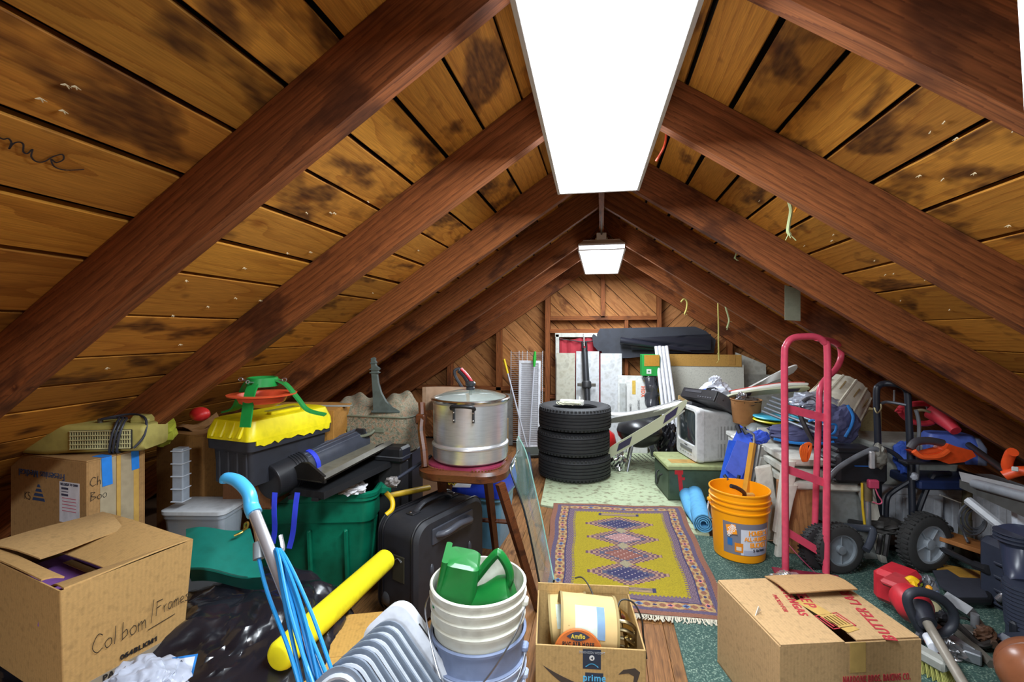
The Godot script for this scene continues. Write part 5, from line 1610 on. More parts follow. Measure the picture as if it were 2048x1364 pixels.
func shade_box() -> void:
	# open printed carton with two drum lamp shades, a brass lamp and a hose reel
	var br := card(188, 154, 98)
	var near_l := on(1071, 1290, 0.27)
	var near_r := on(1292, 1302, 0.27)
	var wdt := near_l.distance_to(near_r)
	var far_l := on(1108, 1152, 0.29)
	var dep := 0.31
	var mid := (near_l + near_r) * 0.5
	var dirx := (near_r - near_l).normalized()
	var yaw := rad_to_deg(atan2(-dirx.z, dirx.x))
	var ctr := mid + Vector3(dirx.z, 0, -dirx.x) * dep * 0.5
	var t := thing("cardboard_box", "open shipping carton with swoosh print holding two drum lamp shades", "cardboard box", Vector3(ctr.x, 0.004, ctr.z), yaw)
	carton(t, wdt, 0.268, dep, br)
	obj("back_panel", B.new().box(Vector3(wdt, 0.03, 0.005), Vector3(0, 0.28, -dep / 2 + 0.003), 0.001), br, t)
	var f := dep / 2
	var ink1 := ink(66, 56, 48)
	var navy := ink(40, 50, 66)
	var lab := patch(t, "label", 0.055, 0.06, navy, T(0.005, 0.232, f))
	lettering("DIMENSION WEIGHT", 0.006, ink(150, 155, 160), lab, T(0, 0.02, 0.0008))
	obj("round_mark", B.new().x_at(T(0, 0.004, 0.0008, 0, 90)).lathe([Vector2(0.008, 0), Vector2(0.008, 0.0008), Vector2(0, 0.0008)], 20), ink(214, 214, 210), lab)
	obj("round_mark", B.new().extrude(PackedVector2Array([Vector2(-0.004, 0.004), Vector2(0.003, 0.008), Vector2(0.003, 0.0)]), 0.0018, 0.0024), navy, lab)
	var arc := []
	for i in 11:
		var w := i / 10.0
		arc.append(Vector2(-0.018 + 0.036 * w, -0.022 + 0.009 * sin(w * PI)))
	obj("swoosh", B.new().stroke(arc, 0.003, 0.0022), ink(84, 176, 220), lab)
	var lab2 := patch(t, "label", 0.055, 0.045, navy, T(0.012, 0.168, f))
	lettering("prime", 0.018, ink(84, 176, 220), lab2, T(0, 0.006, 0.0008), true)
	var sw := PackedVector2Array()
	for i in 13:
		var w := i / 12.0
		sw.append(Vector2(-0.145 + 0.13 * w, 0.205 - 0.075 * w + 0.018 * w * w))
	for i in 13:
		var w := 1.0 - i / 12.0
		sw.append(Vector2(-0.145 + 0.13 * w, 0.205 - 0.075 * w + 0.018 * w * w - 0.022 * sin(w * 2.6)))
	obj("swoosh", B.new().extrude(sw, f, f + 0.0008), ink1, t)
	obj("swoosh", B.new().extrude(PackedVector2Array([Vector2(0.085, 0.19), Vector2(0.1, 0.205), Vector2(0.135, 0.212), Vector2(0.15, 0.2), Vector2(0.138, 0.16), Vector2(0.13, 0.145), Vector2(0.128, 0.16), Vector2(0.132, 0.187), Vector2(0.115, 0.195)]), f, f + 0.0008), ink1, t)
	# shades
	var shm := StandardMaterial3D.new()
	shm.albedo_color = c8(208, 176, 118)
	shm.albedo_texture = tex["wear1"]
	shm.uv1_triplanar = true
	shm.roughness = 0.85
	shm.backlight_enabled = true
	shm.backlight = Color(0.15, 0.12, 0.07)
	var trim := M(150, 128, 78, 0.7)
	for i in 2:
		var c: Vector3 = [at(1140, 1240, 1.68), at(1174, 1252, 1.565)][i]
		var s := thing("drum_lampshade", ["tan drum lamp shade with blue picture, at the back of the shipping carton", "tan drum lamp shade lying on its side, in front inside the shipping carton"][i], "lamp shade", c, 0, "drum lamp shades in the shipping carton")
		var r: float = [0.085, 0.095][i]
		var hh: float = [0.13, 0.18][i]
		s.rotation_degrees = [Vector3(-8, 6, -84), Vector3(0, yaw + 2, -94)][i]
		obj("shade", B.new().lathe([Vector2(r, -hh / 2), Vector2(r * 0.98, hh / 2), Vector2(r * 0.98 - 0.003, hh / 2), Vector2(r - 0.003, -hh / 2), Vector2(r, -hh / 2)], 48), shm, s)
		for e in [-1.0, 1.0]:
			obj("trim", B.new().lathe([Vector2(r * 0.985 - 0.002, e * hh / 2 - 0.006), Vector2(r * 0.985 + 0.003, e * hh / 2 - 0.006), Vector2(r * 0.985 + 0.003, e * hh / 2 + 0.002), Vector2(r * 0.985 - 0.004, e * hh / 2 + 0.002), Vector2(r * 0.985 - 0.002, e * hh / 2 - 0.006)], 48), trim, s)
		# a printed seascape patch on the upper side
		for q in [[-0.05, 0.02, c8(196, 206, 190)], [0.02, 0.045, c8(120, 150, 180)]]:
			var pb := B.new()
			var y0: float = q[0] * (1.0 if i == 1 else 0.9)
			var y1: float = q[1] * (1.0 if i == 1 else 0.9)
			pb.grid(10, 1, func(u: float, v: float) -> Vector3:
				var a := lerpf(1.75, 2.75, u) if i == 1 else lerpf(1.7, 2.6, u)
				return Vector3(cos(a) * (r + 0.001), lerpf(y0, y1, v), sin(a) * (r + 0.001)), 0.0)
			obj("picture", pb, M(q[2].r8, q[2].g8, q[2].b8, 0.8), s)
		for k in 3:
			obj("spider", B.new().tube([Vector3(0, -hh / 2 + 0.02, 0), Vector3(cos(k * 2.09) * r, -hh / 2 + 0.02, sin(k * 2.09) * r)], 0.002, 5), M(150, 130, 80, 0.4, 0.7), s)
	# hose pack
	var hp := Vector3(ctr.x, 0.268, ctr.z) + Basis(Vector3.UP, deg_to_rad(yaw)) * Vector3(-0.035, 0, dep / 2 - 0.03)
	t = thing("hose_pack", "orange and black air hose label showing above the carton edge", "hose pack", hp, yaw)
	t.rotation_degrees.x = -12
	obj("reel", B.new().x_at(T(0, -0.04, 0, 0, 90)).lathe([Vector2(0.0, -0.006), Vector2(0.075, -0.006), Vector2(0.078, 0.0), Vector2(0.075, 0.006), Vector2(0.0, 0.006)], 40, true, true), M(190, 100, 40, 0.5), t)
	var lens := PackedVector2Array()
	for i in 9:
		lens.append(Vector2(-0.036 + 0.009 * i, 0.016 + 0.014 * sin(i * PI / 8)))
	for i in range(7, 0, -1):
		lens.append(Vector2(-0.036 + 0.009 * i, 0.016 - 0.012 * sin(i * PI / 8)))
	obj("badge", B.new().extrude(lens, 0.0065, 0.0078), ink(44, 48, 64), t)
	lettering("Amflo", 0.011, ink(220, 190, 60), t, T(0, 0.0165, 0.008), true)
	lettering("PVC AIR HOSE", 0.011, ink(24, 24, 24), t, T(0.0, -0.005, 0.0068), true)
	# brass lamp
	var lp := at(1248, 1262, 1.6)
	t = thing("brass_lamp", "polished brass lamp base with curled arms, at the right of the shipping carton", "lamp", lp, yaw)
	var brass := M(196, 176, 126, 0.18, 1.0, 0)
	obj("base", B.new().x_at(T(0, 0, 0, 0, 20, -80)).lathe([Vector2(0.0, 0.03), Vector2(0.03, 0.028), Vector2(0.05, 0.02), Vector2(0.066, 0.004), Vector2(0.072, 0.0), Vector2(0.07, -0.004), Vector2(0.0, -0.004)], 40), brass, t)
	for k in 4:
		var yy := 0.045 - k * 0.028
		obj("arm", B.new().tube(curve([Vector3(-0.045, yy + 0.02, 0.05), Vector3(0.0, yy + 0.022, 0.06), Vector3(0.028, yy, 0.06), Vector3(0.02, yy - 0.03, 0.06), Vector3(-0.005, yy - 0.045, 0.055)]), 0.0062, 8), M(150, 136, 104, 0.3, 1.0, 0), t)
	obj("cord", B.new().tube(curve([Vector3(-0.03, 0.08, 0.03), Vector3(-0.01, 0.105, 0.0), Vector3(0.03, 0.1, 0.0), Vector3(0.055, 0.06, 0.02), Vector3(0.06, 0.0, 0.03), Vector3(0.07, -0.07, 0.03)]), 0.003, 6), M(36, 34, 30, 0.5), t)
	var cw := at(1168, 1158, 1.72)
	t = thing("lamp_cable", "thin dark cord hanging over the far edge of the shipping carton", "cord", cw)
	obj("cord", rel(cw).tube(curve([at(1150, 1156, 1.72), at(1164, 1155, 1.71), at(1178, 1172, 1.66), at(1190, 1200, 1.6)]), 0.0028, 6), M(40, 36, 30, 0.5), t)

func orange_bucket() -> void:
	var p := Vector3(0.752, 0.008, -2.78)
	var om := M(246, 160, 8, 0.4, 0, 0)
	var t := thing("bucket", "orange-yellow plastic bucket with a printed label and a brush inside, by the red hand truck", "bucket", p)
	obj("shell", bucket_shape(0.13, 0.152, 0.368, [0.265, 0.3, 0.325]), om, t)
	for s in [-1.0, 1.0]:
		obj("ear", B.new().box(Vector3(0.024, 0.022, 0.03), Vector3(s * 0.155, 0.29, 0), 0.006), om, t)
	obj("bail", B.new().tube(curve([Vector3(-0.16, 0.29, 0), Vector3(-0.17, 0.25, 0.03), Vector3(-0.165, 0.2, 0.05), Vector3(-0.155, 0.21, 0.07)]), 0.0025, 6), M(150, 150, 155, 0.3, 0.9), t)
	# label: a grey wrap with lettering and a small picture
	var rad := func(y: float) -> float: return lerpf(0.13, 0.152, y / 0.368) + 0.0012
	var wrap := func(a0: float, a1: float, y0: float, y1: float, off: float) -> B:
		var b := B.new()
		b.grid(18, 2, func(u: float, v: float) -> Vector3:
			var a := lerpf(a0, a1, u)
			var y := lerpf(y0, y1, v)
			var r: float = rad.call(y) + off
			return Vector3(sin(a) * r, y, cos(a) * r))
		return b
	var lab := obj("label", wrap.call(-0.85, 0.98, 0.045, 0.215, 0.0), M(120, 120, 132, 0.5, 0, 0), t)
	obj("label_panel", wrap.call(-0.2, 0.97, 0.047, 0.185, 0.0006), M(208, 210, 220, 0.5, 0, 0), lab)
	obj("label_band", wrap.call(-0.1, 0.97, 0.048, 0.075, 0.0011), M(170, 176, 196, 0.5, 0, 0), lab)
	var put_text := func(s: String, a: float, y: float, h: float, m: Material, w: float, tilt: float) -> void:
		# each letter on its own tangent so that the line follows the bucket
		var n: int = s.length()
		for i in n:
			if s[i] == " ":
				continue
			var aa: float = a + (i - (n - 1) * 0.5) * w
			var r: float = rad.call(y) + 0.0022
			lettering(s[i], h, m, lab, T(sin(aa) * r, y, cos(aa) * r, rad_to_deg(aa), -3.4, tilt), true)
	var oi := ink(240, 150, 20)
	put_text.call("HOMER'S", 0.46, 0.168, 0.024, oi, 0.112, 0.0)
	put_text.call("ALL-PURPOSE", 0.4, 0.136, 0.02, oi, 0.084, 0.0)
	put_text.call("BUCKET", 0.47, 0.104, 0.024, oi, 0.115, 0.0)
	put_text.call("5 Gallons", 0.5, 0.075, 0.013, ink(40, 44, 60), 0.055, 0.0)
	var sq := patch(lab, "logo", 0.05, 0.05, ink(244, 150, 20), T(sin(-0.52) * 0.1447, 0.178, cos(-0.52) * 0.1447, rad_to_deg(-0.52), -3.4, 12))
	for q in [["THE", 0.012], ["HOME", 0.0], ["DEPOT", -0.013]]:
		lettering(q[0], 0.014, ink(236, 236, 232), sq, T(0, q[1], 0.001, 0, 0, 38), true)
	obj("picture", wrap.call(-0.42, -0.12, 0.06, 0.11, 0.0012), M(226, 132, 20, 0.5, 0, 0), lab)
	obj("picture", wrap.call(-0.36, -0.18, 0.07, 0.09, 0.0018), M(226, 210, 190, 0.5, 0, 0), lab)
	obj("picture", wrap.call(-0.68, -0.5, 0.09, 0.13, 0.0012), M(40, 110, 180, 0.5, 0, 0), lab)
	t = thing("paint_brush", "black-handled wooden brush standing in the orange bucket", "brush", p + Vector3(0.02, 0.3, 0.02), 10)
	obj("handle", B.new().tube(curve([Vector3(-0.1, 0.1, 0.06), Vector3(-0.06, 0.085, 0.05), Vector3(-0.01, 0.05, 0.02), Vector3(0.0, 0.02, 0.0)]), 0.011, 8), M(50, 44, 44, 0.5), t)
	obj("block", B.new().box(Vector3(0.05, 0.09, 0.03), Vector3(0.03, -0.005, 0.0), 0.004), M(190, 140, 62, 0.6), t)

func back_wall_things() -> void:
	var Z := -5.1
	# window boarded over: white frame, red curtain
	var t := thing("window_frame", "pale grey wooden window frame on the gable wall with red curtain behind boards", "window frame", Vector3(-0.22, 0.0, -5.13))
	var grey := M(196, 198, 190, 0.6, 0, 2)
	obj("side_casing", B.new().box(Vector3(0.04, 1.2, 0.03), Vector3(-0.255, 0.61, 0.03), 0.003), grey, t)
	obj("side_casing", B.new().box(Vector3(0.05, 1.2, 0.03), Vector3(0.405, 0.61, 0.03), 0.003), grey, t)
	obj("head_casing", B.new().box(Vector3(0.66, 0.045, 0.03), Vector3(0.05, 1.2, 0.03), 0.003), grey, t)
	obj("curtain", B.new().grid(24, 2, func(u: float, v: float) -> Vector3: return Vector3(-0.23 + u * 0.6, 0.3 + v * 0.87 - 0.02 * sin(u * 9) * v, 0.025 + 0.01 * sin(u * 40.0)), 0.002), M(168, 46, 58, 0.8), t)
	obj("curtain_rod", B.new().tube([Vector3(-0.235, 1.16, 0.045), Vector3(0.0, 1.13, 0.05), Vector3(0.36, 1.15, 0.045)], 0.006, 6), M(50, 40, 42, 0.6), t)
	# grey boards leaning in front
	var g := "pale boards leaning on the gable wall"
	for q in [[-0.375, 0.2, 1.0, 178, 176, 160, "pale cream board leaning left of the driveshaft"], [-0.145, 0.24, 1.02, 190, 193, 196, "white board leaning behind the driveshaft"], [0.1, 0.22, 1.0, 194, 197, 200, "white board leaning right of the driveshaft"]]:
		var b := B.new()
		b.box(Vector3(q[1], q[2], 0.018), Vector3(0, q[2] / 2, 0), 0.002)
		var o := one("board", b, M(q[3], q[4], q[5], 0.6, 0, 2), q[6], "board", Vector3(q[0], 0.012, -4.93), 0, g)
		o.rotation_degrees.x = -4.5
	# driveshaft
	var lo := at(1175, 802, 4.8)
	var hi := at(1168, 680, 4.95)
	t = thing("driveshaft", "dark steel driveshaft leaning on the white boards behind the tyres", "driveshaft", lo)
	var st := M(58, 60, 64, 0.4, 0.5, 2)
	var f := func(k: float) -> Vector3: return lo.lerp(hi, k)
	obj("shaft", rel(lo).tube([f.call(-0.6), f.call(0.0), f.call(0.28), f.call(0.285), f.call(0.8)], [0.03, 0.03, 0.034, 0.034, 0.032], 20), st, t)
	obj("bearing", rel(lo).tube([f.call(0.2), f.call(0.22), f.call(0.3), f.call(0.32)], [0.04, 0.05, 0.05, 0.04], 20), M(40, 40, 42, 0.5), t)
	obj("bracket", B.new().x_at(Transform3D(Basis(), f.call(0.26) - lo)).box(Vector3(0.19, 0.035, 0.02), Vector3.ZERO, 0.004), M(96, 92, 84, 0.5, 0.4), t)
	obj("yoke", rel(lo).tube([f.call(0.8), f.call(0.86)], [0.034, 0.026], 12), M(34, 34, 36, 0.5, 0.5), t)
	for s in [-1.0, 1.0]:
		obj("yoke_arm", rel(lo).tube([f.call(0.85) + Vector3(s * 0.022, 0, 0), f.call(0.97) + Vector3(s * 0.02, 0, 0)], 0.011, 8), M(34, 34, 36, 0.5, 0.5), t)
	obj("spline", rel(lo).tube([f.call(0.9), f.call(1.1)], [0.012, 0.008], 12), M(200, 200, 205, 0.2, 1.0, 0), t)
	# black rubber car mat pinned high
	var rub := StandardMaterial3D.new()
	rub.albedo_color = c8(50, 53, 62)
	rub.roughness = 0.75
	rub.albedo_texture = tex["wear2"]
	rub.uv1_triplanar = true
	t = thing("car_mat", "big dark grey shaped cargo mat hung flat across the gable wall", "mat", Vector3(0, 0, -5.04))
	var A := func(u: float, v: float) -> Vector2:
		var q := at_z(u, v, -5.02)
		return Vector2(q.x, q.y)
	var poly := PackedVector2Array()
	for q in [[1200, 657], [1390, 653], [1412, 662], [1432, 680], [1428, 706], [1340, 707], [1260, 716], [1207, 717], [1203, 702], [1196, 702], [1187, 692], [1184, 672], [1187, 668], [1194, 673], [1194, 668]]:
		poly.append(A.call(q[0], q[1]))
	obj("sheet", B.new().extrude(poly, 0, 0.014), rub, t)
	t = thing("plastic_sheet", "folded glossy black plastic sheet hung over the cargo mat", "sheet", Vector3(0, 0, -5.0))
	var fold := StandardMaterial3D.new()
	fold.albedo_color = c8(30, 32, 42)
	fold.roughness = 0.3
	obj("sheet", B.new().grid(30, 8, func(u: float, v: float) -> Vector3:
		var a: Vector2 = A.call(lerpf(1262, 1420, u), lerpf(700, lerpf(676, 668, u), v))
		var lo2: float = 0.0 if u > 0.25 else 0.0
		return Vector3(a.x, a.y, 0.015 + 0.02 * absf(sin(v * 5.0 + u * 3.0)) * (1.0 - u * 0.5)), 0.004), fold, t)
	obj("roll", B.new().tube([Vector3(A.call(1240, 681).x, A.call(1240, 681).y, 0.05), Vector3(A.call(1300, 690).x, A.call(1300, 690).y, 0.045), Vector3(A.call(1380, 703).x, A.call(1380, 703).y, 0.02)], [0.04, 0.03, 0.008], 14), fold, t)
	# white wire shelf and louvred shutter on the left
	var wm := M(206, 206, 208, 0.4)
	t = thing("wire_shelf", "white wire shelf standing upright against the gable wall", "wire shelf", Vector3(-0.8, 0.01, -4.98))
	t.rotation_degrees.x = -3
	for x in [-0.18, -0.09, -0.05, 0.0, 0.17]:
		obj("rail", B.new().tube([Vector3(x, 0, -0.006), Vector3(x, 1.02, -0.006)], 0.004, 6), wm, t)
	for i in 46:
		obj("wire", B.new().tube([Vector3(-0.185, 0.02 + i * 0.0217, 0), Vector3(0.175, 0.02 + i * 0.0217, 0)], 0.0022, 5), wm, t)
	t = thing("louvred_shutter", "white louvred shutter panel leaning in front of the wire shelf", "shutter", Vector3(-0.755, 0.012, -4.86))
	t.rotation_degrees.x = -5
	var ws := M(222, 224, 230, 0.45)
	for x in [-0.105, 0.105]:
		obj("stile", B.new().box(Vector3(0.024, 0.92, 0.025), Vector3(x, 0.46, 0), 0.002), ws, t)
	for y in [0.015, 0.905]:
		obj("rail", B.new().box(Vector3(0.19, 0.03, 0.025), Vector3(0, y, 0), 0.002), ws, t)
	for i in 38:
		obj("slat", B.new().x_at(T(0, 0.045 + i * 0.0225, 0, 0, 32)).box(Vector3(0.19, 0.024, 0.004), Vector3.ZERO), ws, t)
	for q in [[1008, 718, 1056, 884, 235, 200, 20, "mop pole with a yellow grip leaning across the white shutter", 4.75], [1070, 703, 1058, 884, 40, 168, 50, "broom pole with a green grip leaning on the white shutter", 4.85]]:
		var hi2 := at(q[0], q[1], q[8] + 0.1)
		var lo2 := at(q[2], q[3], q[8])
		lo2.y = 0.02
		t = thing("broom_pole", q[7], "pole", lo2, 0, "poles by the white shutter")
		obj("pole", rel(lo2).tube([lo2, hi2], 0.009, 10), M(200, 202, 212, 0.4, 0.2), t)
		obj("grip", rel(lo2).tube([hi2.lerp(lo2, 0.16), hi2.lerp(lo2, 0.08), hi2], [0.011, 0.019 if q[4] < 100 else 0.012, 0.012], 12), M(q[4], q[5], q[6], 0.4), t)
	t = thing("dust_pan", "dark dustpan lying by the foot of the green-gripped broom", "dustpan", Vector3(-0.66, 0.02, -4.6), 20)
	obj("pan", B.new().x_at(T(0, 0.0, 0, 0, 8)).box(Vector3(0.22, 0.03, 0.2), Vector3(0, 0.02, 0), 0.008), M(56, 60, 52, 0.6), t)
	obj("handle", B.new().tube([Vector3(0.1, 0.04, 0.0), Vector3(0.2, 0.12, -0.02)], 0.014, 8), M(40, 42, 40, 0.5), t)
	one("wooden_crate", B.new().box(Vector3(0.12, 0.35, 0.2), Vector3(0, 0.175, 0), 0.004), card(150, 122, 82), "narrow brown carton standing between pot and wire shelf", "cardboard box", Vector3(-1.0, 0.0, -4.6), 0)
	t = thing("low_board", "long grey board lying on edge below the left wall ledge", "board", Vector3(-1.3, 0.0, -4.98))
	obj("board", B.new().box(Vector3(0.7, 0.56, 0.02), Vector3(0, 0.28, 0), 0.002), M(130, 130, 126, 0.7, 0, 2), t)
	# grey-topped plank stack by the tyres
	t = thing("floor_mat", "rolled grey mat standing behind the car glass", "mat", Vector3(-0.6, 0.0, -3.7), 10)
	obj("board", B.new().x_at(T(0, 0.0, 0, 0, 0, 10)).box(Vector3(0.05, 0.3, 0.5), Vector3(0, 0.16, 0), 0.01), M(86, 88, 90, 0.7, 0, 2), t)
	obj("board", B.new().x_at(T(0.06, 0.0, 0.05, 0, 0, 8)).box(Vector3(0.02, 0.22, 0.5), Vector3(0, 0.11, 0), 0.004), M(60, 72, 90, 0.7, 0, 2), t)
	# boxes, tubes and cardboard to the right of the window
	t = thing("fixture_box", "tall clear-wrapped white carton with orange print, by the gable wall", "carton", Vector3(0.325, 0.01, -4.86))
	t.rotation_degrees.x = -5
	obj("frame", B.new().box(Vector3(0.3, 0.78, 0.02), Vector3(-0.01, 0.39, -0.03), 0.004), M(206, 208, 206, 0.5, 0, 2), t)
	obj("body", B.new().box(Vector3(0.2, 0.72, 0.03), Vector3(0.03, 0.36, 0), 0.003), M(214, 214, 210, 0.5), t)
	obj("side", B.new().box(Vector3(0.06, 0.7, 0.028), Vector3(-0.11, 0.35, 0.0), 0.003), M(176, 180, 178, 0.4, 0, 2), t)
	lettering("HDX", 0.04, ink(222, 90, 50), t, T(0.09, 0.62, 0.017, 0, 0, -90), true)
	lettering("SHELVING UNIT STEEL WIRE", 0.02, ink(90, 92, 96), t, T(0.045, 0.36, 0.017, 0, 0, -90))
	lettering("COMMERCIAL STORAGE", 0.018, ink(90, 92, 96), t, T(-0.035, 0.36, 0.017, 0, 0, -90))
	patch(t, "tape", 0.035, 0.14, M(206, 170, 70, 0.3), T(0.0, 0.66, 0.016))
	obj("round_mark", B.new().x_at(T(0.07, 0.17, 0.016, 0, 90)).lathe([Vector2(0.02, 0), Vector2(0.02, 0.001), Vector2(0.016, 0.001)], 24), ink(70, 72, 76), t)
	var wrapm := StandardMaterial3D.new()
	wrapm.albedo_color = c8(58, 60, 66)
	wrapm.roughness = 0.18
	wrapm.metallic_specular = 0.8
	var b2 := B.new()
	b2.grid(10, 24, func(u: float, v: float) -> Vector3:
		var a := -u * TAU
		var r := 0.062 + 0.01 * sin(v * 23.0 + u * 9.0) + 0.006 * sin(v * 61.0)
		return Vector3(cos(a) * r, v * 0.8, sin(a) * r * 0.7))
	var bo := one("wrapped_bundle", b2, wrapm, "tall bundle in crinkled dark plastic wrap under the green box", "bundle", Vector3(0.53, 0.01, -4.76))
	bo.rotation_degrees = Vector3(-4, 0, 4)
	for q in [[0.8, 0.09, 30, 150, 60, "small green carton under the brown topped one, on the plastic bundle"], [0.885, 0.125, 36, 150, 64, "green carton with brown end, topmost of the two on the plastic bundle"]]:
		t = thing("small_carton", q[5], "carton", Vector3(0.475, q[0], -4.84), 4, "green cartons on the plastic bundle")
		obj("body", B.new().box(Vector3(0.17, q[1], 0.14), Vector3(0, q[1] / 2, 0), 0.003), M(q[2], q[3], q[4], 0.5), t)
		if q[1] > 0.1:
			obj("brown_panel", B.new().box(Vector3(0.145, q[1] - 0.015, 0.004), Vector3(0.008, q[1] / 2 + 0.006, 0.071)), card(186, 132, 40), t)
		else:
			patch(t, "label", 0.045, 0.045, M(226, 228, 222, 0.5), T(-0.02, 0.045, 0.071))
			patch(t, "print", 0.02, 0.015, ink(90, 120, 100), T(-0.02, 0.045, 0.0725))
	t = thing("spirit_level", "yellow spirit level standing between plastic bundle and metal tubes", "level", Vector3(0.615, 0.01, -4.84))
	t.rotation_degrees = Vector3(-4, 0, 3)
	obj("beam", B.new().box(Vector3(0.03, 0.78, 0.05), Vector3(0, 0.39, 0), 0.003), M(236, 226, 20, 0.4), t)
	obj("scale", B.new().box(Vector3(0.006, 0.7, 0.052), Vector3(-0.008, 0.39, 0)), ink(60, 60, 40), t)
	for i in 4:
		var x0 := 0.735 + i * 0.036
		t = thing("metal_tube", ["leftmost of the four white metal tubes, next to the yellow level", "second white metal tube from the yellow level", "third white metal tube from the yellow level", "fourth white metal tube, in front of the big cardboard sheet"][i], "tube", at_z(1338 + i * 9, 900, -4.55), 0, "white metal tubes leaning at the gable wall")
		t.position.y = 0.02
		var tip := at_z(1312 + i * 7, 693 - (i % 2), -4.85)
		obj("tube", rel(t.position).tube([t.position, tip], 0.0165, 18), M(224, 226, 232, 0.3, 0.1), t)
		obj("bore", rel(t.position).tube([tip, tip + Vector3(0, 0.001, 0)], 0.013, 14), M(60, 60, 64, 0.6), t)
	t = thing("cardboard_sheet", "large pale cardboard sheet with a brown folded top, on the gable wall", "cardboard", Vector3(1.02, 0.01, -4.92))
	t.rotation_degrees.x = -4
	obj("sheet", B.new().box(Vector3(0.74, 0.9, 0.012), Vector3(0, 0.45, 0), 0.002), card(205, 204, 192), t)
	obj("folded_top", B.new().box(Vector3(0.72, 0.12, 0.01), Vector3(-0.01, 0.94, 0.008), 0.002), card(186, 140, 66), t)
	obj("tape", B.new().box(Vector3(0.06, 0.1, 0.002), Vector3(0.26, 0.95, 0.0145)), M(176, 132, 70, 0.3), t)
	t = thing("cardboard_sheet", "smaller brown cardboard panel behind the television", "cardboard", Vector3(1.03, 0.01, -4.62))
	t.rotation_degrees.x = -4
	obj("sheet", B.new().box(Vector3(0.62, 0.62, 0.03), Vector3(0, 0.31, 0), 0.003), card(190, 154, 100), t)
	obj("tape", B.new().box(Vector3(0.08, 0.08, 0.002), Vector3(-0.05, 0.6, 0.017)), M(196, 150, 70, 0.3), t)
	t = thing("plywood_sheet", "grey plywood panels leaning at the right end of the gable wall", "panel", Vector3(1.62, 0.01, -5.0))
	t.rotation_degrees.x = -3
	obj("sheet", B.new().extrude(PackedVector2Array([Vector2(-0.25, 0), Vector2(0.36, 0), Vector2(0.36, 0.66), Vector2(0.1, 0.8), Vector2(-0.25, 0.8)]), -0.01, 0.01), M(150, 150, 142, 0.7, 0, 2), t)
	obj("sheet", B.new().extrude(PackedVector2Array([Vector2(-0.28, 0), Vector2(0.0, 0), Vector2(0.0, 0.9), Vector2(-0.28, 1.02)]), -0.035, -0.015), M(186, 186, 176, 0.7, 0, 2), t)
	grill_and_skis()

func at_z(u: float, v: float, z: float) -> Vector3:
	var r := at(u, v, 1.0) - EYE
	return EYE + r * (z / r.z)

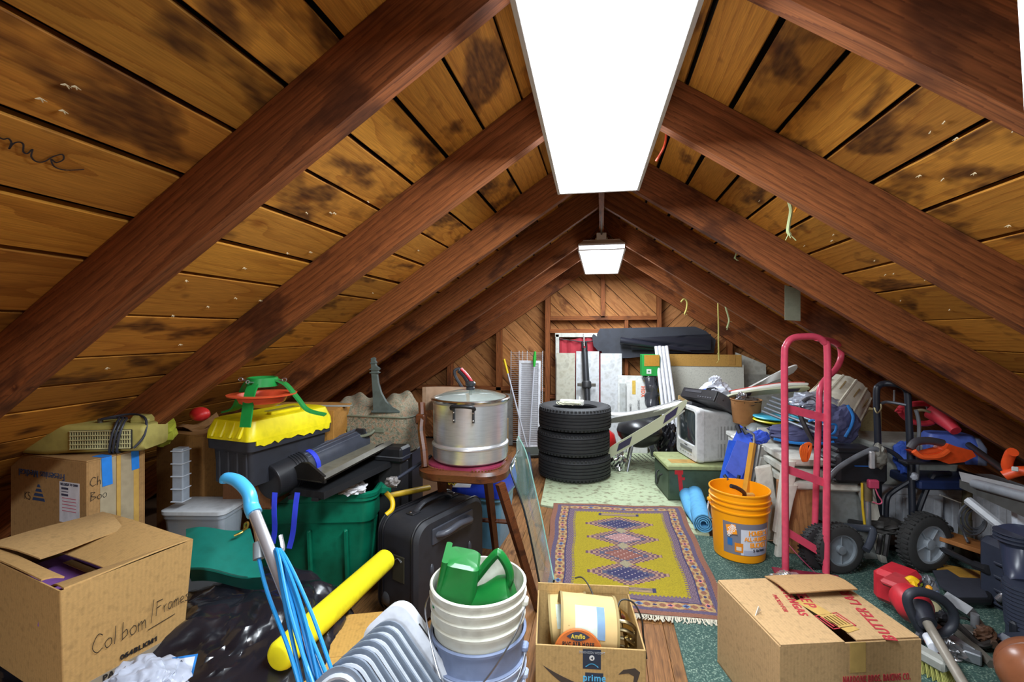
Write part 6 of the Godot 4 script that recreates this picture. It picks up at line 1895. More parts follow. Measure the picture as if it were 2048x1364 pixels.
func grill_and_skis() -> void:
	var p := Vector3(0.34, 0.0, -4.38)
	var t := thing("kettle_grill", "small black kettle charcoal grill on three legs, behind the skis", "grill", p, 15)
	var en := M(40, 41, 44, 0.3)
	obj("lid", B.new().lathe([Vector2(0.2, 0.33), Vector2(0.205, 0.34), Vector2(0.19, 0.39), Vector2(0.14, 0.43), Vector2(0.07, 0.452), Vector2(0.0, 0.457)], 40), en, t)
	obj("bowl", B.new().lathe([Vector2(0.0, 0.19), Vector2(0.08, 0.2), Vector2(0.15, 0.24), Vector2(0.19, 0.29), Vector2(0.203, 0.33), Vector2(0.196, 0.33), Vector2(0.0, 0.28)], 40), en, t)
	obj("lid_handle", B.new().tube(curve([Vector3(-0.035, 0.45, 0), Vector3(-0.03, 0.49, 0), Vector3(0.03, 0.49, 0), Vector3(0.035, 0.45, 0)]), 0.007, 8), M(90, 90, 92, 0.4), t)
	for k in 3:
		var a := TAU * k / 3 + 0.3
		obj("leg", B.new().tube([Vector3(cos(a) * 0.12, 0.24, sin(a) * 0.12), Vector3(cos(a) * 0.22, 0.01, sin(a) * 0.22)], 0.009, 8), M(140, 142, 146, 0.35, 0.6), t)
	for k in 7:
		obj("rack_wire", B.new().tube([Vector3(-0.13 + k * 0.04, 0.09, -0.12), Vector3(-0.13 + k * 0.04, 0.09, 0.12)], 0.003, 5), M(110, 110, 108, 0.5, 0.5), t)
	one("foil_ball", blob(Vector3(0, 0.03, 0), Vector3(0.06, 0.09, 0.05), 44, 0.4, 0.4, 26, 18), M(206, 208, 212, 0.2, 1.0, 0), "crumpled aluminium foil on the carpet by the grill", "foil", Vector3(0.14, 0.06, -4.22))
	one("black_bag", blob(Vector3(0, 0.16, 0), Vector3(0.1, 0.2, 0.1), 46, 0.3, 0.25, 34, 22, 0.0), M(30, 30, 34, 0.2), "shiny black plastic bag between grill and metal tubes", "plastic bag", Vector3(0.6, 0.012, -4.5))
	p = Vector3(0.02, 0.0, -4.5)
	t = thing("gas_canister", "red gas canister with a black valve behind the tyres", "canister", p)
	obj("body", B.new().lathe([Vector2(0.0, 0.01), Vector2(0.09, 0.012), Vector2(0.115, 0.05), Vector2(0.118, 0.2), Vector2(0.1, 0.27), Vector2(0.05, 0.31), Vector2(0.0, 0.315)], 32), M(190, 36, 36, 0.35), t)
	obj("valve", B.new().lathe([Vector2(0.03, 0.31), Vector2(0.03, 0.36), Vector2(0.045, 0.37), Vector2(0.045, 0.4), Vector2(0.0, 0.41)], 16), M(40, 38, 36, 0.5), t)
	# skis: two pairs crossing the room's far end, resting on tyres, television and boxes
	var top := M(228, 228, 224, 0.3, 0, 0)
	var base := M(196, 198, 170, 0.35, 0, 0)
	var dark := M(60, 54, 84, 0.4, 0, 0)
	var red := M(176, 50, 46, 0.4, 0, 0)
	var sk := func(label: String, pts: Array, wide: Vector3, m: Material, side: Material, logo: bool) -> void:
		var c: Array = curve(pts, 6)
		var n := c.size() - 1
		var tt := thing("ski", label, "ski", pts[0], 0, "white skis lying across the clutter")
		obj("body", rel(pts[0]).grid(3, n, func(u: float, v: float) -> Vector3:
			var i := int(round(v * n))
			var tp: float = 1.0 - 0.75 * pow(absf(v * 2.0 - 1.0), 10.0)
			return c[i] + wide * (u - 0.5) * tp, 0.012), m, tt)
		obj("edge", rel(pts[0]).tube(c.map(func(k): return k - wide * 0.5), 0.006, 5), side, tt)
		if logo:
			for q in [[0.2, 0.34], [0.72, 0.86]]:
				obj("print", rel(pts[0]).grid(1, 4, func(u: float, v: float) -> Vector3:
					var w: float = lerpf(q[0], q[1], v) * n
					var i := int(w)
					var k: Vector3 = c[i].lerp(c[mini(i + 1, n)], w - i)
					return k + wide * (u - 0.5) * 0.6 + wide.cross(c[n] - c[0]).normalized() * -0.0135), dark, tt)
	sk.call("white ski with purple print sloping up from the tyres towards the television", [at(1206, 912, 4.0), at(1262, 880, 3.85), at(1320, 845, 3.7), at(1374, 806, 3.55)], Vector3(0.03, 0.12, 0.03), base, top, true)
	sk.call("white ski edge-on, from the tyre stack to the top of the television", [at(1214, 826, 4.15), at(1250, 828, 4.05), at(1300, 820, 3.9), at(1366, 803, 3.6)], Vector3(0.02, -0.01, 0.09), top, M(150, 150, 150, 0.4), false)
	sk.call("dark-sided ski with a red edge, below the edge-on white ski", [at(1218, 840, 4.1), at(1270, 832, 3.98), at(1320, 822, 3.82), at(1370, 808, 3.62)], Vector3(0.0, 0.06, 0.05), M(150, 148, 146, 0.4), red, false)
	sk.call("white ski lying on the brown planter behind the carrier bag", [at(1452, 793, 3.42), at(1500, 785, 3.36), at(1560, 779, 3.3), at(1618, 775, 3.24)], Vector3(0.0, 0.045, 0.07), base, top, true)
	sk.call("white ski with a red tip on top of the brown planter", [at(1462, 784, 3.5), at(1520, 774, 3.42), at(1570, 767, 3.36), at(1616, 766, 3.3)], Vector3(0.01, 0.0, 0.08), top, M(190, 70, 60, 0.4), false)
	sk.call("white ski rising to the right behind the red hand truck", [at(1478, 790, 3.6), at(1520, 768, 3.66), at(1560, 748, 3.56), at(1592, 735, 3.54)], Vector3(0.02, 0.075, 0.04), top, M(170, 170, 170, 0.4), false)

func right_side() -> void:
	trunk_and_tv()
	chairs_pile()
	hand_truck()
	right_bins()
	carts()
	garden_tools()
	bakery_box()
	trimmer()

func trunk_and_tv() -> void:
	var t := thing("foot_locker", "army green foot locker with red tape, under the white television", "trunk", Vector3(0.745, 0.013, -3.763), 8.6)
	var gm := M(64, 84, 66, 0.5, 0, 2)
	obj("body", B.new().box(Vector3(0.6, 0.215, 0.38), Vector3(0, 0.1075, 0), 0.008), gm, t)
	var lid := obj("lid", B.new().box(Vector3(0.62, 0.035, 0.4), Vector3(0, 0.2385, 0), 0.008), M(158, 166, 116, 0.5, 0, 2), t)
	patch(t, "rust_stain", 0.2, 0.1, M(176, 138, 70, 0.6, 0, 2), T(-0.16, 0.256, 0.08, 0, -90))
	var red := M(196, 36, 36, 0.5)
	patch(t, "red_tape", 0.06, 0.03, red, T(-0.225, 0.205, 0.191))
	patch(t, "red_tape", 0.028, 0.14, red, T(-0.215, 0.14, 0.1915, 0, 0, 6))
	patch(t, "red_tape", 0.035, 0.02, red, T(-0.2, 0.16, 0.192))
	obj("handle", B.new().tube(curve([Vector3(-0.305, 0.15, 0.05), Vector3(-0.325, 0.13, 0.04), Vector3(-0.33, 0.06, 0.0), Vector3(-0.325, 0.13, -0.04), Vector3(-0.305, 0.15, -0.05)]), 0.007, 6), M(36, 40, 36, 0.6), t)
	# television: screen towards the left
	t = thing("television", "white tube television with a built-in tape slot, on the green foot locker", "television", Vector3(0.788, 0.27, -3.815), -75.5)
	var wp := M(214, 214, 214, 0.4)
	var loop := func(w: float, h: float, z: float, r: float, y0: float) -> PackedVector3Array:
		var o := PackedVector3Array()
		for k in B.rrect(w, h, r, 0.0, 5):
			o.append(Vector3(k.x, y0 + h / 2 - k.z, z))
		return o
	obj("cabinet", B.new().loft([loop.call(0.3, 0.3, -0.19, 0.03, 0.02), loop.call(0.34, 0.36, -0.1, 0.03, 0.008), loop.call(0.36, 0.385, 0.1, 0.02, 0.004)]), M(198, 198, 196, 0.45), t)
	obj("bezel", B.new().loft([loop.call(0.375, 0.4, 0.1, 0.03, 0.0), loop.call(0.378, 0.404, 0.13, 0.035, 0.0), loop.call(0.36, 0.386, 0.15, 0.035, 0.008), loop.call(0.31, 0.26, 0.152, 0.03, 0.115), loop.call(0.3, 0.25, 0.14, 0.03, 0.12)]), wp, t)
	var scr := B.new()
	scr.grid(10, 8, func(u: float, v: float) -> Vector3:
		var x := (u - 0.5) * 0.3
		var y := 0.12 + v * 0.25
		return Vector3(x, y, 0.141 + 0.014 * (1 - pow(u * 2 - 1, 2)) * (1 - pow(v * 2 - 1, 2))))
	obj("screen", scr, M(52, 60, 64, 0.08, 0, 0), t)
	obj("tape_slot", B.new().box(Vector3(0.2, 0.026, 0.004), Vector3(0.0, 0.075, 0.153), 0.001), M(120, 122, 124, 0.4), t)
	for i in 5:
		obj("button", B.new().box(Vector3(0.016, 0.008, 0.004), Vector3(-0.1 + i * 0.045, 0.04, 0.152), 0.001), M(150, 152, 154, 0.4), t)
	lettering("PHILIPS", 0.01, ink(90, 92, 96), t, T(0.0, 0.1, 0.153), true)
	for r in 2:
		for i in 8:
			obj("vent_slot", B.new().box(Vector3(0.003, 0.1, 0.008), Vector3(0.173, 0.09 + r * 0.13, -0.14 + i * 0.026), 0.0), M(150, 150, 148, 0.6), t)
	# recorder on the television
	t = thing("video_recorder", "dark grey video recorder tilted on top of the white television", "video recorder", Vector3(0.845, 0.65, -3.8), -68)
	t.rotation_degrees = Vector3(-27, -66, 3)
	obj("case", B.new().box(Vector3(0.4, 0.085, 0.36), Vector3(0, 0.0425, -0.02), 0.004), M(88, 87, 90, 0.45), t)
	obj("front", B.new().box(Vector3(0.4, 0.08, 0.02), Vector3(0, 0.042, 0.165), 0.004), M(36, 36, 40, 0.35), t)
	obj("slot", B.new().box(Vector3(0.2, 0.02, 0.004), Vector3(-0.06, 0.058, 0.176), 0.001), M(60, 60, 66, 0.4), t)
	for i in 6:
		obj("button", B.new().box(Vector3(0.016, 0.008, 0.004), Vector3(0.02 + i * 0.028, 0.022, 0.176), 0.001), M(90, 90, 96, 0.4), t)
	for x in [-0.15, 0.1]:
		obj("screw", B.new().ball(Vector3(0.2, 0.04, x), Vector3(0.004, 0.006, 0.006), 8, 6), M(40, 40, 42, 0.4), t)
	t = thing("cable_box", "small dark cable box lying left of the tilted video recorder", "cable box", at(1378, 816, 3.7), -70)
	t.rotation_degrees = Vector3(-14, -62, 4)
	obj("case", B.new().box(Vector3(0.22, 0.05, 0.15), Vector3(0, 0.02, 0), 0.004), M(58, 58, 62, 0.45), t)
	obj("button", B.new().ball(Vector3(0.03, 0.03, 0.076), Vector3(0.006, 0.006, 0.003), 8, 6), M(150, 160, 220, 0.4), t)
	var wb := M(216, 220, 232, 0.35)
	t = thing("carrier_bag", "knotted white carrier bag on the video recorder", "plastic bag", at(1432, 788, 3.7))
	obj("body", blob(Vector3(0, 0, 0), Vector3(0.125, 0.095, 0.11), 21, 0.22, 0.08, 56, 36), wb, t)
	obj("knot", blob(Vector3(-0.01, 0.1, 0.02), Vector3(0.045, 0.045, 0.04), 22, 0.4, 0.2, 28, 18), wb, t)
	obj("blue_print", blob(Vector3(-0.085, 0.035, 0.075), Vector3(0.035, 0.014, 0.02), 23, 0.3, 0.2, 16, 10), M(50, 90, 190, 0.4), t)
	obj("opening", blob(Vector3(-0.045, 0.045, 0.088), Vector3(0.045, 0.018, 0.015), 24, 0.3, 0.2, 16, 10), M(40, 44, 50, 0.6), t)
	var pp := at(1492, 845, 3.3)
	t = thing("cork_planter", "round brown fibre pot behind the carrier bag, under the skis", "pot", pp)
	obj("pot", B.new().lathe([Vector2(0.0, 0.0), Vector2(0.085, 0.0), Vector2(0.1, 0.16), Vector2(0.106, 0.165), Vector2(0.1, 0.168), Vector2(0.092, 0.16), Vector2(0.08, 0.02), Vector2(0, 0.02)], 36), M(150, 102, 56, 0.85, 0, 2), t)
	obj("filling", blob(Vector3(0, 0.15, 0), Vector3(0.088, 0.03, 0.088), 31, 0.3, 0.3, 26, 14), M(52, 40, 30, 0.9), t)
	one("foil_scrap", blob(Vector3.ZERO, Vector3(0.035, 0.04, 0.03), 32, 0.4, 0.3, 20, 14), M(196, 198, 204, 0.25, 0.9, 0), "scrap of silver foil hanging below the ski over the pot", "foil", at(1484, 796, 3.3))

func chairs_pile() -> void:
	# storage box that carries the pot and the pile
	var t := thing("storage_bin", "pale plastic storage bin with a dark grey bowl on it, behind the blue folding chair", "storage bin", Vector3(1.12, 0.0, -3.42), 8)
	obj("body", B.new().loft([B.rrect(0.4, 0.3, 0.03, 0.0), B.rrect(0.44, 0.34, 0.03, 0.5), B.rrect(0.46, 0.36, 0.03, 0.51), B.rrect(0.46, 0.36, 0.03, 0.53)]), M(206, 206, 200, 0.4), t)
	obj("bowl", B.new().x_at(T(-0.06, 0.53, 0.02)).lathe([Vector2(0.12, 0.0), Vector2(0.11, 0.05), Vector2(0.07, 0.085), Vector2(0.0, 0.095)], 30), M(92, 98, 98, 0.5), t)
	t = thing("tarpaulin", "white plastic tarp draped over the pale storage bin", "tarp", at(1540, 875, 3.05))
	obj("sheet", B.new().grid(18, 8, func(u: float, v: float) -> Vector3: return Vector3((u - 0.5) * 0.42, 0.06 * sin(u * 2.6) - 0.02 + 0.01 * sin(u * 20.0 + v * 5), 0.12 - v * 0.25), 0.01), M(222, 222, 218, 0.5), t)
	# blue folding beach chair standing on its side
	var a := at(1475, 848, 2.95)
	var b := at(1512, 868, 2.85)
	var c := at(1484, 985, 2.75)
	var d := at(1432, 985, 2.85)
	t = thing("folding_chair", "folded blue canvas beach chair with wooden arms, behind the orange bucket", "chair", d)
	var blue := M(44, 84, 200, 0.75)
	obj("back_cloth", rel(d).grid(8, 14, func(u: float, v: float) -> Vector3: return d.lerp(c, u).lerp(a.lerp(b, u), v) + Vector3(0.008 * sin(v * 9.0), 0, 0.012 * sin(v * 7.0 + u * 3.0)), 0.006), blue, t)
	var fa := at(1472, 878, 2.84)
	var fb := at(1506, 890, 2.8)
	var fc := at(1478, 958, 2.78)
	var fd := at(1448, 936, 2.8)
	obj("flap_cloth", rel(d).grid(6, 8, func(u: float, v: float) -> Vector3: return fd.lerp(fc, u).lerp(fa.lerp(fb, u), v) + Vector3(0, 0, 0.025 + 0.006 * sin(v * 6.0)), 0.006), M(74, 102, 212, 0.75), t)
	obj("pocket_cloth", rel(d).grid(4, 4, func(u: float, v: float) -> Vector3: return at(1432, 985, 2.8).lerp(at(1450, 985, 2.78), u).lerp(at(1458, 880, 2.86).lerp(at(1472, 882, 2.85), u), v), 0.012), M(30, 92, 214, 0.75), t)
	for q in [[1474, 850, 1480, 866], [1486, 855, 1494, 868]]:
		obj("buckle", rel(d).tube([at(q[0], q[1], 2.86), at(q[2], q[3], 2.84)], 0.014, 6), M(30, 32, 44, 0.5), t)
	for q in [[1448, 950, 1456, 960], [1478, 950, 1470, 990]]:
		obj("strap", rel(d).tube([at(q[0], q[1], 2.76), at(q[2], q[3], 2.74)], 0.01, 6), M(26, 26, 40, 0.5), t)
	var wood := M(206, 150, 50, 0.4)
	obj("arm", rel(d).tube([at(1506, 886, 2.75), at(1490, 990, 2.68)], 0.019, 4), wood, t)
	obj("frame_tube", rel(d).tube(curve([at(1490, 862, 2.85), at(1503, 866, 2.8), at(1508, 885, 2.78), at(1494, 990, 2.72)]), 0.008, 8), M(180, 184, 190, 0.3, 0.8), t)
	obj("frame_tube", rel(d).tube([at(1519, 890, 2.8), at(1502, 985, 2.75)], 0.013, 8), M(120, 120, 118, 0.4, 0.6), t)
	obj("pillow", blob(at(1520, 874, 2.8) - d, Vector3(0.05, 0.038, 0.035), 41, 0.25, 0.1, 28, 18), M(58, 92, 212, 0.8), t)
	# stacked white plastic chairs
	var wp := M(222, 220, 208, 0.4)
	for i in 3:
		t = thing("plastic_chair", ["white plastic chair, bottom of the stack behind the red hand truck", "white plastic chair, middle of the stack behind the red hand truck", "white plastic chair, top of the stack behind the red hand truck"][i], "chair", Vector3(1.2, 0.01 + i * 0.062, -3.0 - i * 0.012), 4, "stacked white plastic chairs")
		obj("seat", B.new().loft([B.rrect(0.38, 0.36, 0.04, 0.36, 5), B.rrect(0.4, 0.38, 0.05, 0.37, 5), B.rrect(0.4, 0.38, 0.05, 0.398, 5), B.rrect(0.37, 0.35, 0.05, 0.402, 5)]), wp, t)
		for q in [[-0.185, 0.17, -0.265, 0.2], [0.185, 0.17, 0.265, 0.2], [-0.185, -0.16, -0.25, -0.22], [0.185, -0.16, 0.25, -0.22]]:
			obj("leg", B.new().loft([B.rrect(0.03, 0.035, 0.006, 0.0, 2, q[2], q[3]), B.rrect(0.05, 0.045, 0.008, 0.3, 2, lerpf(q[2], q[0], 0.75), lerpf(q[3], q[1], 0.8)), B.rrect(0.06, 0.05, 0.01, 0.385, 2, q[0], q[1])]), wp, t)
		if i == 2:
			obj("backrest", B.new().grid(10, 6, func(u: float, v: float) -> Vector3: return Vector3((u - 0.5) * 0.4, 0.39 + v * 0.1, -0.17 - v * 0.05 - 0.02 * sin(u * PI)), 0.012), wp, t)
	one("leaning_chair", B.new().x_at(T(0, 0, 0, 0, 0, 9)).box(Vector3(0.1, 0.44, 0.025), Vector3(0, 0.23, 0), 0.01), wp, "white plastic chair back leaning left of the stacked chairs", "chair", Vector3(1.0, 0.008, -2.98), 12)
	# folded lawn chairs: bundle of grey tubes, purple-blue cloth with bright blue piping
	var o := at(1560, 850, 2.95)
	t = thing("folding_chair", "folded grey-tube lawn chair with purple cloth and blue piping, on the white chairs", "chair", o)
	var gt := M(128, 134, 142, 0.35, 0.5)
	for i in 5:
		obj("tube", rel(o).tube([at(1524 + i * 5, 822 - i * 7, 2.95 + i * 0.03), at(1640 + i * 4, 868 - i * 9, 2.7 + i * 0.03)], 0.009, 8), gt, t)
	obj("tube", rel(o).tube(curve([at(1607, 803, 2.7), at(1618, 796, 2.7), at(1632, 800, 2.68), at(1640, 820, 2.66), at(1640, 860, 2.64)]), 0.011, 8), M(96, 98, 104, 0.35, 0.5), t)
	obj("tube", rel(o).tube(curve([at(1598, 812, 2.68), at(1604, 840, 2.66), at(1630, 890, 2.62)]), 0.014, 8), M(70, 72, 74, 0.4, 0.4), t)
	var pc := M(82, 84, 120, 0.9)
	obj("cloth", blob(at(1605, 868, 2.85) - o, Vector3(0.2, 0.06, 0.1), 51, 0.2, 0.12, 40, 22), pc, t)
	obj("cloth", blob(at(1676, 848, 2.78) - o, Vector3(0.11, 0.115, 0.09), 52, 0.2, 0.1, 40, 24), pc, t)
	var pb := M(40, 136, 222, 0.6)
	obj("piping", rel(o).tube(curve([at(1548, 878, 2.76), at(1590, 886, 2.74), at(1640, 887, 2.72), at(1668, 884, 2.7)]), 0.008, 8), pb, t)
	obj("piping", rel(o).tube(curve([at(1695, 810, 2.7), at(1706, 832, 2.68), at(1702, 852, 2.68), at(1690, 874, 2.68)]), 0.008, 8), pb, t)
	obj("piping", rel(o).tube(curve([at(1617, 843, 2.66), at(1630, 840, 2.64), at(1655, 848, 2.62), at(1672, 850, 2.62), at(1668, 866, 2.62), at(1652, 872, 2.62), at(1674, 876, 2.62)]), 0.006, 8), pb, t)
	for q in [[230, 214, 30, 0.0, "yellow plastic disc under the grey lawn chair tubes"], [60, 180, 214, 0.022, "turquoise plastic disc on the yellow one under the grey tubes"]]:
		one("plastic_disc", B.new().lathe([Vector2(0.0, 0.0), Vector2(0.12, 0.002), Vector2(0.14, 0.012), Vector2(0.135, 0.018), Vector2(0.0, 0.014)], 36), M(q[0], q[1], q[2], 0.4), q[4], "disc", at(1552, 838, 3.12) + Vector3(0, q[3] - 0.02, 0))
	one("silver_bag", blob(Vector3.ZERO, Vector3(0.13, 0.065, 0.1), 54, 0.3, 0.15, 40, 24), M(176, 182, 196, 0.3, 0.3, 0), "silvery crumpled plastic bag on the lawn chair bundle", "plastic bag", at(1625, 806, 2.95))
	# ribbed white basket lying on its side
	var bp := at(1668, 815, 3.05)
	t = thing("laundry_basket", "ribbed white plastic basket tipped up under the rafters", "basket", bp)
	t.rotation_degrees = Vector3(-52, -8, -34)
	var wb := M(226, 222, 204, 0.45, 0, 2)
	var pr := B.new()
	pr.loft([B.circle(0.15, 12, 0.17), B.circle(0.165, 12, 0.0), B.circle(0.18, 12, -0.14), B.circle(0.2, 12, -0.16), B.circle(0.17, 12, -0.16), B.circle(0.14, 12, 0.15)])
	obj("body", pr, wb, t)
	for i in 12:
		obj("rib", B.new().x_at(Transform3D(Basis(Vector3.UP, TAU * (i + 0.5) / 12), Vector3.ZERO)).tube([Vector3(0.145, 0.17, 0), Vector3(0.174, -0.14, 0)], 0.008, 5), wb, t)
		obj("slot", B.new().x_at(Transform3D(Basis(Vector3.UP, TAU * i / 12), Vector3.ZERO)).box(Vector3(0.004, 0.16, 0.008), Vector3(0.162, 0.02, 0)), M(150, 126, 84, 0.8), t)
	# upright wooden block by the hand truck
	var wm := StandardMaterial3D.new()
	wm.albedo_texture = tex["gable"]
	wm.uv1_scale = Vector3(0.5, 1.0, 1)
	wm.roughness = 0.6
	var wbk := B.new()
	wbk.uo = Vector2(0.3, 0.2)
	wbk.x = T(0, 0.19, 0, 0, 0, 90)
	wbk.box(Vector3(0.38, 0.17, 0.1), Vector3.ZERO, 0.003)
	one("wooden_block", wbk, wm, "upright light wooden block with a knot, behind the red hand truck", "wood block", Vector3(1.07, 0.008, -2.87), -6)
	t = thing("plastic_tray", "grey moulded plastic panel leaning behind the red hand truck", "panel", Vector3(1.28, 0.008, -2.82), 12)
	obj("panel", B.new().x_at(T(0, 0, 0, 0, -8)).extrude(PackedVector2Array([Vector2(-0.1, 0.2), Vector2(0.06, 0.12), Vector2(0.12, 0.0), Vector2(0.2, 0.0), Vector2(0.16, 0.3), Vector2(0.1, 0.42), Vector2(-0.14, 0.42)]), -0.02, 0.02), M(132, 136, 134, 0.5, 0, 2), t)

func hand_truck() -> void:
	var p := Vector3(1.0, 0.0, -2.585)
	var t := thing("hand_truck", "red steel hand truck with looped handle standing on the green carpet", "hand truck", p)
	var red := M(226, 82, 108, 0.34, 0, 1)
	var D := 2.36
	var l0 := at(1571, 1150, D); l0.y = 0.02
	var r0 := at(1652, 1158, D - 0.01); r0.y = 0.02
	var s := B.new()
	s.x = Transform3D(Basis(), -p)
	s.tube(curve([l0, at(1570, 900, D), at(1569, 720, D), at(1573, 690, D), at(1586, 676, D), at(1610, 673, D), at(1632, 674, D), at(1648, 684, D), at(1655, 710, D), at(1654, 900, D), r0], 6), 0.0165, 14)
	obj("frame", s, red, t)
	# spine tube with the loop handle behind
	var m0 := at(1628, 1158, D + 0.1); m0.y = 0.05
	obj("spine", rel(p).tube(curve([m0, at(1633, 950, D + 0.1), at(1638, 820, D + 0.1), at(1640, 780, D + 0.11), at(1650, 760, D + 0.13), at(1672, 738, D + 0.17), at(1682, 715, D + 0.19), at(1680, 695, D + 0.18), at(1668, 684, D + 0.12), at(1650, 680, D + 0.05), at(1632, 676, D)], 6), 0.0155, 14), red, t)
	for q in [[818, 836], [940, 966], [1066, 1110]]:
		var a := at(1578, q[0], D + 0.005)
		var b := at(1650, q[1], D + 0.005)
		obj("crossbar", rel(p).grid(4, 1, func(u: float, v: float) -> Vector3: return a.lerp(b, u) + Vector3(0, (v - 0.5) * 0.042, 0), 0.012), red, t)
	obj("toe_plate", B.new().x_at(T(0.01, 0.012, 0.05, -6)).box(Vector3(0.3, 0.008, 0.17), Vector3.ZERO, 0.003), M(150, 44, 70, 0.4, 0, 2), t)
	wheel(t, 0.115, 0.05, M(176, 170, 160, 0.5, 0, 2), M(42, 42, 44, 0.8, 0, 2), 6, T(0.12, 0.118, -0.1, -70), 0.5)
	obj("string", rel(p).tube(curve([at(1578, 1090, D - 0.02), at(1600, 1115, D - 0.03), at(1630, 1145, D - 0.03)]), 0.002, 5), M(206, 90, 130, 0.7), t)

func right_bins() -> void:
	var wp := M(206, 210, 218, 0.45, 0, 1)
	for i in 2:
		var t := thing("storage_bin", ["ribbed white plastic storage bin low under the eave, behind the black cart wheels", "ribbed white plastic storage bin under the eave, right of the other ribbed one"][i], "storage bin", Vector3(1.68 + i * 0.5, 0.0, -3.22 - i * 0.05), 3, "ribbed white storage bins under the eave")
		obj("body", B.new().loft([B.rrect(0.46, 0.3, 0.02, 0.0), B.rrect(0.48, 0.32, 0.02, 0.3), B.rrect(0.5, 0.34, 0.02, 0.305), B.rrect(0.5, 0.34, 0.02, 0.34)]), wp, t)
		for k in 6:
			obj("rib", B.new().box(Vector3(0.04, 0.27, 0.014), Vector3(-0.195 + k * 0.078, 0.15, 0.16), 0.004), wp, t)
	var t2 := thing("storage_bin", "grey-white lidded plastic tote stacked on the ribbed bins", "storage bin", Vector3(1.78, 0.345, -3.24), 4)
	obj("body", B.new().loft([B.rrect(0.44, 0.28, 0.03, 0.0), B.rrect(0.48, 0.32, 0.03, 0.2), B.rrect(0.5, 0.34, 0.03, 0.205), B.rrect(0.51, 0.35, 0.03, 0.235), B.rrect(0.49, 0.33, 0.03, 0.25)]), M(186, 190, 182, 0.5, 0, 1), t2)
	obj("lid_moulding", B.new().tube([Vector3(-0.2, 0.21, 0.176), Vector3(-0.1, 0.21, 0.178), Vector3(-0.08, 0.19, 0.178), Vector3(0.06, 0.19, 0.178), Vector3(0.08, 0.21, 0.178), Vector3(0.22, 0.21, 0.176)], 0.006, 6), M(150, 154, 148, 0.5), t2)
	t2 = thing("board_box", "tan cardboard box end between the basket and the lidded tote", "cardboard box", Vector3(1.62, 0.35, -3.6), 4)
	carton(t2, 0.42, 0.36, 0.2, card(178, 160, 112), true)

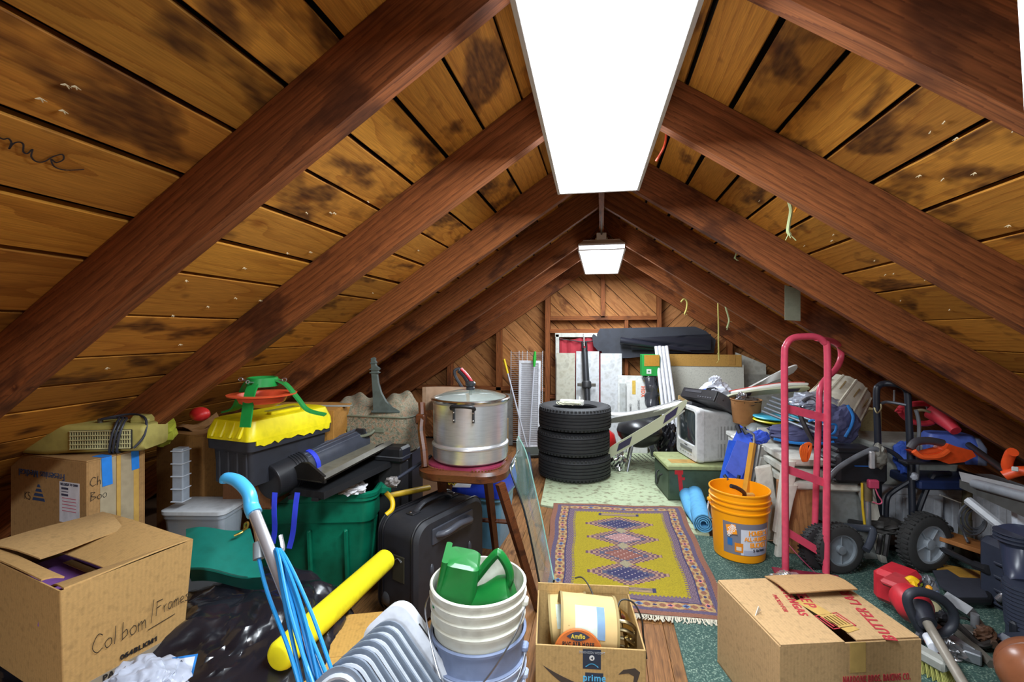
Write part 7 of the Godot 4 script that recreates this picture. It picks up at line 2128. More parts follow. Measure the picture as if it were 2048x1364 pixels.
func carts() -> void:
	var black := M(38, 42, 52, 0.4, 0.1, 1)
	var tyre_m := M(50, 50, 50, 0.85, 0, 2)
	var hub := M(156, 164, 172, 0.4, 0.1, 1)
	# black steel cart
	var p := Vector3(1.6, 0.0, -2.72)
	var t := thing("utility_cart", "black steel cart with an inverted U handle and one grey-hubbed wheel", "cart", p)
	var D := 2.55
	obj("handle", rel(p).tube(curve([at(1757, 1050, D + 0.05), at(1756, 900, D + 0.05), at(1753, 790, D + 0.05), at(1758, 772, D + 0.05), at(1772, 767, D + 0.04), at(1798, 770, D), at(1812, 780, D), at(1816, 800, D), at(1822, 940, D - 0.02), at(1826, 1065, D - 0.05)], 6), 0.0165, 12), black, t)
	obj("brace", rel(p).tube(curve([at(1760, 808, D + 0.05), at(1775, 804, D + 0.05), at(1812, 810, D)]), 0.008, 8), M(96, 100, 108, 0.4, 0.4), t)
	obj("brace", rel(p).tube(curve([at(1748, 892, D + 0.02), at(1775, 900, D), at(1795, 912, D - 0.02), at(1812, 930, D - 0.03)]), 0.012, 8), black, t)
	obj("brace", rel(p).tube(curve([at(1772, 1040, D), at(1774, 1000, D), at(1785, 984, D), at(1820, 962, D - 0.02)]), 0.013, 8), black, t)
	obj("brace", rel(p).tube(curve([at(1832, 1060, D), at(1834, 1030, D), at(1850, 985, D), at(1864, 955, D), at(1875, 948, D), at(1900, 947, D)]), 0.015, 8), black, t)
	obj("cable", rel(p).tube(curve([at(1832, 820, D - 0.03), at(1838, 850, D - 0.03), at(1836, 900, D - 0.03), at(1834, 960, D - 0.02)]), 0.009, 8), M(110, 114, 120, 0.4), t)
	obj("axle_beam", rel(p).tube([at(1700, 1045, D - 0.05), at(1780, 1060, D - 0.05), at(1900, 1058, D + 0.05)], 0.02, 8), M(52, 52, 54, 0.5, 0.2, 2), t)
	obj("ring", rel(p).tube(curve([at(1748, 815, D), at(1754, 826, D - 0.01), at(1762, 818, D - 0.01), at(1762, 808, D)], 5), 0.004, 6), M(190, 180, 140, 0.3, 0.8), t)
	obj("knob", blob(at(1829, 953, D - 0.04) - p, Vector3(0.018, 0.022, 0.014), 3, 0.3, 0.1, 14, 10), M(170, 174, 184, 0.4), t)
	var wp := on(1848, 1148, 0.0)
	wheel(t, 0.148, 0.075, hub, tyre_m, 5, Transform3D(Basis(), Vector3(wp.x + 0.02, 0.152, wp.z - 0.03) - p) * T(0, 0, 0, -68), 0.66)
	# engine-driven edger beside it
	p = Vector3(1.25, 0.0, -2.7)
	t = thing("lawn_edger", "grimy black engine edger with grey tube frame and grey wheel, behind the hand truck", "edger", p)
	var e := at(1705, 930, 2.55)
	var hb := M(34, 35, 40, 0.5, 0.1, 2)
	obj("engine", B.new().x_at(Transform3D(Basis(Vector3.UP, 0.1), e - p)).box(Vector3(0.26, 0.16, 0.18), Vector3(0, 0, 0), 0.02), hb, t)
	obj("engine_top", B.new().x_at(Transform3D(Basis(Vector3.UP, 0.1), e - p)).box(Vector3(0.2, 0.03, 0.14), Vector3(-0.02, 0.09, 0), 0.01), hb, t)
	for i in 5:
		obj("fin", B.new().x_at(Transform3D(Basis(Vector3.UP, 0.1), e - p)).box(Vector3(0.03, 0.008, 0.16), Vector3(-0.145, -0.06 + i * 0.026, 0), 0.002), M(110, 112, 116, 0.5, 0.4, 2), t)
	var f := B.new()
	var lab := obj("label", B.new().box(Vector3(0.07, 0.03, 0.002), Vector3.ZERO), M(150, 156, 160, 0.5), t)
	lab.transform = Transform3D(Basis(Vector3.UP, 0.1), e - p) * T(0.06, 0.03, 0.091)
	lettering("4-CYCLE", 0.012, ink(40, 60, 110), lab, T(0, 0.006, 0.0015), true)
	lettering("ENGINE OIL", 0.009, ink(40, 40, 44), lab, T(0, -0.008, 0.0015))
	var lab2 := obj("label", B.new().box(Vector3(0.09, 0.006, 0.002), Vector3.ZERO), M(40, 100, 180, 0.5), t)
	lab2.transform = Transform3D(Basis(Vector3.UP, 0.1), e - p) * T(0.0, 0.02, 0.091)
	var gt := M(112, 116, 122, 0.4, 0.3, 2)
	obj("frame_tube", rel(p).tube(curve([at(1655, 965, 2.42), at(1672, 940, 2.42), at(1710, 915, 2.42), at(1748, 898, 2.42), at(1758, 905, 2.42)]), 0.013, 10), gt, t)
	obj("bracket", blob(at(1758, 912, 2.43) - p, Vector3(0.035, 0.06, 0.03), 5, 0.3, 0.1, 20, 14), M(120, 118, 110, 0.5, 0.3, 2), t)
	obj("bracket", B.new().x_at(Transform3D(Basis(), at(1744, 920, 2.4) - p)).box(Vector3(0.025, 0.09, 0.02), Vector3.ZERO, 0.005), M(196, 196, 200, 0.35, 0.5, 2), t)
	obj("drive_shaft", rel(p).tube([at(1734, 985, 2.45), at(1735, 1060, 2.45)], 0.017, 12), M(190, 194, 200, 0.25, 0.8), t)
	obj("yellow_tube", rel(p).tube(curve([at(1724, 966, 2.44), at(1725, 1010, 2.44), at(1730, 1055, 2.44)]), 0.006, 8), M(206, 170, 40, 0.4), t)
	obj("collar", rel(p).tube([at(1734, 965, 2.45), at(1734, 1000, 2.45)], 0.024, 12), M(110, 96, 70, 0.5, 0.3, 2), t)
	obj("switch_box", B.new().x_at(Transform3D(Basis(), at(1746, 968, 2.41) - p)).box(Vector3(0.05, 0.045, 0.03), Vector3.ZERO, 0.006), M(176, 60, 90, 0.5, 0, 2), t)
	obj("wire", rel(p).tube(curve([at(1750, 975, 2.4), at(1756, 990, 2.4), at(1764, 1003, 2.4), at(1758, 1008, 2.4), at(1746, 1004, 2.4)]), 0.0035, 6), M(206, 90, 120, 0.5), t)
	obj("base_tube", rel(p).tube(curve([at(1672, 1052, 2.4), at(1720, 1056, 2.4), at(1745, 1060, 2.38), at(1740, 1085, 2.34), at(1732, 1100, 2.32)]), 0.018, 10), M(70, 76, 88, 0.4, 0.3, 2), t)
	obj("gearbox", blob(at(1770, 1050, 2.5) - p, Vector3(0.09, 0.04, 0.07), 6, 0.3, 0.1, 28, 18), M(50, 48, 46, 0.6, 0.2, 2), t)
	for q in [[1762, 1070, 1756, 1108], [1776, 1070, 1770, 1112]]:
		obj("tine", rel(p).tube([at(q[0], q[1], 2.45), at(q[2], q[3], 2.42)], 0.012, 6), M(44, 42, 42, 0.6, 0.2, 2), t)
	wp = on(1690, 1152, 0.0)
	wheel(t, 0.125, 0.06, M(130, 140, 148, 0.4, 0.2, 2), tyre_m, 2, Transform3D(Basis(), Vector3(wp.x - 0.02, 0.13, wp.z - 0.02) - p) * T(0, 0, 0, -75), 0.64)
	wheel(t, 0.11, 0.05, M(60, 62, 66, 0.5), tyre_m, 4, Transform3D(Basis(), at(1728, 1055, 2.62) - p) * T(0, 0, 0, -75), 0.6)
	var og := at(1610, 905, 2.5)
	t = thing("orange_rope", "loops of orange rope hanging on the edger engine behind the hand truck", "rope", og)
	for i in 4:
		obj("loop", rel(og).tube(curve([at(1606 + i * 3, 890, 2.5), at(1601 + i * 4, 902, 2.49), at(1606 + i * 2, 922, 2.49), at(1612 + i * 2, 912, 2.5), at(1622, 888 + i, 2.5)], 4, true), 0.006, 6, true), M(236, 110, 30, 0.7), t)
	# blue-topped machine on a table with an orange hedge trimmer on it
	p = at(1880, 950, 2.62)
	t = thing("tool_stand", "dark blue metal stand with a round steel leg, carrying the orange hedge trimmer", "stand", p)
	obj("top", B.new().x_at(T(0, -0.02, 0, 8)).box(Vector3(0.42, 0.05, 0.26), Vector3.ZERO, 0.008), M(36, 52, 96, 0.45, 0.1, 1), t)
	obj("leg", B.new().tube([Vector3(0.1, -0.04, 0.05), Vector3(0.09, -p.y + 0.01, 0.05)], 0.022, 12), M(120, 112, 84, 0.45, 0.5, 2), t)
	obj("leg", B.new().tube([Vector3(0.18, -0.04, -0.08), Vector3(0.19, -p.y + 0.01, -0.08)], 0.014, 10), M(60, 62, 66, 0.45, 0.5, 2), t)
	obj("foot", B.new().lathe([Vector2(0.05, 0.0), Vector2(0.045, 0.03), Vector2(0.03, 0.12), Vector2(0.028, 0.2)], 20).x_at(T()), M(110, 106, 90, 0.4, 0.3, 2), t).position = Vector3(0.09, -p.y + 0.01, 0.05)
	t = thing("tool_case", "blue plastic tool hood with slotted grey end, behind the orange hedge trimmer", "tool case", at(1895, 905, 2.66), -8)
	obj("hood", B.new().loft([B.rrect(0.26, 0.18, 0.04, -0.04), B.rrect(0.26, 0.18, 0.04, 0.05), B.rrect(0.2, 0.13, 0.04, 0.11), B.rrect(0.16, 0.1, 0.03, 0.115)]), M(78, 102, 186, 0.45), t)
	obj("end_cap", B.new().x_at(T(0.11, 0, 0)).loft([B.rrect(0.06, 0.182, 0.02, -0.04), B.rrect(0.06, 0.182, 0.02, 0.05), B.rrect(0.02, 0.12, 0.008, 0.1)]), M(104, 112, 136, 0.45), t)
	for i in 4:
		obj("vent_slot", B.new().box(Vector3(0.01, 0.004, 0.004), Vector3(0.04, 0.01 + i * 0.01, 0.092)), M(40, 44, 60, 0.6), t)
	t = thing("blue_bag", "bright blue fabric bag hanging below the hedge trimmer on the black cart", "bag", at(1812, 915, 2.62))
	obj("bag", blob(Vector3.ZERO, Vector3(0.06, 0.09, 0.05), 62, 0.3, 0.1, 26, 18), M(56, 92, 190, 0.7), t)
	var hp := at(1870, 905, 2.45)
	t = thing("hedge_trimmer", "orange electric hedge trimmer with black grip, on the dark blue stand", "hedge trimmer", hp, 10)
	var om := M(232, 82, 34, 0.4)
	obj("body", B.new().extrude(PackedVector2Array([Vector2(-0.13, 0.01), Vector2(-0.1, -0.02), Vector2(-0.02, -0.03), Vector2(0.04, -0.05), Vector2(0.12, -0.04), Vector2(0.18, -0.01), Vector2(0.16, 0.02), Vector2(0.08, 0.04), Vector2(0.04, 0.055), Vector2(0.02, 0.02), Vector2(-0.06, 0.0)]), -0.035, 0.035), om, t)
	obj("grip", B.new().tube(curve([Vector3(-0.13, 0.02, 0), Vector3(-0.1, 0.055, 0), Vector3(-0.03, 0.062, 0), Vector3(0.04, 0.05, 0)]), 0.02, 10), M(66, 62, 68, 0.5), t)
	obj("hand_guard", B.new().tube(curve([Vector3(-0.135, 0.015, 0.03), Vector3(-0.1, -0.012, 0.04), Vector3(-0.02, -0.008, 0.045), Vector3(0.03, 0.02, 0.04)]), 0.014, 8), M(244, 96, 44, 0.35), t)
	obj("blade", B.new().box(Vector3(0.3, 0.012, 0.06), Vector3(-0.02, -0.05, 0), 0.002), M(50, 50, 54, 0.4, 0.4), t)
	# red blower hanging from a rafter nail
	var rb := at(1835, 826, 2.72)
	t = thing("leaf_blower", "red electric leaf blower hung from wires under the rafter", "leaf blower", rb)
	var rm := M(196, 52, 66, 0.4)
	obj("handle_ring", rel(rb).tube(curve([at(1800, 820, 2.72), at(1812, 811, 2.72), at(1845, 807, 2.7), at(1874, 813, 2.68), at(1880, 830, 2.68), at(1862, 845, 2.68), at(1835, 846, 2.7), at(1812, 836, 2.72)], 5, true), 0.016, 12, true), rm, t)
	obj("nozzle", rel(rb).tube([at(1864, 822, 2.68), at(1880, 832, 2.64), at(1900, 850, 2.58), at(1912, 862, 2.54)], [0.05, 0.046, 0.034, 0.026], 18), rm, t)
	obj("intake", rel(rb).tube([at(1796, 816, 2.74), at(1812, 826, 2.72)], [0.028, 0.026], 14), rm, t)
	obj("slot", rel(rb).tube(curve([at(1828, 822, 2.68), at(1845, 820, 2.66), at(1860, 824, 2.65)]), 0.008, 6), M(150, 140, 110, 0.4), t)
	for q in [[1789, 780, 1788, 804], [1852, 802, 1855, 822]]:
		obj("hanging_wire", rel(rb).tube([at(q[0], q[1], 2.72), at(q[2], q[3], 2.72)], 0.005, 6), M(120, 120, 122, 0.4, 0.5), t)
	# orange string trimmer at the right edge
	var op := at(2025, 930, 2.1)
	t = thing("string_trimmer", "orange-handled black string trimmer under the rafters at the right edge", "string trimmer", op)
	obj("shaft", rel(op).tube([at(1938, 890, 2.5), at(2018, 948, 2.12)], 0.016, 10), M(30, 30, 32, 0.4), t)
	obj("handle", rel(op).tube(curve([at(2022, 950, 2.1), at(2014, 930, 2.1), at(2020, 910, 2.08), at(2026, 904, 2.06)]), 0.02, 12), om, t)
	obj("handle", rel(op).tube(curve([at(2008, 952, 2.1), at(2028, 945, 2.08), at(2046, 942, 2.06), at(2070, 945, 2.04)]), 0.022, 12), om, t)
	obj("badge", B.new().x_at(Transform3D(Basis(Vector3.UP, -0.4), at(2030, 938, 2.04) - op)).box(Vector3(0.022, 0.02, 0.006), Vector3.ZERO, 0.003), M(200, 200, 196, 0.4), t)
	# grey folding table edge with a tube
	var tp := at(1990, 985, 2.0)
	t = thing("metal_table", "grey metal table top with rounded tube edge, low under the right eave", "table", tp)
	var a := at(1922, 960, 2.25)
	var b := at(2075, 1000, 1.8)
	var gy := M(150, 156, 164, 0.35, 0.2, 2)
	obj("edge_tube", rel(tp).tube([a.lerp(b, 0.22), b], 0.022, 14), gy, t)
	obj("top", rel(tp).grid(2, 1, func(u: float, v: float) -> Vector3: return a.lerp(b, u) + Vector3(0.1, 0.06, -0.2) * (v - 0.2) * 0.4 + Vector3(0, 0.005, 0), 0.012), M(140, 140, 142, 0.5, 0.1, 2), t)
	obj("side_panel", rel(tp).grid(2, 1, func(u: float, v: float) -> Vector3: return a.lerp(b, u) + Vector3(0, lerpf(-0.09 + 0.05 * (1.0 - u), 0.0, v), -0.01), 0.01), M(74, 74, 72, 0.5, 0.1, 2), t)
	obj("white_leg", rel(tp).tube([at(1935, 1000, 2.25), at(2010, 1060, 2.1), at(2060, 1100, 2.05)], 0.02, 6), M(190, 194, 200, 0.5, 0, 2), t)
	obj("white_leg", rel(tp).tube([at(2042, 1010, 2.0), at(2046, 1100, 2.0)], 0.03, 6), M(190, 196, 206, 0.5, 0, 2), t)
	# coil of grey cable
	var cp := at(1945, 1040, 2.4)
	t = thing("cable_coil", "coil of grey cable hanging below the metal table", "cable", cp)
	for k in 3:
		var ring := []
		for i in 24:
			var w := TAU * i / 24
			ring.append(at(1945 + k * 3 + cos(w) * (28 - k * 5), 1038 + sin(w) * (32 - k * 6), 2.36 + 0.01 * k))
		obj("loop", rel(cp).tube(ring, 0.006, 6, true), M(84, 86, 92, 0.45), t)
	obj("end", rel(cp).tube([at(1880, 990, 2.36), at(1922, 1006, 2.36)], 0.003, 6), M(190, 186, 176, 0.35, 0.4), t)
	obj("end", rel(cp).tube(curve([at(1922, 1050, 2.36), at(1930, 1072, 2.36), at(1936, 1085, 2.34)]), 0.006, 6), M(84, 86, 92, 0.45), t)

func garden_tools() -> void:
	# backpack blower at the right edge
	var p := on(2010, 1285, 0.0)
	p = Vector3(1.6, 0.0, -2.12)
	var t := thing("backpack_blower", "black backpack leaf blower with corrugated hose, standing at the right edge", "leaf blower", p)
	var bk := M(56, 61, 76, 0.4, 0, 1)
	var c := at(2000, 1180, 2.1)
	obj("back_plate", B.new().x_at(Transform3D(Basis(Vector3.UP, 0.25), c - p + Vector3(0.02, 0.02, 0))).box(Vector3(0.13, 0.42, 0.14), Vector3.ZERO, 0.025), bk, t)
	for i in 5:
		obj("fin", B.new().x_at(Transform3D(Basis(Vector3.UP, 0.25), c - p + Vector3(-0.035, 0.14 - i * 0.06, 0.06))).box(Vector3(0.03, 0.012, 0.05), Vector3.ZERO, 0.003), bk, t)
	obj("front_cover", B.new().x_at(Transform3D(Basis(Vector3.UP, 0.2), c - p + Vector3(0.0, 0.05, 0.06))).box(Vector3(0.07, 0.12, 0.06), Vector3.ZERO, 0.02), M(46, 52, 70, 0.3), t)
	obj("intake", rel(p).tube(curve([at(1996, 1200, 2.0), at(2006, 1192, 1.99), at(2018, 1190, 1.98), at(2030, 1194, 1.97)]), 0.014, 10), M(170, 172, 180, 0.25, 0.8), t)
	obj("intake_hole", blob(at(2012, 1203, 2.0) - p, Vector3(0.035, 0.024, 0.02), 4, 0.05, 0.0, 18, 12), M(14, 14, 16, 0.8), t)
	obj("foot", B.new().x_at(T(0.02, 0.03, 0.03, 14)).box(Vector3(0.16, 0.06, 0.2), Vector3.ZERO, 0.02), bk, t)
	var hs := [at(2030, 1062, 1.95), at(2034, 1075, 1.95), at(2036, 1095, 1.95), at(2040, 1130, 1.93), at(2046, 1160, 1.9), at(2050, 1175, 1.88)]
	obj("elbow", rel(p).tube(hs, [0.062, 0.064, 0.056, 0.054, 0.054, 0.06], 20), M(50, 56, 76, 0.3, 0, 0), t)
	for i in 3:
		obj("ring", rel(p).tube([at(2030, 1064 + i * 7, 1.95), at(2030, 1067 + i * 7, 1.95)], 0.067, 20), bk, t)
	for i in 11:
		obj("corrugation", rel(p).tube([at(2046 + i * 0.6, 1170 + i * 8, 1.86), at(2046 + i * 0.6, 1174 + i * 8, 1.86)], 0.062, 20), bk, t)
	obj("hose", rel(p).tube([at(2046, 1165, 1.86), at(2052, 1255, 1.86), at(2050, 1300, 1.86)], 0.057, 20), bk, t)
	obj("latch", B.new().x_at(Transform3D(Basis(), at(2036, 1258, 1.85) - p)).box(Vector3(0.05, 0.06, 0.03), Vector3.ZERO, 0.008), M(30, 32, 40, 0.5), t)
	# flat black shovel blade
	p = on(1925, 1185, 0.05)
	t = thing("flat_shovel", "flat black rubber-like blade lying between wheel and blower", "blade", p)
	var pl := PackedVector2Array([])
	var q := [on(1865, 1140, 0.06), on(1895, 1138, 0.06), on(1920, 1158, 0.05), on(1960, 1160, 0.05), on(1978, 1185, 0.05), on(1975, 1198, 0.05), on(1918, 1207, 0.03), on(1880, 1175, 0.05)]
	var ctr := Vector3.ZERO
	var poly := PackedVector2Array()
	for k in q:
		poly.append(Vector2(k.x - p.x, -(k.z - p.z)))
	obj("sheet", B.new().x_at(T(0, 0.0, 0, 0, -90)).extrude(poly, 0.0, 0.008), M(60, 62, 72, 0.5, 0, 1), t)
	obj("rim", B.new().x_at(T(0, 0.0, 0, 0, -90)).tube([Vector3(poly[4].x, poly[4].y, 0.0), Vector3(poly[5].x, poly[5].y, -0.01), Vector3(poly[6].x, poly[6].y, -0.01)], 0.016, 8), M(24, 25, 28, 0.5), t)
	# wooden pieces
	var wm := M(190, 140, 52, 0.55, 0, 2)
	one("wood_piece", B.new().box(Vector3(0.2, 0.02, 0.12), Vector3(0, 0.01, 0), 0.002), wm, "yellow wooden board lying behind the flat black blade", "board", on(1945, 1165, 0.012) - Vector3(0, 0.003, 0.07), -20)
	var sb := one("saw_board", B.new().box(Vector3(0.26, 0.022, 0.14), Vector3(0, 0, 0), 0.002), M(176, 112, 56, 0.55, 0, 2), "reddish wooden shelf board tilted under the cable coil", "board", at(1952, 1092, 2.35), -38)
	sb.rotation_degrees.z = -6
	one("clay_pot", B.new().lathe([Vector2(0.0, 0.0), Vector2(0.07, 0.0), Vector2(0.085, 0.12), Vector2(0.095, 0.125), Vector2(0.095, 0.15), Vector2(0.085, 0.15), Vector2(0.07, 0.02), Vector2(0, 0.02)], 30), M(134, 82, 52, 0.8, 0, 2), "brown clay pot standing below the metal table", "pot", Vector3(2.0, 0.009, -2.72))
	var pp := on(1900, 1085, 0.1)
	t = thing("black_rod", "black rod lying from the cart wheel towards the blower", "rod", pp)
	obj("rod", rel(pp).tube([at(1885, 1098, 2.4), at(1960, 1135, 2.15)], 0.014, 8), M(44, 44, 48, 0.5), t)
	obj("tip", rel(pp).tube([at(1950, 1130, 2.18), at(1978, 1140, 2.1)], 0.02, 8), M(32, 32, 36, 0.6), t)
	# rusty metal jack and bars on the carpet
	p = on(1935, 1260, 0.03)
	t = thing("car_jack", "rusty grey scissor car jack lying on the green carpet", "jack", p)
	var rust := M(98, 76, 62, 0.6, 0.4, 2)
	var st := M(150, 152, 156, 0.4, 0.5, 2)
	obj("arm", rel(p).tube([on(1893, 1195, 0.07), on(1945, 1228, 0.06)], 0.028, 4), st, t)
	obj("arm", rel(p).tube(curve([on(1905, 1240, 0.05), on(1935, 1268, 0.04), on(1960, 1290, 0.035), on(1985, 1285, 0.05)]), 0.012, 8), M(52, 48, 46, 0.5, 0.4, 2), t)
	obj("arm", rel(p).grid(6, 2, func(u: float, v: float) -> Vector3: return on(lerpf(1915, 1975, u), lerpf(1250, 1292, u) - 18 * v * sin(u * PI), 0.035), 0.012), M(140, 136, 130, 0.5, 0.4, 2), t)
	obj("arm", rel(p).tube([on(1945, 1228, 0.055), on(1970, 1262, 0.055), on(1990, 1290, 0.05)], 0.014, 6), rust, t)
	obj("pivot", B.new().x_at(Transform3D(Basis(), on(1950, 1243, 0.07) - p)).lathe([Vector2(0.014, -0.02), Vector2(0.014, 0.03), Vector2(0, 0.03)], 12), st, t)
	obj("hole", B.new().x_at(Transform3D(Basis(), on(1925, 1236, 0.088) - p)).box(Vector3(0.03, 0.003, 0.016)), M(30, 26, 24, 0.8), t)
	obj("rusty_clamp", blob(on(1972, 1270, 0.06) - p, Vector3(0.035, 0.03, 0.03), 8, 0.4, 0.2, 20, 14), M(86, 56, 36, 0.7, 0.2, 2), t)
	p = on(1925, 1290, 0.02)
	t = thing("steel_bar", "silver square steel bar with a block end, on the green carpet", "bar", p)
	obj("bar", rel(p).tube([on(1865, 1245, 0.05), on(1900, 1272, 0.045), on(1950, 1305, 0.04)], 0.013, 4), M(180, 184, 190, 0.3, 0.8, 1), t)
	obj("block", B.new().x_at(Transform3D(Basis(Vector3.UP, -0.6), on(1945, 1312, 0.03) - p)).box(Vector3(0.05, 0.04, 0.04), Vector3.ZERO, 0.004), M(140, 144, 150, 0.4, 0.5, 1), t)
	p = on(1940, 1270, 0.0)
	t = thing("grey_pole", "long flat grey pole lying beside the car jack", "pole", p)
	obj("pole", rel(p).tube([on(1870, 1225, 0.02), on(1985, 1330, 0.02)], 0.018, 6), M(110, 106, 98, 0.5, 0.2, 2), t)
	one("crumpled_foil", blob(Vector3.ZERO, Vector3(0.04, 0.03, 0.05), 81, 0.4, 0.4, 26, 18), M(150, 150, 152, 0.25, 0.8, 0), "small clump of crinkled clear film by the steel bar", "film", on(1895, 1296, 0.03))
	# broom head
	p = on(1866, 1340, 0.03)
	t = thing("push_broom", "push broom head with pale yellow bristles beside the bakery carton", "broom", p, 30)
	obj("head", B.new().box(Vector3(0.05, 0.04, 0.22), Vector3(-0.01, 0.045, -0.06), 0.008), M(150, 150, 142, 0.5), t)
	var br := B.new()
	for i in 10:
		for j in 14:
			br.tube([Vector3(-0.025 + i * 0.006, 0.03, -0.16 + j * 0.015), Vector3(-0.03 + i * 0.0085, -0.02, -0.165 + j * 0.0165)], 0.0022, 4)
	obj("bristles", br, M(180, 178, 96, 0.8), t).set_meta("kind", "stuff")
	# brown leather punching ball
	p = on(2068, 1352, 0.16)
	t = thing("leather_ball", "shiny brown leather punch ball at the lower right corner", "ball", p)
	obj("ball", B.new().ball(Vector3(0.03, 0, 0), Vector3(0.115, 0.105, 0.115), 40, 26), M(136, 82, 54, 0.28, 0, 1), t)
	var sm := []
	for i in 24:
		sm.append(Vector3(0.03 + 0.116 * cos(TAU * i / 24), 0.106 * sin(TAU * i / 24), 0.0).rotated(Vector3.UP, -0.5))
	obj("seam", B.new().tube(sm, 0.0025, 5, true), M(112, 64, 42, 0.4), t)
	one("felt_pennant", B.new().extrude(PackedVector2Array([Vector2(-0.1, 0.06), Vector2(-0.02, 0.07), Vector2(0.1, 0.0), Vector2(0.09, -0.12), Vector2(0.04, -0.1)]), 0.0, 0.006), M(160, 60, 76, 0.9), "faded red cloth corner sticking out from under the bakery carton", "cloth", on(1520, 1205, 0.009)).rotation_degrees = Vector3(-90, 0, 0)

func bakery_box() -> void:
	var br := card(186, 150, 104)
	var H := 0.3
	var n := Vector3(0.517, 0, -1.50)     # near left top corner
	var yaw := 15.0
	var L := 0.45
	var W := 0.36
	var bx := Basis(Vector3.UP, deg_to_rad(yaw))
	var c := n + bx * Vector3(L / 2, 0, -W / 2)
	var t := thing("cardboard_box", "tan carton with red KEEP lettering and open flaps, at the lower right", "cardboard box", Vector3(c.x, 0.009, c.z), yaw)
	carton(t, L, H, W, br)
	# folded flaps: left side closed flat, far flap raised, right flap under it
	flap(t, Vector3(-L / 2 + 0.004, H, 0), Vector3(0, 0, -1), Vector3(1, 0, 0), W, 0.2, 0.0, br)
	flap(t, Vector3(L / 2 - 0.004, H, 0), Vector3(0, 0, 1), Vector3(-1, 0, 0), W - 0.01, 0.2, 0.0, br)
	flap(t, Vector3(0.085, H + 0.008, -W / 2), Vector3(1, 0, 0), Vector3(0, 0, 1), L - 0.2, 0.14, 0.12, card(178, 138, 90), 0.006)
	patch(t, "tape", 0.05, 0.18, M(196, 160, 92, 0.2), T(0.02, H + 0.0046, 0.05, 16, -90))
	patch(t, "tape", 0.05, 0.09, M(196, 160, 92, 0.2), T(0.02, H - 0.045, W / 2))
	var red := ink(168, 46, 54)
	var loc := func(u: float, v: float) -> Vector3: return t.transform.affine_inverse() * on(u, v, H + 0.0139)
	lettering("KEEP", 0.036, red, t, Transform3D(T(0, 0, 0, -103, -90).basis, loc.call(1608, 1196)), true)
	lettering("MANTENGAS", 0.027, red, t, Transform3D(T(0, 0, 0, -103, -90).basis, loc.call(1578, 1192)), true)
	lettering("PACKED FOR", 0.013, red, t, Transform3D(T(0, 0, 0, -103, -90).basis, loc.call(1560, 1206)))
	lettering("BUTTER LARD", 0.034, red, t, Transform3D(T(0, 0, 0, 77, -90).basis, loc.call(1726, 1222)), true)
	var em := B.new()
	for i in 6:
		em.box(Vector3(0.006, 0.001, 0.05), Vector3(-0.02 + i * 0.012, 0, 0))
	em.box(Vector3(0.085, 0.001, 0.004), Vector3(0.01, 0, 0.034)).box(Vector3(0.085, 0.001, 0.004), Vector3(0.01, 0, -0.034)).box(Vector3(0.004, 0.001, 0.07), Vector3(-0.032, 0, 0)).box(Vector3(0.004, 0.001, 0.07), Vector3(0.052, 0, 0))
	obj("emblem", em, red, t).transform = Transform3D(T(0, 0, 0, 8).basis, loc.call(1665, 1242))
	lettering("NARDONE BROS. BAKING CO.", 0.02, red, t, T(0.08, 0.19, W / 2 + 0.001), true, false, 0.215)
	lettering("420 NEW COMMERCE BLVD.", 0.02, red, t, T(0.08, 0.155, W / 2 + 0.001), true, false, 0.215)
	lettering("WILKES-BARRE, PA.", 0.02, red, t, T(0.08, 0.12, W / 2 + 0.001), true, false, 0.16)
	handwriting("u5S", 0.05, 0.0014, ink(60, 46, 50), t, T(-0.1, 0.16, W / 2 + 0.001, 0, 0, -60))
	one("foil_wrap", blob(Vector3.ZERO, Vector3(0.06, 0.02, 0.05), 91, 0.4, 0.4, 30, 20), M(220, 222, 226, 0.2, 0.9, 0), "crinkled silver tape wad on the corner of the bakery carton", "foil", at(1580, 1160, 1.98))
	obj("torn_tab", B.new().x_at(T(-0.2, H + 0.005, 0.03, 30, 0, 18)).extrude(PackedVector2Array([Vector2(-0.02, 0), Vector2(0.02, 0), Vector2(0.012, 0.02)]), 0, 0.002), M(226, 220, 206, 0.7), t)

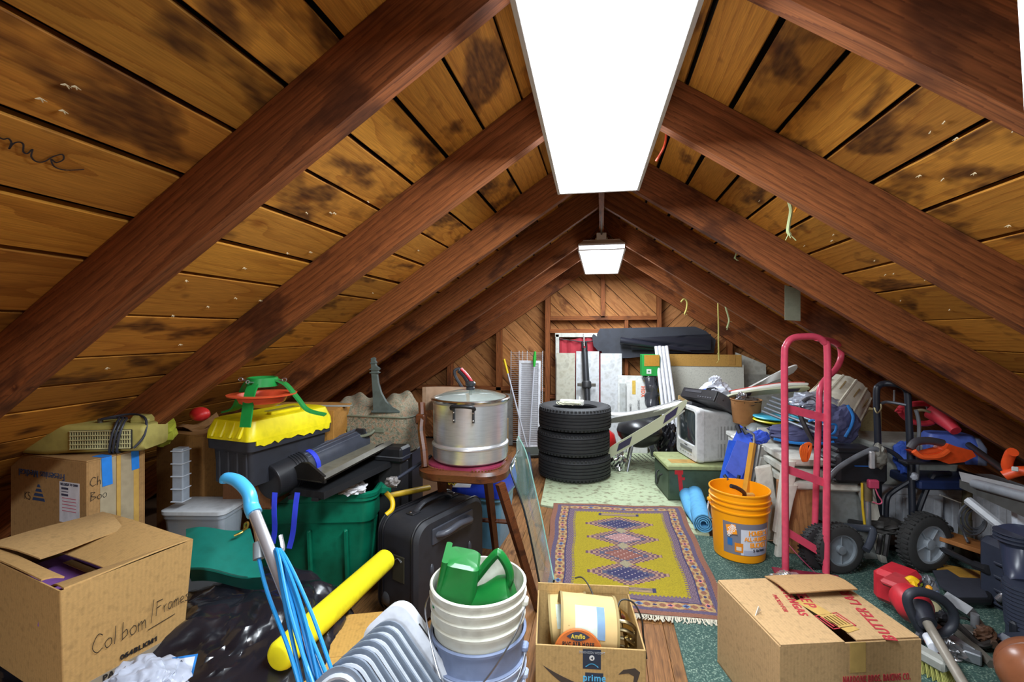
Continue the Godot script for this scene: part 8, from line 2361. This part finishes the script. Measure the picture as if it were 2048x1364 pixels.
func trimmer() -> void:
	# red petrol trimmer: engine far, shaft towards the viewer, D-shaped grip
	var e := on(1820, 1190, 0.1)
	var a := on(1842, 1225, 0.16)
	var b := at(1940, 1390, 1.5)
	var t := thing("grass_trimmer", "red petrol grass trimmer with black loop grip and grey shaft, right of the bakery carton", "grass trimmer", e)
	var red := M(206, 44, 56, 0.4, 0, 1)
	var ax := (b - a).normalized()
	obj("shroud", B.new().x_at(Transform3D(Basis(Vector3.UP, 0.7), on(1795, 1170, 0.12) - e)).box(Vector3(0.16, 0.14, 0.13), Vector3(0, 0.0, 0), 0.02), red, t)
	obj("shroud_top", B.new().x_at(Transform3D(Basis(Vector3.UP, 0.7), on(1800, 1165, 0.18) - e)).box(Vector3(0.13, 0.03, 0.1), Vector3.ZERO, 0.012), M(190, 60, 66, 0.5, 0, 2), t)
	for i in 2:
		obj("vent_slot", B.new().x_at(Transform3D(Basis(Vector3.UP, 0.7), on(1795, 1170, 0.12) - e)).box(Vector3(0.012, 0.06, 0.006), Vector3(-0.06 + i * 0.03, -0.02, 0.064)), M(30, 22, 24, 0.8), t)
	obj("label", B.new().x_at(Transform3D(Basis(Vector3.UP, 0.7), on(1795, 1170, 0.12) - e)).box(Vector3(0.06, 0.022, 0.004), Vector3(0.035, 0.02, 0.065)), M(44, 40, 60, 0.4), t)
	obj("label_stripe", B.new().x_at(Transform3D(Basis(Vector3.UP, 0.7), on(1795, 1170, 0.12) - e)).box(Vector3(0.04, 0.01, 0.002), Vector3(0.035, 0.02, 0.068)), M(200, 220, 30, 0.4), t)
	obj("clutch_housing", rel(e).tube([on(1812, 1195, 0.15), on(1830, 1215, 0.15), a], [0.06, 0.064, 0.036], 24), red, t)
	obj("clutch_cap", rel(e).tube([a - ax * 0.02, a + ax * 0.05], [0.045, 0.03], 18), M(40, 42, 52, 0.45), t)
	obj("primer", rel(e).tube(curve([on(1815, 1162, 0.2), on(1824, 1158, 0.21), on(1834, 1165, 0.2)]), 0.014, 8), M(240, 190, 20, 0.4), t)
	obj("primer", rel(e).tube([on(1825, 1160, 0.205), on(1832, 1182, 0.18)], 0.012, 8), M(240, 190, 20, 0.4), t)
	obj("carburettor", blob(on(1850, 1170, 0.12) - e, Vector3(0.04, 0.04, 0.05), 7, 0.4, 0.2, 24, 16), M(120, 124, 130, 0.4, 0.5, 2), t)
	obj("air_cleaner", rel(e).tube(curve([on(1842, 1158, 0.14), on(1862, 1158, 0.14), on(1872, 1180, 0.12), on(1870, 1198, 0.1)]), 0.012, 8), M(96, 108, 130, 0.4), t)
	obj("cord_button", blob(on(1858, 1176, 0.15) - e, Vector3(0.012, 0.012, 0.012), 3, 0.1, 0, 10, 8), M(236, 160, 40, 0.4), t)
	obj("fuel_cap", B.new().x_at(Transform3D(Basis(Vector3.RIGHT, 1.2), on(1860, 1222, 0.08) - e)).lathe([Vector2(0.0, -0.02), Vector2(0.04, -0.02), Vector2(0.042, 0.01), Vector2(0.03, 0.02), Vector2(0.0, 0.022)], 24), M(196, 190, 150, 0.5, 0, 2), t)
	obj("muffler", blob(on(1878, 1235, 0.06) - e, Vector3(0.04, 0.035, 0.04), 12, 0.2, 0.1, 20, 14), M(42, 44, 50, 0.5, 0.2, 2), t)
	obj("shaft", rel(e).tube([a, b], 0.0165, 16), M(150, 142, 130, 0.4, 0.2, 1), t)
	var g0 := a.lerp(b, 0.3)
	var rg := []
	for q in [[1846, 1265], [1830, 1240], [1818, 1215], [1815, 1195], [1828, 1184], [1855, 1186], [1885, 1200], [1905, 1222], [1907, 1245], [1895, 1262], [1872, 1270]]:
		rg.append(at(q[0], q[1], 1.78))
	obj("loop_grip", rel(e).tube(curve(rg, 4, true), 0.0165, 12, true), M(46, 49, 58, 0.5), t)
	obj("grip_clamp", rel(e).tube([at(1838, 1282, 1.76), at(1850, 1262, 1.78)], 0.02, 8), M(40, 42, 50, 0.5), t)
	var k := at(1862, 1282, 1.71)
	obj("decal", rel(e).tube([at(1856, 1274, 1.735), at(1868, 1296, 1.68)], 0.0172, 14), M(220, 222, 230, 0.4, 0, 0), t)
	obj("decal_stripe", rel(e).tube([at(1860, 1282, 1.718), at(1863, 1287, 1.706)], 0.0176, 14), M(220, 110, 40, 0.4, 0, 0), t)
	obj("decal_stripe", rel(e).tube([at(1857, 1275, 1.733), at(1859, 1279, 1.724)], 0.0176, 14), M(90, 110, 190, 0.4, 0, 0), t)

func small_things() -> void:
	var tw := M(170, 180, 130, 0.9)
	var yl := M(186, 176, 96, 0.9)
	var g := "twine scraps hanging from the rafters"
	var defs := [
		["frayed pale green twine hanging with an orange loop from the second right rafter", tw, 0.006, [[1577, 400], [1582, 420], [1578, 445], [1576, 462], [1580, 470]], 1.62],
		["small curl of pale green twine on the near face of a right rafter", tw, 0.004, [[1467, 452], [1470, 445], [1482, 443], [1496, 444], [1490, 439]], 2.1],
		["short frayed twine end under the middle right rafter", tw, 0.004, [[1470, 497], [1473, 505], [1469, 517]], 2.35],
		["short dull green twine scrap on a right rafter", M(120, 124, 100, 0.9), 0.005, [[1433, 510], [1441, 518], [1451, 526]], 2.75],
		["longest straight yellow twine hanging from a right rafter", yl, 0.005, [[1433, 564], [1437, 580], [1436, 610], [1437, 650], [1437, 685], [1438, 720]], 3.4],
		["pale frayed twine hanging right of the long yellow one", tw, 0.006, [[1453, 562], [1453, 580], [1451, 610], [1456, 630], [1458, 642], [1454, 656]], 3.3],
		["bent yellow twine hook on a far right rafter", yl, 0.007, [[1362, 604], [1368, 598], [1374, 604], [1373, 618], [1369, 628]], 4.0]]
	for d in defs:
		var pts := []
		for q in d[3]:
			pts.append(at(q[0], q[1], d[4]))
		var t := thing("twine", d[0], "twine", pts[0], 0, g)
		obj("strand", rel(pts[0]).tube(curve(pts, 4), d[2], 6), d[1], t)
		for i in 5:
			var a: Vector3 = pts[pts.size() - 2].lerp(pts[-1], i / 4.0)
			obj("fray", rel(pts[0]).tube([a, a + Vector3(rng.randf_range(-0.02, 0.02), rng.randf_range(-0.03, 0.0), 0.004)], 0.0015, 4), d[1], t)
	var o := at(1590, 410, 1.6)
	one("orange_twine", rel(o).tube(curve([at(1583, 408, 1.61), at(1590, 404, 1.61), at(1594, 412, 1.61), at(1588, 425, 1.61)]), 0.003, 6), M(230, 140, 30, 0.8), "orange twine loop beside the frayed green twine", "twine", o)
	o = at(1328, 270, 1.5)
	one("red_cable", rel(o).tube(curve([at(1331, 250, 1.5), at(1332, 275, 1.5), at(1326, 298, 1.5), at(1312, 322, 1.52)]), 0.004, 6), M(226, 84, 50, 0.5), "orange-red cord hanging beside the large ceiling light", "cord", o)
	# pencilled script on a roof board, left edge
	var roof: Node3D = get_node("ceiling")
	var q := on_roof(60, 305, -1.0)
	var up := Vector3(cos(PITCH), sin(PITCH), 0)
	var fr := Transform3D(Basis(Vector3(0, 0, -1), up, Vector3(0, 0, -1).cross(up)), q)
	var line := []
	for k in [[-6, 272], [6, 277], [16, 276], [22, 284], [18, 296], [26, 286], [38, 283], [46, 288], [46, 302], [54, 306], [64, 298], [62, 312], [72, 322], [88, 322], [106, 312], [124, 308], [126, 318], [112, 324], [102, 318], [108, 332], [130, 339], [166, 338]]:
		var w3: Vector3 = fr.affine_inverse() * on_roof(k[0], k[1], -1.0)
		line.append(Vector2(w3.x, w3.y))
	obj("handwriting", B.new().stroke(curve(line, 4), 0.0026), ink(58, 50, 52), roof).transform = fr
	# pale cloth patch folded over a right rafter
	var pa := at(1570, 566, 2.42)
	one("cloth_patch", rel(pa).grid(4, 6, func(u: float, v: float) -> Vector3: return at(lerpf(1570, 1601, u), lerpf(640 + u * 2, 570 + u * 10, v), 2.44), 0.004), M(128, 132, 112, 0.9), "pale grey cloth patch pinned on the face of a right rafter", "patch", pa)
	one("light_cable", B.new().tube([Vector3(0.0, 1.93, -2.0), Vector3(0.0, 1.97, -2.6), Vector3(0.0, 1.95, -3.3), Vector3(0.0, 1.9, -3.5)], 0.006, 6), M(96, 82, 66, 0.6), "brown cable running along the ridge between the ceiling lights", "cable")
	# nail tips through the boards, each with a pale splinter
	var nail_m := M(212, 196, 160, 0.6, 0.1, 0)
	var spots := [[415, 612], [470, 595], [520, 600], [488, 535], [660, 424], [574, 505], [620, 503], [214, 735], [360, 688], [372, 560], [345, 630], [130, 168], [150, 172], [80, 196], [125, 220], [668, 425], [612, 424], [735, 402], [830, 604], [745, 585], [790, 470], [836, 500],
		[1862, 262], [1890, 242], [1914, 275], [1950, 345], [1888, 356], [1840, 350], [1665, 480], [1610, 490], [1668, 468], [1750, 520], [1772, 548], [1788, 546], [1852, 558], [1802, 600], [1900, 618], [1520, 400], [2018, 450], [2030, 258]]
	for s in spots:
		var sd := -1.0 if s[0] < 1200 else 1.0
		var w := on_roof(s[0], s[1], sd)
		var ro: Node3D = get_node("ceiling" if sd < 0 else "ceiling_001")
		var inn := Vector3(-sd * sin(PITCH), -cos(PITCH), 0)
		var b := B.new()
		b.tube([w, w + inn * 0.008 + Vector3(0, 0, rng.randf_range(-0.004, 0.004))], [0.0013, 0.0008], 5)
		var a2 := rng.randf_range(-0.6, 0.6)
		b.tube([w + inn * 0.001, w + inn * 0.006 + Vector3(0.004 * a2, 0, 0.008)], [0.0018, 0.0005], 4)
		b.tube([w + inn * 0.001, w + inn * 0.007 + Vector3(-0.004 * a2, 0.002, -0.006)], [0.0016, 0.0005], 4)
		obj("nail", b, nail_m, ro)

func on_roof(u: float, v: float, side: float) -> Vector3:
	var r := at(u, v, 1.0) - EYE
	var k := tan(PITCH)
	return EYE + r * ((RIDGE + 0.137 / cos(PITCH) - EYE.y) / (r.y + k * side * r.x))
